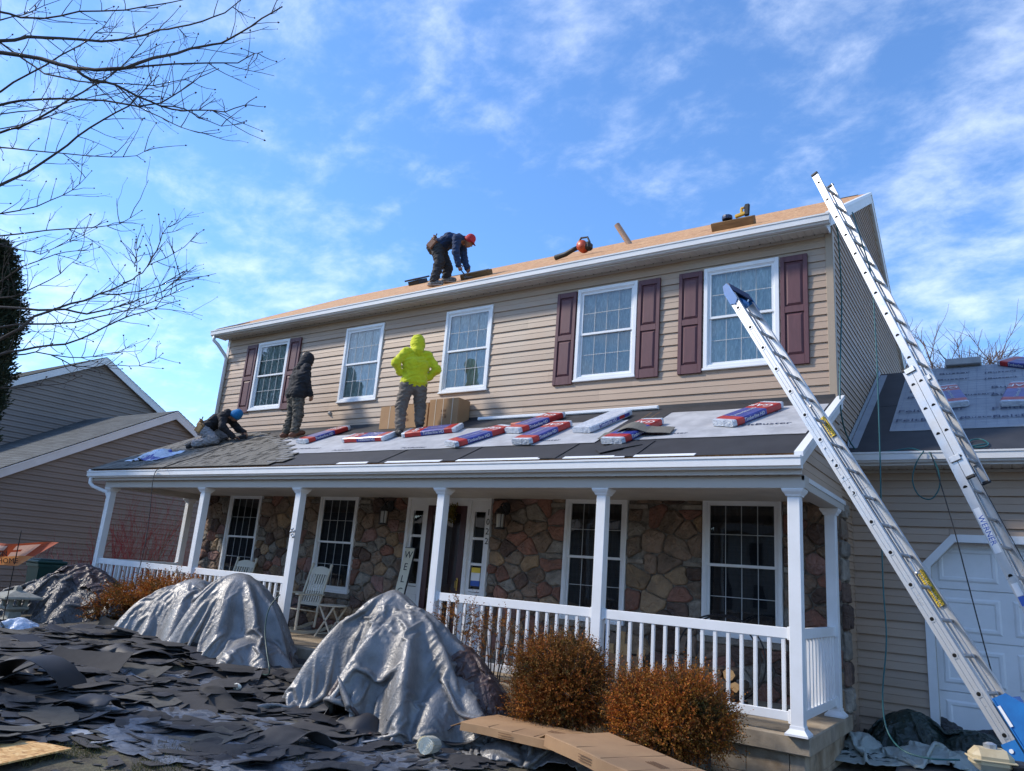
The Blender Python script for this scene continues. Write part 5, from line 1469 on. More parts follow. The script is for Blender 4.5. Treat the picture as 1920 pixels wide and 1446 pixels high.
# grey and brown heap at the far left
p0 = hy(165, 1075, -2.6)
b0 = [dome(p0.x-.1, -2.7, 1.2, .85, p0.z+.22, .9, 9, .35), dome(p0.x+.75, -2.85, .75, .65, .62, .9, 7, .3), dome(p0.x-1.0, -3.0, .8, .7, .52, 1, 7, .3)]
P = drape((p0.x-2.1, -4.2), (1, 0), (0, 1), 60, 40, .062, b0, 1.25, 80, 7, 1.0, 21, refine=22, fine_gather=1.08)
cloth_obj('grey_tarp', P, [m_tarp_g, m_tarp_b], 'crumpled grey tarp heaped with torn shingles at the left end of the porch', 'tarp', peak=(p0.x, -2.6))
P = drape((p0.x-.9, -3.15), (1, .1), (-.1, 1), 38, 22, .06, [dome(p0.x-.1, -2.65, 1.2, .85, p0.z+.30, .9, 9, .3), dome(p0.x+.75, -2.8, .8, .65, .72, .9)], 1.16, 60, 6, 1.0, 25, refine=16, fine_gather=1.08)
cloth_obj('brown_tarp', P, m_tarp_b, 'brown tarp lying over the top of the grey heap by the left porch column', 'tarp')
p = hg(215, 1185)
P = drape((p.x-.42, p.y-.65), (.93, .36), (-.36, .93), 18, 22, .05, [dome(p.x, p.y+.05, .42, .55, .62, .8)], 1.18, 60, 6, .8, 27, refine=16, fine_gather=1.08)
cloth_obj('grey_tarp', P, m_tarp, 'pale silver flap of tarp folded open beside the olive brown shrub', 'tarp')
# crumpled piece at the bottom of the picture
p = hg(985, 1420)
P = drape((p.x-.95, p.y-.55), (.98, .2), (-.2, .98), 46, 34, .045, [dome(p.x-.35, p.y+.05, .3, .3, .26), dome(p.x+.25, p.y, .34, .34, .25), dome(p.x-.05, p.y-.25, .3, .25, .16), dome(p.x+.6, p.y-.2, .3, .3, .15)], 1.32, 80, 7, .7, 31, refine=16, fine_gather=1.08)
cloth_obj('silver_tarp', P, m_tarp, 'crumpled silver tarp bunched beside the flattened cardboard boxes', 'tarp', 'silver tarps over the shrubs')
# plastics at the right, by the garage
def base_r(X, Y): return np_gz(X, Y) + .02 + .17*np.clip((Y+1.5)/2.2, 0, 1)
q = hz(1655, 1400, -.3); 
P = drape((q.x-.35, q.y-.55), (.97, .24), (-.24, .97), 40, 34, .045, [dome(q.x+.25, q.y+.25, .42, .4, .40, .8), dome(q.x+.85, q.y+.3, .45, .4, .25)], 1.22, 80, 7, .8, 41, base=base_r, refine=16, fine_gather=1.08)
cloth_obj('green_tarp', P, m_tarp_green, 'dark green tarp heaped at the foot of the garage siding', 'tarp')
q = hz(1765, 1400, -.3)
P = drape((q.x-.45, q.y-.35), (.98, .18), (-.18, .98), 34, 30, .045, [dome(q.x, q.y+.2, .34, .35, .36, .8), dome(q.x+.5, q.y+.25, .4, .35, .34, .8)], 1.30, 80, 7, .8, 44, base=base_r, refine=16, fine_gather=1.08)
cloth_obj('black_plastic', P, m_tarp_black, 'glossy black plastic sheet bundled before the garage door', 'plastic sheet')
q = hz(1640, 1425, -.4)
P = drape((q.x-.45, q.y-.45), (.96, .28), (-.28, .96), 46, 20, .042, [dome(q.x-.15, q.y+.15, .22, .22, .16), dome(q.x+.55, q.y+.05, .45, .25, .16)], 1.34, 80, 7, .6, 47, base=base_r, refine=16, fine_gather=1.08)
cloth_obj('plastic_sheet', P, m_clear, 'milky clear plastic sheet spread in front of the green tarp', 'plastic sheet')
q = hz(1835, 1395, -.25)
P = drape((q.x-.35, q.y-.2), (.98, .2), (-.2, .98), 26, 18, .042, [dome(q.x-.05, q.y+.1, .34, .3, .44, .8)], 1.3, 60, 6, .7, 49, base=base_r)
cloth_obj('plastic_sheet', P, m_clear, 'milky clear plastic scrap draped over the black plastic by the blue hoist', 'plastic sheet')
# little white plastic bag at the far left and the wrapper on the finished shingles
q = hg(35, 1185)
P = drape((q.x-.35, q.y-.2), (1, 0), (0, 1), 18, 12, .042, [dome(q.x, q.y, .25, .22, .20)], 1.35, 50, 6, .5, 52)
M_bag = M('pale_blue_bag', (0.55, 0.62, 0.74), .4, bump=.5, bscale=10, bkind='crinkle')
cloth_obj('plastic_bag', P, M_bag, 'pale blue plastic bag on the ground at the far left', 'bag')
q = hroof(290, 860)
M_wrap = M('printed_wrap', (0.60, 0.64, 0.72), .3, col2=(0.05, 0.06, 0.30), nscale=2.4, nlo=.55, nhi=.6, bump=.5, bscale=10, bkind='crinkle')
P = drape((q.x-.50, q.y-.24), (1, 0), (0, 1), 24, 13, .04, [dome(q.x, q.y, .34, .22, .13)], 1.3, 50, 6, .5, 55, base=lambda X, Y: RK+RS*Y+.03)
cloth_obj('plastic_wrapper', P, M_wrap, 'torn blue and white shingle wrapper on the finished grey shingles', 'wrapper')

# ------------------------------------------------------------------ pale sheets spread under the debris
def heap(x, y):
    """how high the debris lies over the ground"""
    return .20*math.exp(-((y+3.0)/.9)**2)*smooth((9.5-x)/3)*(.6+.6*mnoise.noise((x*.8, y*.9, 4))) + .04*smooth((8-x)/3) + .03*max(0, mnoise.noise((x*1.7, y*1.7, 9)))
def ground_sheet(px, w, d, ang, label, seed, lift=.012):
    c = hg(*px); n, m = int(w/.07), int(d/.07); ca, sa = math.cos(ang), math.sin(ang); P = np.zeros((n, m, 3)); keepf = np.zeros((n, m), bool)
    for i in range(n):
        for j in range(m):
            u, v = (i/(n-1)-.5)*w, (j/(m-1)-.5)*d
            x, y = c.x+u*ca-v*sa, c.y+u*sa+v*ca
            z = gz(x, y)+lift+.75*heap(x, y)+.030*abs(mnoise.noise((x*2.6, y*4.2, seed)))+.018*abs(mnoise.noise((x*7+y*3, y*9, seed)))+.05*max(0, mnoise.noise((x*1.1, y*1.3, seed+4)))
            P[i, j] = (x, y, z)
            r_ = math.hypot(u/(w/2), v/(d/2)); keepf[i, j] = r_ < 1.0 + .45*mnoise.noise((x*1.6, y*1.6, seed+9)) - .06
    idx = np.arange(n*m).reshape(n, m)
    F = np.stack([idx[:-1, :-1], idx[1:, :-1], idx[1:, 1:], idx[:-1, 1:]], -1); k = keepf[:-1, :-1] & keepf[1:, :-1] & keepf[1:, 1:] & keepf[:-1, 1:]
    F = F[k]; used = np.unique(F); remap = -np.ones(n*m, int); remap[used] = np.arange(len(used))
    o = np_obj('ground_sheet', P.reshape(-1, 3)[used], remap[F], m_sheet, None, (c.x, c.y, gz(c.x, c.y)), None, True)
    tag(o, label, 'plastic sheet')
ground_sheet((330, 1365), 3.2, 1.8, .15, 'blue grey sheet on the ground behind the strand board, scattered with shingle scraps', 2)
ground_sheet((480, 1420), 2.8, 1.5, .25, 'blue grey sheet crumpled on the ground at the bottom edge of the picture', 5)
ground_sheet((40, 1345), 1.3, .8, .1, 'small blue grey sheet scrap just beyond the strand board', 7)
ground_sheet((330, 1290), 2.2, .8, .12, 'whitish blue sheet fold in the middle of the shingle debris', 11, .03)
ground_sheet((660, 1425), 1.5, .8, .2, 'blue grey sheet under the white roll', 13)

# ------------------------------------------------------------------ torn shingles
def scrap_mesh(seed, w, d, curl):
    r = random.Random(seed); n = 9; m = 3; mb = MB(); top, bot = [], []
    ta = r.uniform(-.25, .25)
    e0 = [r.uniform(-.22, .16)*d for _ in range(n+1)]; e1 = [r.uniform(-.16, .24)*d for _ in range(n+1)]
    l = [r.uniform(-.08, .05)*w for _ in range(m+1)]; rr = [r.uniform(-.05, .08)*w for _ in range(m+1)]
    for i in range(n+1):
        rt, rb = [], []
        for j in range(m+1):
            u, v = i/n, j/m
            x = (u-.5)*w + (l[j]*(1-u)+rr[j]*u); y = (v-.5)*d + e0[i]*(1-v)+e1[i]*v + ta*x*.3
            z = curl*((u-.5)*2)**2*w*.22 + .012*math.sin(u*5+seed)*1.5 + .01*math.sin(v*4+seed*2) + (.3*curl*d*v*v)
            rt.append((x, y, z+.004)); rb.append((x, y, z))
        top.append(rt); bot.append(rb)
    mb.grid(top[::-1], 0); mb.grid(bot, 1)
    for i in range(n): 
        mb.quad(bot[i][0], bot[i+1][0], top[i+1][0], top[i][0], 1); mb.quad(top[i][m], top[i+1][m], bot[i+1][m], bot[i][m], 1)
    for j in range(m):
        mb.quad(top[0][j], top[0][j+1], bot[0][j+1], bot[0][j], 1); mb.quad(bot[n][j], bot[n][j+1], top[n][j+1], top[n][j], 1)
    return mb
scr = []
for i in range(16):
    w = random.uniform(.30, .85); d = random.uniform(.13, .30); b = scrap_mesh(i, w, d, random.uniform(-.04, .10) if i % 4 else random.uniform(.12, .32))
    mt = [[m_old, m_old_b], [m_old_b, m_old_b], [m_old_b, m_old]][i % 3] if i not in (4, 11) else [m_old_g, m_old_b]
    scr.append(mesh_from('torn_shingle', b.v, b.f, mt, b.m))
def scatter(n, seed):
    r = random.Random(seed); out = []
    while len(out) < n:
        u, v = r.uniform(-40, 930), r.uniform(1195, 1450)
        if v > 1405 and u < 380: continue
        p = hg(u, v)
        if p.y > -2.4 or p.x < -2.5: continue
        dens = .22+.9*max(0, 1-(v-1195)/200)*1.1 + .5*mnoise.noise((p.x*1.2, p.y*1.5, 2))
        if r.random() > dens: continue
        out.append((p.x, p.y, r))
    return out
SC_POS = scatter(300, 5)
SC_POS.sort(key=lambda t: (Vector((t[0], t[1], -.4))-CAM_C).length)
for i, (x, y, r) in enumerate(SC_POS):
    me = scr[r.randrange(16)]; s = r.uniform(.8, 1.5)
    o = bpy.data.objects.new('torn_shingle', me); COL.objects.link(o)
    o.location = (x, y, gz(x, y)+heap(x, y)+.010+r.uniform(0, .03)); o.scale = (s, s, s)
    o.rotation_euler = (r.gauss(0, .06)+(math.pi if r.random() < .3 else 0), r.gauss(0, .05), r.gauss(.62, .6))
    tag(o, 'torn dark asphalt shingle lying in the litter before the porch', 'torn shingle', 'torn shingles littering the ground before the porch')
# the rest of the litter, too small and too many
def litter():
    r = random.Random(77); mb = MB()
    for k in range(2000):
        u, v = r.uniform(-60, 960), r.uniform(1190, 1450)
        p = hg(u, v)
        if p.y > -2.3: continue
        if v > 1400 and u < 330 and r.random() < .85: continue
        big = r.random() < .42; w = r.uniform(.16, .50) if big else r.uniform(.02, .10); d = r.uniform(.08, .18) if big else r.uniform(.02, .06)
        a = r.gauss(.6, .6); ca, sa = math.cos(a), math.sin(a); z = gz(p.x, p.y)+heap(p.x, p.y)*r.uniform(.5, 1.0)+r.uniform(.002, .02); tx, ty = r.gauss(0, .06), r.gauss(0, .07)
        n = r.randint(5, 8); top = []
        for j in range(n):
            t = 6.283*j/n; x = w/2*math.copysign(abs(math.cos(t))**.6, math.cos(t))*r.uniform(.75, 1.1); y = d/2*math.copysign(abs(math.sin(t))**.6, math.sin(t))*r.uniform(.75, 1.1)
            top.append((p.x+x*ca-y*sa, p.y+x*sa+y*ca, z+tx*x+ty*y+.3*x*x))
        mi = r.choices((0, 1, 2, 3), (5, 4, .9, .12))[0]
        mb.prism(top, (0, 0, .005), mi)
    o = part('shingle_litter', mb, [m_old, m_old_b, m_old_g, m_felt_g], None, kind='stuff', loc=(5, -4, -.3)); o['label'] = 'small broken shingle litter covering the yard'
litter()
def heapbase():
    P = [[(x, y, gz(x, y)+heap(x, y)+.012*mnoise.noise((x*5, y*6, 1))) for y in np.linspace(-6.2, -2.15, 56)] for x in np.linspace(-2.5, 10.2, 110)]
    mb = MB(); mb.grid(P[::-1]); o = part('debris_heap', mb, M('granule_dirt', (0.045, 0.042, 0.04), .95, col2=(0.085, 0.075, 0.06), nscale=6, bump=.9, bscale=45, bdist=.02, col3=(.09, .085, .045), c3scale=1.6, c3lo=.55, c3hi=.72), None, kind='stuff', loc=(5, -4, -.3), smooth_=True)
    o['label'] = 'dark granule strewn dirt under the shingles'
heapbase()
# a few large pieces that stand out
def big(name, label, pts_w, d, arc, px, ang, lift=.05, mats=None, tilt=0.0):
    """curled strip: arc is the bend in radians over its length"""
    p = hg(*px); n = 14; mb = MB(); top, bot = [], []; R = pts_w/max(.05, abs(arc)); r = random.Random(sum(map(ord, label)))
    jag = [r.uniform(-.06, .06)*d for _ in range(n+1)]
    for i in range(n+1):
        t = (i/n-.5)*arc; x, z = R*math.sin(t), R*(1-math.cos(t))*(1 if arc > 0 else -1)
        rt, rb = [], []
        for j in range(4):
            y = (j/3-.5)*d + (jag[i] if j in (0, 3) else 0); q = Vector((x, y, z))
            nrm = Vector((-math.sin(t)*(1 if arc > 0 else -1), 0, math.cos(t)))
            Rm = Matrix.Rotation(ang, 3, 'Z') @ Matrix.Rotation(tilt, 3, 'X')
            rt.append(p+Rm @ (q+nrm*.005)+Vector((0, 0, lift))); rb.append(p+Rm @ q+Vector((0, 0, lift)))
        top.append(rt); bot.append(rb)
    mb.grid(top[::-1], 0); mb.grid(bot, 1)
    for i in range(n):
        mb.quad(bot[i][0], bot[i+1][0], top[i+1][0], top[i][0], 1); mb.quad(top[i][3], top[i+1][3], bot[i+1][3], bot[i][3], 1)
    mb.quad(*[top[0][j] for j in (0, 3)], *[bot[0][j] for j in (3, 0)], 1); mb.quad(*[bot[n][j] for j in (0, 3)], *[top[n][j] for j in (3, 0)], 1)
    single(name, mb, mats or [m_old, m_old_b], label, 'torn shingle', 'torn shingles littering the ground before the porch', smooth_=True)
big('torn_shingle', 'large shingle sheet arched up like a bridge at the left edge', 1.0, .42, -2.0, (55, 1305), .5, .36, [m_old_b, m_old_b])
big('torn_shingle', 'flat grey shingle slab with a pale torn edge at the left edge', .75, .36, .12, (25, 1290), -.55, .16, [m_old, m_old_b], .5)
big('torn_shingle', 'curled upright shingle leaning below the left silver tarp', .55, .32, .9, (215, 1195), .7, .14, [m_old_g, m_old_b], .6)
big('torn_shingle', 'wide curled shingle roll under the right fold of the pointed silver tarp', .75, .45, 1.5, (790, 1385), .55, .05, [m_old_b, m_old_b])
big('torn_shingle', 'black curled shingle lip beside the cardboard and pointed tarp', .7, .40, 1.8, (860, 1400), .35, .05, [m_old_b, m_old_b])
big('torn_shingle', 'tilted shingle sheet standing in front of the big silver tarp', .8, .33, .5, (420, 1290), .75, .10, [m_old_b, m_old_b], .35)
big('torn_shingle', 'shingle slab with a cut notch beside the grey heap', .9, .36, .35, (160, 1265), .6, .14, [m_old, m_old_b], .55)
big('torn_shingle', 'brown grey granule faced shingle on the far heap', .62, .3, .2, (260, 1275), .45, .10, [m_old_g, m_old_b], .3)
big('torn_shingle', 'long limp shingle strip sagging across the far left heap', 1.3, .34, .7, (110, 1230), .35, .08, [m_old_b, m_old_b])
big('torn_shingle', 'black flat shingle propped behind the left end of the cardboard boxes', .6, .4, .15, (925, 1352), .3, .18, [m_black, m_old_b], .5)
big('torn_shingle', 'black scrap draped on the big silver tarp by the railing', .5, .25, -.8, (560, 1200), .4, .62, [m_black, m_old_b], .2)
big('torn_shingle', 'black scrap on top of the brown tarp at the far left', .7, .3, -.9, (185, 1150), .2, .62, [m_black, m_old_b])

# limp sheets of felt and joined shingles that sag over the heap
def limp(px, w, d, ang, label, mat, seed, bumps=(), base=None):
    c = hg(*px); nx, ny = int(w/.05), int(d/.05); ca, sa = math.cos(ang), math.sin(ang)
    hp = np.vectorize(lambda x, y: gz(x, y)+heap(x, y))
    r = random.Random(seed); bb = list(bumps) or [dome(c.x+r.uniform(-.4, .4)*w, c.y+r.uniform(-.3, .3)*d, r.uniform(.15, .35), r.uniform(.12, .25), r.uniform(.06, .16)) for _ in range(3)]
    P = drape((c.x-ca*w/2+sa*d/2, c.y-sa*w/2-ca*d/2), (ca, sa), (-sa, ca), nx, ny, .05, bb, 1.05, 45, 6, .5, seed, base=lambda X, Y: hp(X, Y)+.02)
    # ragged ends
    for i in range(nx): P[i, 0, :2] += np.array((-sa, ca))*r.uniform(-.05, .05); P[i, -1, :2] += np.array((-sa, ca))*r.uniform(-.06, .04)
    for j in range(ny): P[0, j, :2] += np.array((ca, sa))*r.uniform(-.08, .05); P[-1, j, :2] += np.array((ca, sa))*r.uniform(-.05, .08)
    cloth_obj('shingle_mat', P, mat, label, 'shingle mat', 'limp mats of old roofing on the litter', 1, thick=.006)
limp((95, 1215), 1.5, .55, .25, 'limp dark roofing mat trailing from the grey heap to the left edge', m_old_b, 61, b0)
limp((200, 1200), 1.2, .5, .5, 'limp dark roofing mat below the pale silver flap', m_old_b, 62, b0)
limp((130, 1140), 1.0, .45, .3, 'limp dark roofing mat thrown over the middle of the grey heap', m_old_b, 63, b0)
limp((330, 1235), 1.3, .5, .4, 'limp dark roofing mat at the left foot of the big silver tarp', m_old, 64)
limp((60, 1265), 1.2, .6, .6, 'limp dark roofing mat just behind the arched shingle sheet', m_old_b, 65)
limp((250, 1245), 1.1, .5, .8, 'limp dark roofing mat in the middle of the far litter', m_old_b, 66)
limp((420, 1330), .9, .42, .5, 'limp dark roofing mat lying across the pale ground sheet', m_old, 67)
limp((620, 1340), 1.0, .45, .9, 'limp dark roofing mat at the left foot of the pointed tarp', m_old_b, 68)
limp((150, 1330), .9, .40, .4, 'limp dark roofing mat just beyond the strand board', m_old_b, 69)
limp((560, 1400), .8, .40, .6, 'limp dark roofing mat near the bottom edge, left of the white roll', m_old, 70)
limp((700, 1380), .9, .42, .75, 'limp dark roofing mat tucked before the pointed tarp', m_old_b, 71)

# ------------------------------------------------------------------ people: smooth-joined limbs meshed from a distance field
def sdf_mesh(prims, res, pad=.03, k=.025, disp=None):
    """prims: (a, b, ra, rb[, flat_dir, flat_factor][, 'sub']) tapered capsules, blended; returns V, F(quads)"""
    A = np.array([[*p[0], *p[1]] for p in prims if 'sub' not in p], float); R = max(max(p[2], p[3]) for p in prims)
    lo = np.minimum(A[:, :3], A[:, 3:]).min(0)-R-pad; hi = np.maximum(A[:, :3], A[:, 3:]).max(0)+R+pad
    n = np.ceil((hi-lo)/res).astype(int)+1
    X, Y, Z = [lo[i]+res*np.arange(n[i]) for i in range(3)]
    G = np.stack(np.meshgrid(X, Y, Z, indexing='ij'), -1).astype(np.float32)
    D = np.full(G.shape[:3], 1e3, np.float32)
    for p in prims:
        a = np.array(p[0], np.float32); b = np.array(p[1], np.float32); ra, rb = p[2], p[3]
        r = max(ra, rb)+.10
        i0 = np.maximum(((np.minimum(a, b)-r-lo)/res).astype(int), 0); i1 = np.minimum(((np.maximum(a, b)+r-lo)/res).astype(int)+2, n)
        s = tuple(slice(i0[q], i1[q]) for q in range(3))
        q = G[s]-a; ba = b-a; L = float(ba @ ba)+1e-9
        t = np.clip((q @ ba)/L, 0, 1); e = q-t[..., None]*ba
        if len(p) > 5 and p[4] is not None:
            f = np.array(p[4], np.float32); f /= np.linalg.norm(f); c = e @ f; e = e + (c*(1/p[5]-1))[..., None]*f
        d = np.sqrt((e*e).sum(-1))-(ra+t*(rb-ra))
        if p[-1] == 'sub': D[s] = np.maximum(D[s], -d)
        else:
            h = np.clip(.5+.5*(D[s]-d)/k, 0, 1); D[s] = D[s]*(1-h)+d*h-k*h*(1-h)
    if disp is not None: D = D + disp(G)
    I = D < 0
    c = [I[i:n[0]-1+i, j:n[1]-1+j, l:n[2]-1+l] for i in (0, 1) for j in (0, 1) for l in (0, 1)]
    cnt = sum(x.astype(np.int8) for x in c); act = (cnt > 0) & (cnt < 8)
    idx = -np.ones(act.shape, int); cells = np.argwhere(act); idx[act] = np.arange(len(cells))
    S = np.zeros((len(cells), 3)); N = np.zeros(len(cells))
    corner = [(i, j, l) for i in (0, 1) for j in (0, 1) for l in (0, 1)]
    for u in range(8):
        for v in range(u+1, 8):
            cu, cv = np.array(corner[u]), np.array(corner[v])
            if abs(cu-cv).sum() != 1: continue
            du = D[tuple((cells+cu).T)]; dv = D[tuple((cells+cv).T)]; m = (du < 0) != (dv < 0)
            t = np.where(m, du/(du-dv+1e-12), 0)
            S += np.where(m[:, None], cu+(cv-cu)*t[:, None], 0); N += m
    V = lo + (cells + S/N[:, None])*res
    F = []
    for ax in range(3):
        e = [0, 0, 0]; e[ax] = 1
        sl0 = [slice(1, n[q]-1) for q in range(3)]; sl0[ax] = slice(0, n[ax]-1)
        sl1 = [slice(1, n[q]-1) for q in range(3)]; sl1[ax] = slice(1, n[ax])
        a, b = I[tuple(sl0)], I[tuple(sl1)]; m = a != b; P = np.argwhere(m); off = np.array([1, 1, 1]); off[ax] = 0; P = P+off
        o1, o2 = [q for q in range(3) if q != ax]
        def g(d1, d2):
            Q = P.copy(); Q[:, o1] -= d1; Q[:, o2] -= d2; return idx[tuple(Q.T)]
        q = np.stack([g(1, 1), g(0, 1), g(0, 0), g(1, 0)], 1); inside = I[tuple(P.T)]
        flip = inside if ax != 1 else ~inside
        q = np.where(flip[:, None], q, q[:, ::-1]); F.append(q)
    return V, np.concatenate(F)
def folds(amp, fr, seed, dirs=((.5, .3, 1), (-.6, .4, .9), (.2, -.7, 1.2))):
    def f(G):
        s = 0
        for i, d in enumerate(dirs): s = s + np.sin((G[..., 0]*d[0]+G[..., 1]*d[1]+G[..., 2]*d[2])*fr*(1+.37*i)+seed*(i+1)+2.2*np.sin((G[..., 0]*1.3-G[..., 2]*.9+G[..., 1])*fr*.31+seed))
        return (amp*s/len(dirs)).astype(np.float32)
    return f
def hand(w, d, nrm, curl=.6, s=1.0, side=1):
    """fingers one by one; w wrist, d pointing to the fingers, nrm out of the palm, side +1 right hand"""
    w = Vector(w); d = Vector(d).normalized(); nrm = Vector(nrm); nrm = (nrm-d*nrm.dot(d)).normalized(); x = d.cross(nrm)*side
    pr = [(w, w+d*.08*s, .026*s, .034*s, nrm, .55)]
    for i, (o, L) in enumerate(((-.030, .062), (-.010, .074), (.010, .080), (.029, .070))):
        k = w+d*.088*s+x*o*s; a1 = d*math.cos(curl*.6)+nrm*math.sin(curl*.6); a2 = d*math.cos(curl*1.6)+nrm*math.sin(curl*1.6)
        pr += [(w+d*.05*s+x*o*.7*s, k, .010*s, .0095*s), (k, k+a1*L*.55*s, .0095*s, .0088*s), (k+a1*L*.55*s, k+a1*L*.55*s+a2*L*.5*s, .0088*s, .0075*s)]
    t0 = w+d*.025*s+x*.026*s; t1 = t0+(d*.55+x*.75+nrm*.35).normalized()*.042*s
    pr += [(t0, t1, .013*s, .011*s), (t1, t1+(d*.85+x*.2+nrm*.4).normalized()*.034*s, .0105*s, .0085*s)]
    return pr
def join(parts_):
    V, F, o = [], [], 0
    for v, f in parts_: V.append(v); F.append(f+o); o += len(v)
    return np.concatenate(V), np.concatenate(F)
def person(label, loc, fwd, J, m_top, m_leg, m_boot_, hood=False, heads=None, gl=None, ground=None, seed=1, fat=1.0, boots_flat=True, curls=(.7, .7), palms=None, sole=None):
    fwd = Vector((*fwd, 0)).normalized(); rt = Vector((fwd.y, -fwd.x, 0)); loc = Vector(loc)
    def W(p, rel=False):
        q = loc + rt*p[0] + fwd*p[1] + Vector((0, 0, p[2]))
        if rel and ground: q.z = ground(q.x, q.y)+p[2]
        return q
    P = {k: W(v[:3], len(v) > 3) for k, v in J.items()}
    def D(v): return rt*v[0]+fwd*v[1]+Vector((0, 0, v[2]))
    hu, hf = D(J['head_up']).normalized() if 'head_up' in J else Vector((0, 0, 1)), D(J['look']).normalized()
    hu = (hu-hf*hu.dot(hf)).normalized(); hr = hf.cross(hu)
    H = P['head']; pel, ch, nk = P['pelvis'], P['chest'], P['neck']
    # --- body: one continuous surface
    b = [(pel, ch, .065, .075), (ch, nk, .075, .045), (nk, H-hu*.03, .052, .055), (H-hu*.0, H+hu*.035, .088, .092), (H-hu*.075+hf*.035, H-hu*.02+hf*.03, .052, .07),
         (H+hf*.098-hu*.012, H+hf*.112-hu*.038, .012, .017), (H+hf*.08+hu*.022-hr*.035, H+hf*.08+hu*.022+hr*.035, .016, .016), (H+hf*.085-hu*.068-hr*.018, H+hf*.085-hu*.068+hr*.018, .012, .012),
         (H+hr*.088-hu*.02, H+hr*.094+hu*.02, .015, .018, hr, .5), (H-hr*.088-hu*.02, H-hr*.094+hu*.02, .015, .018, hr, .5)]
    for s in 'lr':
        b += [(nk-Vector((0, 0, .04)), P['sh'+s], .05, .05), (P['sh'+s], P['el'+s], .048, .040), (P['el'+s], P['wr'+s], .038, .026), (pel, P['hip'+s], .055, .06), (P['hip'+s], P['kn'+s], .075, .052), (P['kn'+s], P['an'+s], .05, .035), (P['an'+s], P['to'+s], .035, .028)]
    ms = [sdf_mesh(b, .014, k=.02)]; hd = []
    for s, sd in (('l', -1), ('r', 1)):
        d = P['hd'+s]-P['wr'+s]; pn = D(palms[s]) if palms else rt*(-sd)
        hd.append(sdf_mesh(hand(P['wr'+s]-d.normalized()*.03, d, pn, curls[0 if s == 'l' else 1], 1.0, sd), .0055, .012, .006))
    V, F = join(ms+hd); nb = len(ms[0][1]); mi = np.zeros(len(F), int)
    if gl is not None: mi[nb:] = 1
    root = np_obj('person', V, F, [m_skin, gl or m_skin], None, loc, mi, True); tag(root, label, 'person')
    for sg in (-1, 1):
        e = MB(); c = H+hf*.092+hu*.006+hr*.034*sg; e.ell(c, (.011, .011, .008), 6, 5); part('eye', e, m_ink, root)
    # --- upper garment
    t = []
    up = (nk-pel).normalized()
    sx = (P['shr']-P['shl']).normalized(); sp = pel+(ch-pel)*.02
    for k_ in (-1, 1):
        t += [(sp+sx*.075*k_*fat, ch+sx*.095*k_*fat, .098*fat, .108*fat, None, 1), (ch+sx*.09*k_, nk-up*.10+sx*.08*k_, .112*fat, .085)]
    t += [(pel-up*.045+sx*.075*fat, pel+up*.06+sx*.06, .128*fat, .115*fat), (pel-up*.045-sx*.075*fat, pel+up*.06-sx*.06, .128*fat, .115*fat), (pel-up*.03, ch, .125*fat, .13*fat), (nk-up*.05, nk+up*.005, .085, .072)]
    for s in 'lr':
        a, e, w = P['sh'+s], P['el'+s], P['wr'+s]
        t += [(nk-up*.05, a, .075, .078), (a, e, .084, .070), (e, w-(w-e).normalized()*.02, .069, .050), (w-(w-e).normalized()*.045, w-(w-e).normalized()*.02, .049, .047)]
    if not hood: t += [(nk-hf*.05-up*.02-sx*.06, nk-hf*.05-up*.02+sx*.06, .055, .055), (nk-hf*.085+up*.0-sx*.05, nk-hf*.085+up*.0+sx*.05, .045, .045)]
    V, F = sdf_mesh(t, .0125, k=.035, disp=folds(.0105, 44, seed)); np_obj('hoodie', V, F, m_top, root, None, None, True)
    if hood:
        h = [(H-hf*.015, H+hu*.045-hf*.02, .130, .122), (H-hf*.045+hu*.07, H-hf*.055+hu*.085, .075, .065), (nk-up*.02-hf*.03, H-hu*.05-hf*.02, .105, .112), (nk-up*.04, nk+up*.02, .10, .095), (H+hf*.15-hu*.01, H+hf*.22-hu*.02, .078, .09, None, 1, 'sub')]
        V, F = sdf_mesh(h, .011, k=.03, disp=folds(.006, 55, seed+3)); np_obj('hood', V, F, m_top, root, None, None, True)
    # --- trousers
    g = [(pel-up*.05+sx*.055, pel-up*.11+sx*.055, .105*fat, .112), (pel-up*.05-sx*.055, pel-up*.11-sx*.055, .105*fat, .112)]
    for s in 'lr':
        g += [(P['hip'+s], P['kn'+s], .128, .098), (P['kn'+s], P['an'+s]+(P['kn'+s]-P['an'+s]).normalized()*.05, .098, .082)]
    V, F = sdf_mesh(g, .0125, k=.03, disp=folds(.0135, 42, seed+7, ((.4, .5, 1), (-.5, -.3, 1.1), (.1, .2, 1.6)))); np_obj('trousers', V, F, m_leg, root, None, None, True)
    for s in 'lr':
        an, to = P['an'+s], P['to'+s]; d = (to-an); d2 = Vector((d.x, d.y, d.z)).normalized(); shin = (P['kn'+s]-an).normalized(); hl = an-d2*.055
        low = Vector((0, 0, 1)) if boots_flat else -shin*-1
        q = [(an+shin*.085, an, .056, .052), (hl-shin*.03, to-d2*.03-shin*.0, .045, .042), (to-d2*.07, to, .046, .036), (an-shin*.02, an+d2*.07, .05, .042)]
        V, F = sdf_mesh(q, .011, k=.03); bo = np_obj('boot', V, F, m_boot_, root, None, None, True)
        if sole:
            sm = MB(); dn = -shin if not boots_flat else Vector((0, 0, -1)); dn = (dn-d2*dn.dot(d2)).normalized(); sm.beam(hl-d2*.045+dn*.058, to+d2*.03+dn*.05, .085, .022, up=-dn, bev=.005); part('sole', sm, sole, bo)
    return root, P, dict(H=H, hf=hf, hu=hu, hr=hr, rt=rt, fwd=fwd, up=up, sx=sx)
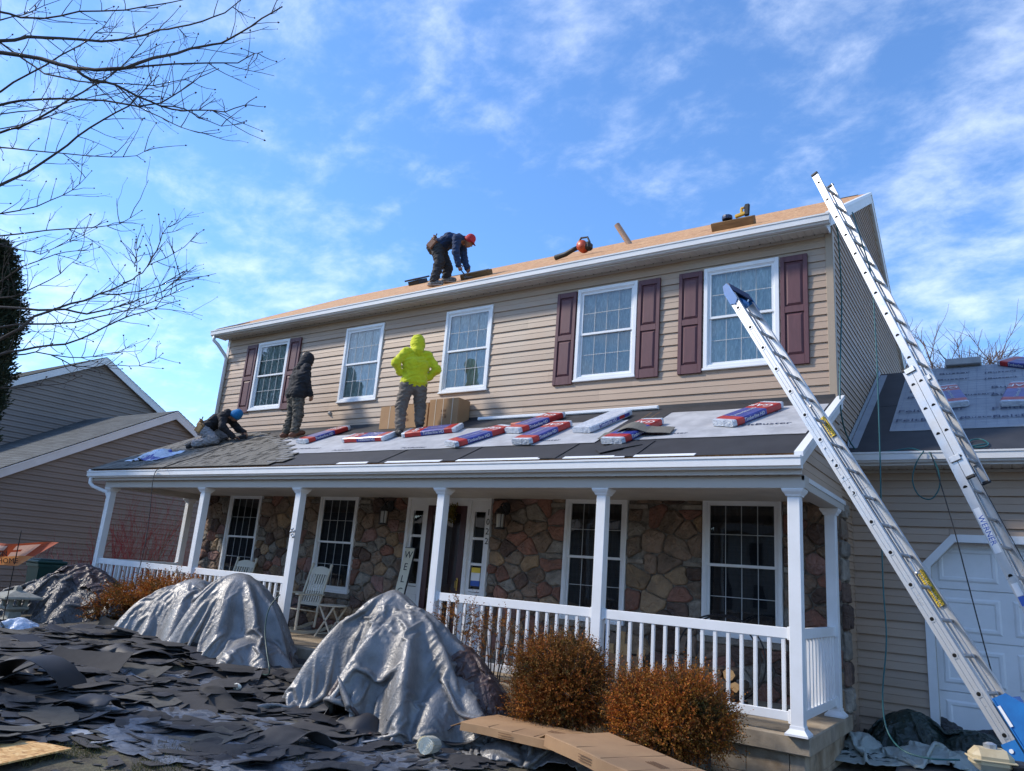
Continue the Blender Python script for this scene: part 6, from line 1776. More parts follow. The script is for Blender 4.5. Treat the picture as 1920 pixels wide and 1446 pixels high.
def cap_like(root, f, mat, name, brim=0.0, fold=False):
    H, hf, hu, hr = f['H'], f['hf'], f['hu'], f['hr']
    q = [(H+hu*.028-hf*.008, H+hu*.055-hf*.012, .108, .098)] + ([(H-hf*.02-hu*.005, H+hu*.01, .102, .106)] if fold else [])
    q += [(H-hu*.16, H-hu*.115, .10, .11, None, 1, 'sub')] if not fold else [(H-hu*.17+hf*.03, H-hu*.12+hf*.06, .09, .10, None, 1, 'sub')]
    V, F = sdf_mesh(q, .010, k=.02); o = np_obj(name, V, F, mat, root, None, None, True)
    if brim:
        mb = MB(); n = 9; P = []
        for i in range(n):
            a = (i/(n-1)-.5)*2.3
            p0 = H+hu*.035+hf*(.098*math.cos(a))+hr*.098*math.sin(a); p1 = H+hu*.012+hf*(.098*math.cos(a)+brim*max(.0, math.cos(a*1.25)))+hr*.10*math.sin(a)
            P.append([p0, p1])
        mb.grid(P); mb.grid([[p+hu*.006 for p in r] for r in P][::-1]); part('brim', mb, mat, o)
    return o
def tool_belt(root, P, f, mats, side=1):
    pel, up, sx = P['pelvis'], f['up'], f['sx']; fw = up.cross(sx)*-1
    mb = MB(); pts = [pel+up*.02+sx*.17*math.cos(a)+fw*.15*math.sin(a) for a in np.linspace(0, 6.2832, 19)]
    for a, b in zip(pts[:-1], pts[1:]): mb.beam(a, b, .012, .055, up=up)
    belt = part('tool_belt', mb, mats[0], root)
    dn = (Vector((0, 0, -1))*.6-up*.6).normalized()
    for (a, w, h, m) in ((side*.2, .15, .20, 1), (side*1.1, .13, .16, 1), (math.pi-.2, .14, .19, 0), (math.pi*.5+1.7, .16, .17, 0), (math.pi*1.5, .15, .18, 1)):
        c = pel+sx*.205*math.cos(a)+fw*.185*math.sin(a); o = (sx*math.cos(a)+fw*math.sin(a)).normalized(); tn = o.cross(dn).normalized(); o = dn.cross(tn)
        M_ = Matrix(((tn.x, o.x, dn.x, 0), (tn.y, o.y, dn.y, 0), (tn.z, o.z, dn.z, 0), (0, 0, 0, 1))); ctr = c+dn*h*.42
        M_.translation = ctr
        b = MB(); b.obox(M_, w, .075, h, 0, .018); b.tube([c-tn*w*.5+o*.03, c+o*.05, c+tn*w*.5+o*.03], .012, 5)
        b.tube([c-tn*.02+dn*.02, c-tn*.03-dn*.07+o*.02], .012, 5)
        part('tool_pouch', b, mats[m], belt)

# man in lime yellow, hands on hips, back to the camera, one foot on a bundle
fl, fr_ = hroof(748, 821), hroof(790, 809)
c = (fl+fr_)/2
J = dict(pelvis=(0, .0, .93), chest=(0, .0, 1.18), neck=(0, .03, 1.44), head=(.0, .075, 1.575), look=(-.1, .9, -.28),
         shl=(-.185, .02, 1.385), shr=(.185, .02, 1.385), ell=(-.355, -.06, 1.15), elr=(.355, -.06, 1.15), wrl=(-.235, .03, 1.0), wrr=(.235, .03, .99), hdl=(-.14, .09, .95), hdr=(.15, .09, .94),
         hipl=(-.10, 0, .86), hipr=(.10, 0, .86), knl=(-.16, .04, .46), knr=(.165, .07, .50), anl=(-.15, -.03, .085, 1), anr=(.17, .0, .09, 1), tol=(-.17, .13, .045, 1), tor=(.22, .14, .05, 1))
fw_y = Vector((-.80, .60))
yel, Py, fy = person('person in a lime yellow hooded sweatshirt standing hands on hips, seen from behind', (c.x-.03, c.y-.02, c.z), fw_y, J, m_hiviz, m_khaki, m_bootblk, hood=True, gl=m_glove, ground=lambda x, y: RK+RS*y+.02, seed=2, fat=1.12, curls=(.5, .5), palms=dict(l=(.7, .2, 0), r=(-.7, .2, 0)))
# man in black with the hood up, arms down
c = hroof(532, 826)
J = dict(pelvis=(0, -.02, .96), chest=(0, .0, 1.22), neck=(0, .045, 1.47), head=(0, .115, 1.60), look=(.1, .9, -.32),
         shl=(-.185, .02, 1.41), shr=(.185, .02, 1.41), ell=(-.23, .0, 1.14), elr=(.225, .05, 1.14), wrl=(-.23, .10, .90), wrr=(.21, .17, .90), hdl=(-.22, .14, .80), hdr=(.20, .22, .79),
         hipl=(-.09, -.02, .88), hipr=(.09, -.02, .88), knl=(-.11, .02, .50), knr=(.11, .03, .50), anl=(-.12, -.06, .09, 1), anr=(.12, .0, .09, 1), tol=(-.13, .12, .05, 1), tor=(.14, .18, .05, 1))
blk, Pb, fb_ = person('person in a black hooded sweatshirt and camouflage trousers standing beside the finished shingles', (c.x+.12, c.y+.05, c.z), (.22, .97), J, m_blackhood, m_camo, m_boot, hood=True, ground=lambda x, y: RK+RS*y+.03, seed=5, fat=1.27, curls=(.5, .7))
# roofer on his knees laying shingles
c = hroof(398, 836)
J = dict(pelvis=(0, -.17, .36), chest=(0, .02, .53), neck=(0, .25, .66), head=(0, .38, .655), look=(.0, .55, -.8), head_up=(0, .8, .5),
         shl=(-.175, .19, .60), shr=(.175, .19, .60), ell=(-.27, .36, .42), elr=(.26, .26, .36), wrl=(-.17, .54, .10, 1), wrr=(.12, .46, .09, 1), hdl=(-.11, .62, .05, 1), hdr=(.06, .55, .045, 1),
         hipl=(-.10, -.20, .30), hipr=(.10, -.20, .30), knl=(-.17, .13, .11, 1), knr=(.17, .10, .11, 1), anl=(-.15, -.33, .10, 1), anr=(.15, -.34, .10, 1), tol=(-.15, -.42, .06, 1), tor=(.15, -.43, .06, 1))
kne, Pk, fk = person('kneeling person in a blue knit cap laying shingles on the porch roof', (c.x, c.y, c.z), (.86, .52), J, m_blackhood, m_greytrous, m_bootblk, hood=False, ground=lambda x, y: RK+RS*y+.03, seed=9, boots_flat=False, curls=(.4, .5), palms=dict(l=(0, .2, -1), r=(0, .2, -1)), sole=m_sole)
cap_like(kne, fk, m_beanie, 'knit_cap', fold=True); tool_belt(kne, Pk, fk, [m_leather, m_leather_y])
# roofer bent over on the bare upper roof
c = hy(826, 534, .12); c.z = uroof(.12)
J = dict(pelvis=(0, -.12, .79), chest=(0, .11, .91), neck=(0, .34, .93), head=(0, .475, .885), look=(.05, .72, -.62), head_up=(0, .7, .6),
         shl=(-.18, .29, .86), shr=(.18, .29, .86), ell=(-.17, .36, .58), elr=(.19, .30, .58), wrl=(-.10, .47, .36), wrr=(.13, .36, .33), hdl=(-.07, .53, .27), hdr=(.12, .42, .24),
         hipl=(-.10, -.11, .72), hipr=(.10, -.11, .72), knl=(-.13, .06, .41), knr=(.13, -.02, .41), anl=(-.13, .05, .085, 1), anr=(.13, -.10, .085, 1), tol=(-.14, .22, .045, 1), tor=(.14, .07, .045, 1))
ben, Pn, fn = person('person in navy sweatshirt and red cap bending on the bare roof', (c.x, c.y, c.z), (.93, .36), J, m_navy, m_darktrous, m_sneak, hood=False, ground=lambda x, y: uroof(y)+.0, seed=14, curls=(1.2, 1.2), palms=dict(l=(.5, .2, -.5), r=(-.5, .2, -.5)), sole=m_sole)
cap_like(ben, fn, m_redcap, 'cap', brim=.07); tool_belt(ben, Pn, fn, [m_leather, m_leather])
mb = MB(); a = Pn['hdr']; mb.tube([a+Vector((-.06, -.02, .07)), a, a+Vector((.12, .03, -.15))], .013, 6); mb.beam(a+Vector((.08, .0, -.16)), a+Vector((.24, .05, -.155)), .03, .03, bev=.006)
single('hammer', mb, m_iron, 'dark hammer in the hand of the bent over roofer', 'hammer')
mb = MB(); h = Pk['hdr']; mb.obox(frame(h+Vector((.02, .06, .02)), (.8, .6, .3), (0, 1, .5)), .16, .07, .09, 0, .015); mb.tube([h+Vector((-.08, .0, .02)), h+Vector((.0, .03, .02))], .02, 6)
single('nail_gun', mb, m_rubber, 'black nail gun beside the kneeling roofer', 'nail gun')

# ------------------------------------------------------------------ ladders
def rot_dir(th): return Vector((math.cos(rad(th)), math.sin(rad(th)), 0))
def rail(mb, a, b, n, rd, dep=.078, wid=.024, side=-1):
    """channel rail: web on the outer face, two flanges turned inward"""
    d = (b-a).normalized(); o = rd*side
    mb.beam(a, b, wid*.35, dep, up=n, mi=0)
    for s in (-1, 1): mb.beam(a+n*s*(dep/2-.004)-o*wid*.6, b+n*s*(dep/2-.004)-o*wid*.6, wid*1.1, .008, up=n, mi=0)
def d_hole(mb, c, d, n, o, r, full=False, mi=0):
    """dark rung end on the rail's outer face"""
    pts = []
    for k in range(12):
        a = 2*math.pi*k/12
        x, y = math.cos(a), math.sin(a)
        if not full: y = max(y, -.25)*1.0
        pts.append(c + n*x*r + d*y*r*-1 + o*.0065)
    mb.add(pts, [tuple(range(12)), tuple(range(12))[::-1]], mi)
def tall_ladder():
    p0 = Vector((12.915, -.545, 6.438)); dr = Vector((.345, -.116, -.931)).normalized(); rd = rot_dir(73); rd = (rd-dr*rd.dot(dr)).normalized(); n = rd.cross(dr).normalized(); sp = .3048; w = .40
    t = thing('extension_ladder', 'tall aluminium extension ladder leaning on the upper roof corner, black capped rails', 'ladder', p0+dr*6.9)
    def sect(k0, k1, off, e0, e1, rr):
        for s, nm in ((0, -1), (1, 1)):
            a = p0+n*off+rd*w*s+dr*(sp*k0-e0); b = p0+n*off+rd*w*s+dr*(sp*k1+e1)
            mb = MB(); rail(mb, a, b, n, rd, .080 if off == 0 else .086, .026, nm); o = part('rail', mb, m_alu, t)
            for e, dd in ((a, -1), (b, 1)):
                if dd == 1 and off != 0: continue
                c = MB(); c.beam(e+dr*dd*-.02, e+dr*dd*.012, .036, .088, up=n, bev=.006); part('end_cap', c, m_rubber, o)
            h = MB()
            for k in range(k0, k1+1): d_hole(h, p0+n*off+rd*w*s+dr*sp*k, dr, n, rd*nm, .021)
            part('rung_socket', h, m_hole, o)['kind'] = 'stuff'
        for k in range(k0, k1+1):
            c = p0+n*off+dr*sp*k; mb = MB(); mb.beam(c+rd*.01, c+rd*(w-.01), .034, .034, up=n, bev=.010); part('rung', mb, m_alu_dull, t)
    sect(0, 13, 0.0, .165, .23, 1); sect(10, 23, .088, .20, .20, 1)
    for k in (9.45, 13.0):
        for s in (0, 1):
            mb = MB(); mb.beam(p0+rd*w*s+dr*sp*k-dr*.03+n*.05, p0+rd*w*s+dr*sp*k+dr*.03+n*.05, .05, .11, up=n, bev=.004); part('guide_bracket', mb, m_galv, t)
    # maker's sticker on the lower section's left rail
    c = p0+n*.088+dr*sp*15.5-rd*.0075
    mb = MB(); mb.beam(c-dr*.23, c+dr*.23, .002, .06, up=n, mi=0); 
    text_mb('WERNER', frame(c-rd*.0015, dr, -n), .075, .0006, mb=mb, mi=1, sx=1.0); part('rail_sticker', mb, [m_white, m_blueink], t)
    c = p0+n*.088+dr*sp*17.55-rd*.0075
    mb = MB(); mb.beam(c-dr*.10, c+dr*.02, .002, .055, up=n, mi=0); mb.beam(c+dr*.025, c+dr*.11, .0022, .055, up=n, mi=1); part('rail_sticker', mb, [m_white, m_blueink], t)
    # haul rope
    a = p0+rd*w*.5+dr*sp*9.5; mb = MB(); mb.tube([a+n*.03, a+dr*2-n*.02, a+dr*4.6-n*.03], .0045, 5); part('rope', mb, m_cord, t)
    return p0, dr, rd, n
LP, LDR, LRD, LN = tall_ladder()
def hoist():
    p0 = Vector((12.313, -1.962, 4.303)); dr = Vector((.482, -.148, -.863)).normalized(); rd = rot_dir(75); rd = (rd-dr*rd.dot(dr)).normalized(); n = rd.cross(dr).normalized(); sp = .3048; w = .42
    t = thing('ladder_hoist', 'aluminium ladder hoist with blue top and blue carriage leaning on the porch roof corner', 'ladder hoist', p0+dr*5.2)
    for s, o_ in ((0, -1), (1, 1)):
        for (k0, k1) in ((-.72, 7.55), (7.56, 16.6)):
            a, b = p0+rd*w*s+dr*sp*k0, p0+rd*w*s+dr*sp*k1
            mb = MB(); rail(mb, a, b, n, rd, .100, .030, o_); r_ = part('rail', mb, m_alu, t)
            mb = MB(); mb.beam(a+rd*o_*.008-n*.018, b+rd*o_*.008-n*.018, .006, .006, up=n); mb.beam(a+rd*o_*.008+n*.018, b+rd*o_*.008+n*.018, .006, .006, up=n); part('rail_rib', mb, m_alu, r_)
            h = MB(); c_ = MB()
            for k in range(17):
                if k0 < k < k1:
                    q = p0+rd*w*s+dr*sp*k; c_.tube([q+rd*o_*.003, q+rd*o_*.010], .028, 12); d_hole(h, q+rd*o_*.005, dr, n, rd*o_, .016, True)
            part('rung_collar', c_, m_galv, r_)['kind'] = 'stuff'; part('rung_socket', h, m_hole, r_)['kind'] = 'stuff'
        for k in (6.3, 6.75, 6.95, 7.4, 7.75, 8.0):
            mb = MB(); q = p0+rd*w*s+dr*sp*k+n*.01; mb.tube([q+rd*o_*.004, q+rd*o_*.016], .012, 8); part('bolt', mb, m_galv, t)
    for k in range(17):
        c = p0+dr*sp*k; mb = MB(); mb.tube([c+rd*.005, c+rd*(w-.005)], .017, 8); part('rung', mb, m_alu_dull, t)
    # blue head: cheek plates and a cross plate
    for s, o_ in ((0, -1), (1, 1)):
        a = p0+rd*w*s+rd*o_*.012; P = [a-dr*.36-n*.035, a-dr*.36+n*.02, a-dr*.26+n*.052, a-dr*.10+n*.052, a-dr*.06+n*.0, a-dr*.10-n*.052, a-dr*.30-n*.052]
        mb = MB(); mb.prism(P, rd*o_*.006); part('cheek_plate', mb, m_hoistblue, t)
    a = p0-dr*.33; mb = MB()
    mb.prism([a-n*.03, a+rd*w-n*.03, a+rd*w+dr*.05+n*.05, a+dr*.22+n*.05], -n*.01); mb.beam(a-n*.045+dr*.02, a+rd*w-n*.045+dr*.02, .11, .012, up=n)
    part('head_plate', mb, m_hoistdark, t)
    mb = MB(); mb.tube([p0-dr*.16+rd*w*.35, p0-dr*.16+rd*w*.65], .045, 12); part('pulley', mb, m_hoistblue, t)
    mb = MB(); c = p0+rd*w*.55
    mb.tube([c-dr*.12-n*.03, c+dr*4.4-n*.05], .0035, 5); mb.tube([c-dr*.12+n*.03+rd*.03, c+dr*4.8+n*.02+rd*.03], .0035, 5); part('cable', mb, m_galv, t)
    for k in (4.0, 10.2, 14.15):
        mb = MB(); q = p0+dr*sp*k+rd*(w*.72); mb.tube([q, q+dr*.10+n*.01], .014, 6); mb.ell(q+dr*.11, (.018, .018, .018), 8, 6); part('rope_hook', mb, m_galv, t)
    # yellow warnings on the inner face of the right rail
    for k, txt, L in ((5.15, 'DANGER', .24), (11.0, 'DO NOT USE AS LADDER', .34)):
        c = p0+rd*(w-.020)+dr*sp*k+n*.0; mb = MB(); mb.beam(c-dr*L/2, c+dr*L/2, .002, .058, up=n, mi=0)
        mb2 = MB(); text_mb(txt, frame(c-rd*.0022, -dr, n), .066 if k > 6 else .06, .0005, mb=mb2, sx=.46 if k > 6 else .85)
        mb.add(mb2.v, mb2.f, 1); part('warning_sticker', mb, [m_yellow, m_ink], t)
    # carriage
    c = p0+dr*sp*14.75-n*.10
    mb = MB(); mb.beam(c+rd*.20-dr*.16, c+rd*.20+dr*.55, .62, .012, up=n, bev=.003)
    mb.prism([c+rd*(-.10)-dr*.16, c+rd*(-.10)+dr*.55, c+rd*(-.10)+dr*.55-n*.42, c+rd*(-.10)+dr*.42-n*.50, c+rd*(-.10)-dr*.16-n*.10], rd*.012)
    mb.beam(c+rd*.20+dr*.55-n*.0, c+rd*.20+dr*.55-n*.55, .62, .014, up=dr, bev=.003)
    o = part('carriage', mb, m_hoistblue, t)
    for a, b in ((-.10, .05), (.25, .4)):
        q = MB(); q.beam(c+rd*(-.107)+dr*a-n*.012, c+rd*(-.107)+dr*b-n*.012, .006, .022, up=n); part('wear_strip', q, m_white, o)
    q = p0+rd*(-.02)+dr*sp*15.55
    mb = MB(); mb.prism([q-dr*.12-n*.055, q-dr*.12+n*.055, q+dr*.45+n*.055, q+dr*.45-n*.055], -rd*.008); b_ = part('foot_plate', mb, m_hoistblue, t)
    mb = MB(); mb.tube([q-dr*.06-rd*.008+n*.01, q-dr*.06-rd*.016+n*.01], .016, 8); part('bolt', mb, m_white, b_)
    # engine with its cream fuel tank
    dep = (p0+dr*sp*15.3-CAM_C).dot(_f)-.28
    e = on(1858, 1424, dep); gt = gz(e.x, e.y)
    m = thing('hoist_engine', 'small petrol engine with stained cream fuel tank at the hoist foot', 'engine', (e.x, e.y, gt))
    R_ = frame(e, (.95, .3, 0), (-.3, .95, 0))
    mb = MB(); mb.obox(R_, .26, .20, .145, 0, .045); mb.obox(R_, .275, .215, .012, 0, .004); part('fuel_tank', mb, m_cream, m, smooth_=False)
    mb = MB(); mb.lathe([(.042, 0), (.042, .03), (.02, .04)], (e.x+.0, e.y, e.z+.07), 12); part('fuel_cap', mb, m_galv, m)
    mb = MB(); T_ = R_ @ Matrix.Translation((.19, -.0, -.09)); mb.obox(T_, .16, .2, .18, 0, .02)
    for k in range(6): mb.obox(T_ @ Matrix.Translation((0, -.002, -.075+k*.03)), .175, .215, .009)
    part('engine_block', mb, m_rubber, m)
    mb = MB(); mb.obox(R_ @ Matrix.Translation((.05, 0, -.19)), .42, .28, .10, 0, .01); mb.obox(R_ @ Matrix.Translation((.05, 0, (gt-e.z-.24)/2-.12+.12)), .30, .22, max(.05, e.z-gt-.24)); part('engine_base', mb, m_hoistblue, m)
hoist()

# ------------------------------------------------------------------ shingle bundles
def bundle_proto(white=False):
    r = thing('shingle_bundle', 'x', 'shingle bundle', (0, 0, 0), 'shingle bundles laid out on the roofs')
    L, Wd, Hh = .98, .335, .080
    cuts = [(-.49, -.43, 2), (-.43, -.29, 1), (-.29, .13, 0), (.13, .42, 1), (.42, .49, 2)] if not white else [(-.49, -.40, 2), (-.40, .30, 2), (.30, .44, 2), (.44, .49, 2)]
    mb = MB(); pr = [(-Wd/2, .012), (-Wd/2+.012, 0), (Wd/2-.012, 0), (Wd/2, .012), (Wd/2, Hh-.014), (Wd/2-.016, Hh), (-Wd/2+.016, Hh), (-Wd/2, Hh-.014)]
    rr = random.Random(3 if white else 2)
    for i, (a, b, mi) in enumerate(cuts):
        rows = []
        for x in (a, (a+b)/2, b):
            e = 1.0 if abs(x) < .47 else .90
            rows.append([(x, p[0]*e, Hh*.5+(p[1]-Hh*.5)*e+.003*math.sin(x*19+p[0]*11)) for p in pr])
        mb.grid([row+[row[0]] for row in rows], mi)
    for x, s in ((-.49, 1), (.49, -1)): mb.add([(x, p[0]*.9, Hh*.5+(p[1]-Hh*.5)*.9) for p in pr], [tuple(range(8))[::s]], 2)
    part('wrapper', mb, [m_pk_blue, m_pk_red, m_pk_white], r, smooth_=False)
    if not white:
        mb = MB(); text_mb('GAF', frame((.275, 0, Hh+.0035), (0, 1, 0), (-1, 0, 0)), .17, .0006, mb=mb); part('brand_print', mb, m_white, r)
        mb = MB(); text_mb('Timberline HD', frame((-.08, 0.0, Hh+.0035), (1, 0, 0), (0, 1, 0)), .075, .0006, mb=mb); part('brand_print', mb, m_pk_white, r)
    for s in (-1, 1):
        fr_ = frame((-.10, s*(Wd/2+.002), Hh*.5), (-s, 0, 0), (0, 0, 1))
        mb = MB(); 
        if white: 
            mb.box(-.30, .40, s*Wd/2-.0015, s*Wd/2+.0015, .016, Hh-.018, 0); mb.box(.16, .28, s*Wd/2-.002, s*Wd/2+.002, .016, Hh-.018, 1); part('side_label', mb, [m_pk_blue, m_pk_red], r); mb = MB()
        text_mb('Timberline HD', fr_, .062, .0006, mb=mb)
        part('side_print', mb, m_white, r)
    return r
def lay(proto, a, b, label, plane='porch', first=False, lift=.02, roll=0.0, fz=None):
    """a, b: pixels of the two ends as they lie; the bundle takes that direction"""
    H = (lambda p: hroof(*p, lift)) if plane == 'porch' else (lambda p: grp(*p, lift))
    s = RS if plane == 'porch' else GRS
    A, B = H(a), H(b); x = (B-A).normalized(); nz_ = Vector((0, -s, 1)).normalized(); y = nz_.cross(x); c = (A+B)/2
    o = proto if first else copy_tree(proto)
    o.matrix_world = Matrix(((x.x, y.x, nz_.x, c.x), (x.y, y.y, nz_.y, c.y), (x.z, y.z, nz_.z, c.z), (0, 0, 0, 1)))
    o['label'] = label
    return o
pA = bundle_proto(); pW = bundle_proto(True)
lay(pA, (566, 832), (648, 806), 'blue and red shingle bundle nearest the boots of the man in black', first=True)
lay(pA, (735, 822), (652, 826), 'blue and red shingle bundle between the man in black and the man in lime')
lay(pA, (865, 806), (760, 817), 'blue shingle bundle under the right boot of the man in lime')
lay(pA, (845, 838), (950, 806), 'blue and red shingle bundle slanting up just right of the cardboard boxes')
lay(pA, (962, 812), (1046, 782), 'rear of two crossed red and blue shingle bundles in mid roof')
lay(pA, (972, 836), (1062, 797), 'front of two crossed red and blue shingle bundles in mid roof')
lay(pW, (1090, 812), (1170, 778), 'white backed shingle bundle lying face down in mid roof', first=True)
lay(pA, (1145, 834), (1228, 794), 'red topped shingle bundle with a loose shingle draped across it')
lay(pA, (1356, 800), (1450, 764), 'red and blue shingle bundle farthest right on the porch roof')
lay(pA, (1795, 768), (1768, 728), 'red and blue shingle bundle on the garage roof behind the tall ladder', 'garage')
lay(pA, (1903, 762), (1920, 725), 'blue shingle bundle at the right edge of the garage roof', 'garage')
lay(pA, (1912, 684), (1965, 690), 'shingle bundle on the ridge of the garage roof', 'garage')
# loose strips
def strip(pts, wd, label, plane_s=RS, th=.006, mat=None, name='loose_shingle', cat='shingle'):
    mb = MB(); T, B = [], []
    n = Vector((0, -plane_s, 1)).normalized()
    for i, p in enumerate(pts):
        d = (pts[min(i+1, len(pts)-1)]-pts[max(0, i-1)]).normalized(); sd = n.cross(d).normalized()
        T.append([p-sd*wd/2+n*th, p+sd*wd/2+n*th]); B.append([p-sd*wd/2, p+sd*wd/2])
    mb.grid(T[::-1]); mb.grid(B)
    for k in (0, 1):
        for i in range(len(pts)-1): mb.quad(T[i][k], T[i+1][k], B[i+1][k], B[i][k])
    mb.quad(T[0][0], T[0][1], B[0][1], B[0][0]); mb.quad(T[-1][0], T[-1][1], B[-1][1], B[-1][0])
    return single(name, mb, mat or m_shingle, label, cat)
A, B = hroof(1128, 822), hroof(1262, 812); n = Vector((0, -RS, 1)).normalized(); P = []
for i in range(17):
    t = i/16; h = .025+.115*math.exp(-((t-.45)/.24)**2)+(.02*math.sin(t*9) if t > .7 else 0); P.append(A+(B-A)*t+n*h)
strip(P, .30, 'dark loose shingle draped over a red topped bundle')
A, B = hroof(1120, 848), hroof(1200, 832); strip([A+(B-A)*t+n*(.012+.03*t*(1-t)) for t in (0, .25, .5, .75, 1)], .25, 'flat black loose shingle below the draped bundle', mat=m_black)
# cardboard cartons against the wall
def carton(px, w, d, h, y, label, lines):
    p = hy(px[0], px[1], y); x0 = p.x; z0 = RK+RS*y+.015
    t = thing('cardboard_carton', label, 'carton', (x0, y, z0), 'cardboard cartons against the upper wall')
    mb = MB(); th = .0
    v = [(x0, y, z0), (x0+w, y, z0), (x0+w, -.05, z0+RS*(-.05-y)), (x0, -.05, z0+RS*(-.05-y))]; v2 = [(a[0], a[1], z0+h) for a in v]
    mb.add(v+v2, [(3, 2, 1, 0), (4, 5, 6, 7), (0, 1, 5, 4), (1, 2, 6, 5), (2, 3, 7, 6), (3, 0, 4, 7)]); part('carton_body', mb, m_card, t)
    for f_ in lines:
        s = MB(); s.box(x0+w*f_-.006, x0+w*f_+.006, y-.003, y-.0005, z0+.002, z0+h); s.box(x0+w*f_-.006, x0+w*f_+.006, y-.002, -.05, z0+h, z0+h+.003); part('strap', s, m_strap, t)
    s = MB()
    for a, b, c, e in ((.42, .60, .52, .60), (.42, .60, .40, .43), (.44, .50, .28, .38), (.54, .62, .28, .38)): s.box(x0+w*a, x0+w*b, y-.002, y-.0004, z0+h*c, z0+h*e)
    part('carton_print', s, m_card_p, t)
carton((712, 790), hy(800, 790, -.34).x-hy(712, 790, -.34).x, .3, .41, -.34, 'wide low cardboard carton behind the legs of the man in lime', (.20, .45, .82))
carton((803, 785), hy(857, 785, -.36).x-hy(803, 785, -.36).x, .3, .47, -.36, 'taller cardboard carton right of the man in lime', (.22, .48, .80))
# white trim lengths leaning at the wall foot
for (a, b, lb) in (((897, 786), (1010, 779), 'short white trim length lying along the upper wall foot, left piece'), ((1000, 780), (1235, 764), 'long white trim length lying along the upper wall foot, right piece')):
    p, q = hy(*a, -.13), hy(*b, -.13); mb = MB(); mb.beam(p, q, .05, .055, bev=.006); mb.beam(p+Vector((.01, -.03, .0)), q+Vector((-.01, -.03, 0)), .01, .03); single('trim_length', mb, m_white, lb, 'trim')
# red drill on the roof
p = hroof(972, 797, .05); mb = MB(); mb.tube([p+Vector((-.11, -.02, 0)), p+Vector((.05, .0, .02))], .033, 8, 0); mb.tube([p+Vector((.05, 0, .02)), p+Vector((.17, .03, .01))], .022, 8, 1); mb.beam(p, p+Vector((.02, -.11, -.03)), .04, .035, mi=1)
single('cordless_drill', mb, [m_orange, m_rubber], 'red and black cordless drill lying left of the crossed bundles', 'drill')

# ------------------------------------------------------------------ on the bare roof
un = Vector((0, -US, 1)).normalized(); uu = Vector((0, 1, US)).normalized()
def uy(px, y): p = hy(px[0], px[1], y); p.z = uroof(y); return p
a = uy((1337, 428), .35); b = uy((1416, 415), .35); d = (b-a).normalized()
mb = MB(); c = (a+b)/2+un*.06; mb.obox(frame(c, d, uu), (b-a).length, .14, .125, 0, .008); tb = single('timber_block', mb, m_wood, 'old timber block at the roof edge with a yellow nailer on it', 'timber block', 'timber blocks on the bare roof')
a2 = uy((868, 517), .5); b2 = uy((922, 507), .5); d2 = (b2-a2).normalized(); mb = MB(); mb.obox(frame((a2+b2)/2+un*.05, d2, uu), (b2-a2).length, .13, .10, 0, .012); single('timber_block', mb, m_wood, 'old timber block in front of the bent over roofer', 'timber block', 'timber blocks on the bare roof')
def nailer(base, d):
    t = thing('nailer', 'yellow and black cordless nailer on the timber block', 'nailer', base)
    up = Vector((0, 0, 1)); mb = MB()
    mb.beam(base+d*.0+up*.03, base+d*.16+up*.06, .05, .055, bev=.012); mb.beam(base+d*.10+up*.06, base+d*.09+up*.14, .035, .04, up=d, bev=.01); mb.beam(base+d*.08+up*.145, base+d*.14+up*.15, .035, .035, bev=.01)
    part('nailer_body', mb, m_dwyellow, t)
    mb = MB(); mb.beam(base+d*.17+up*.01, base+d*.18+up*.20, .055, .075, up=d, bev=.015); mb.beam(base+d*.13+up*.14, base+d*.2+up*.16, .05, .04, bev=.01); part('battery', mb, m_rubber, t)
    mb = MB(); mb.lathe([(.0, -.04), (.075, -.035), (.08, 0), (.075, .035), (0, .04)], (0, 0, 0), 12); mb.v = [tuple(base+d*(-.12+p[0])+up*(.035+p[2]*.8)+Vector((0, p[1], 0))) for p in mb.v]; part('nail_drum', mb, m_hoistdark, t)
nailer((a+b)/2+un*.125+d*.04, d)
def blower():
    p = uy((1098, 471), 1.0); t = thing('leaf_blower', 'orange leaf blower with a black tube lying on the bare roof', 'leaf blower', p)
    mb = MB(); mb.ell(p+un*.12, (.105, .09, .095), 12, 8); mb.lathe([(.08, -.08), (.10, -.04), (.10, .04), (.08, .08)], (0, 0, 0), 14); k = len(mb.v)-56
    mb.v[k:] = [tuple(p+un*.13+Vector((q[0], q[2]-.06, q[1]*1.05))) for q in mb.v[k:]]
    part('housing', mb, m_orange, t, smooth_=True)
    mb = MB(); mb.tube([p+un*.2+Vector((-.10, 0, .03)), p+un*.2+Vector((-.05, 0, .12)), p+un*.2+Vector((.08, 0, .11)), p+un*.2+Vector((.13, 0, .0))], .02, 6); mb.obox(frame(p+un*.14+Vector((.11, -.03, -.02)), (1, 0, 0), (0, 1, 0)), .12, .16, .14, 0, .03); part('handle', mb, m_rubber, t)
    q = uy((1043, 478), 1.0); mb = MB(); mb.tube([p+un*.15+Vector((-.12, 0, 0)), p+un*.14+Vector((-.24, 0, -.02)), q+un*.06+Vector((.22, 0, .02)), q+un*.05], [.04, .042, .045, .05], 10); part('blower_tube', mb, m_rubber, t, smooth_=True)
blower()
p = uy((785, 527), 2.9); mb = MB(); mb.obox(frame(p+un*.05, (1, 0, 0), uu), .34, .36, .10, 0, .01); mb.prism([p+un*.11+Vector((-.24, 0, 0))-uu*.2, p+un*.11+Vector((.24, 0, 0))-uu*.2, p+un*.11+Vector((.24, 0, 0))+uu*.2, p+un*.11+Vector((-.24, 0, 0))+uu*.2], un*.04); HP('roof_vent', mb, m_iron)

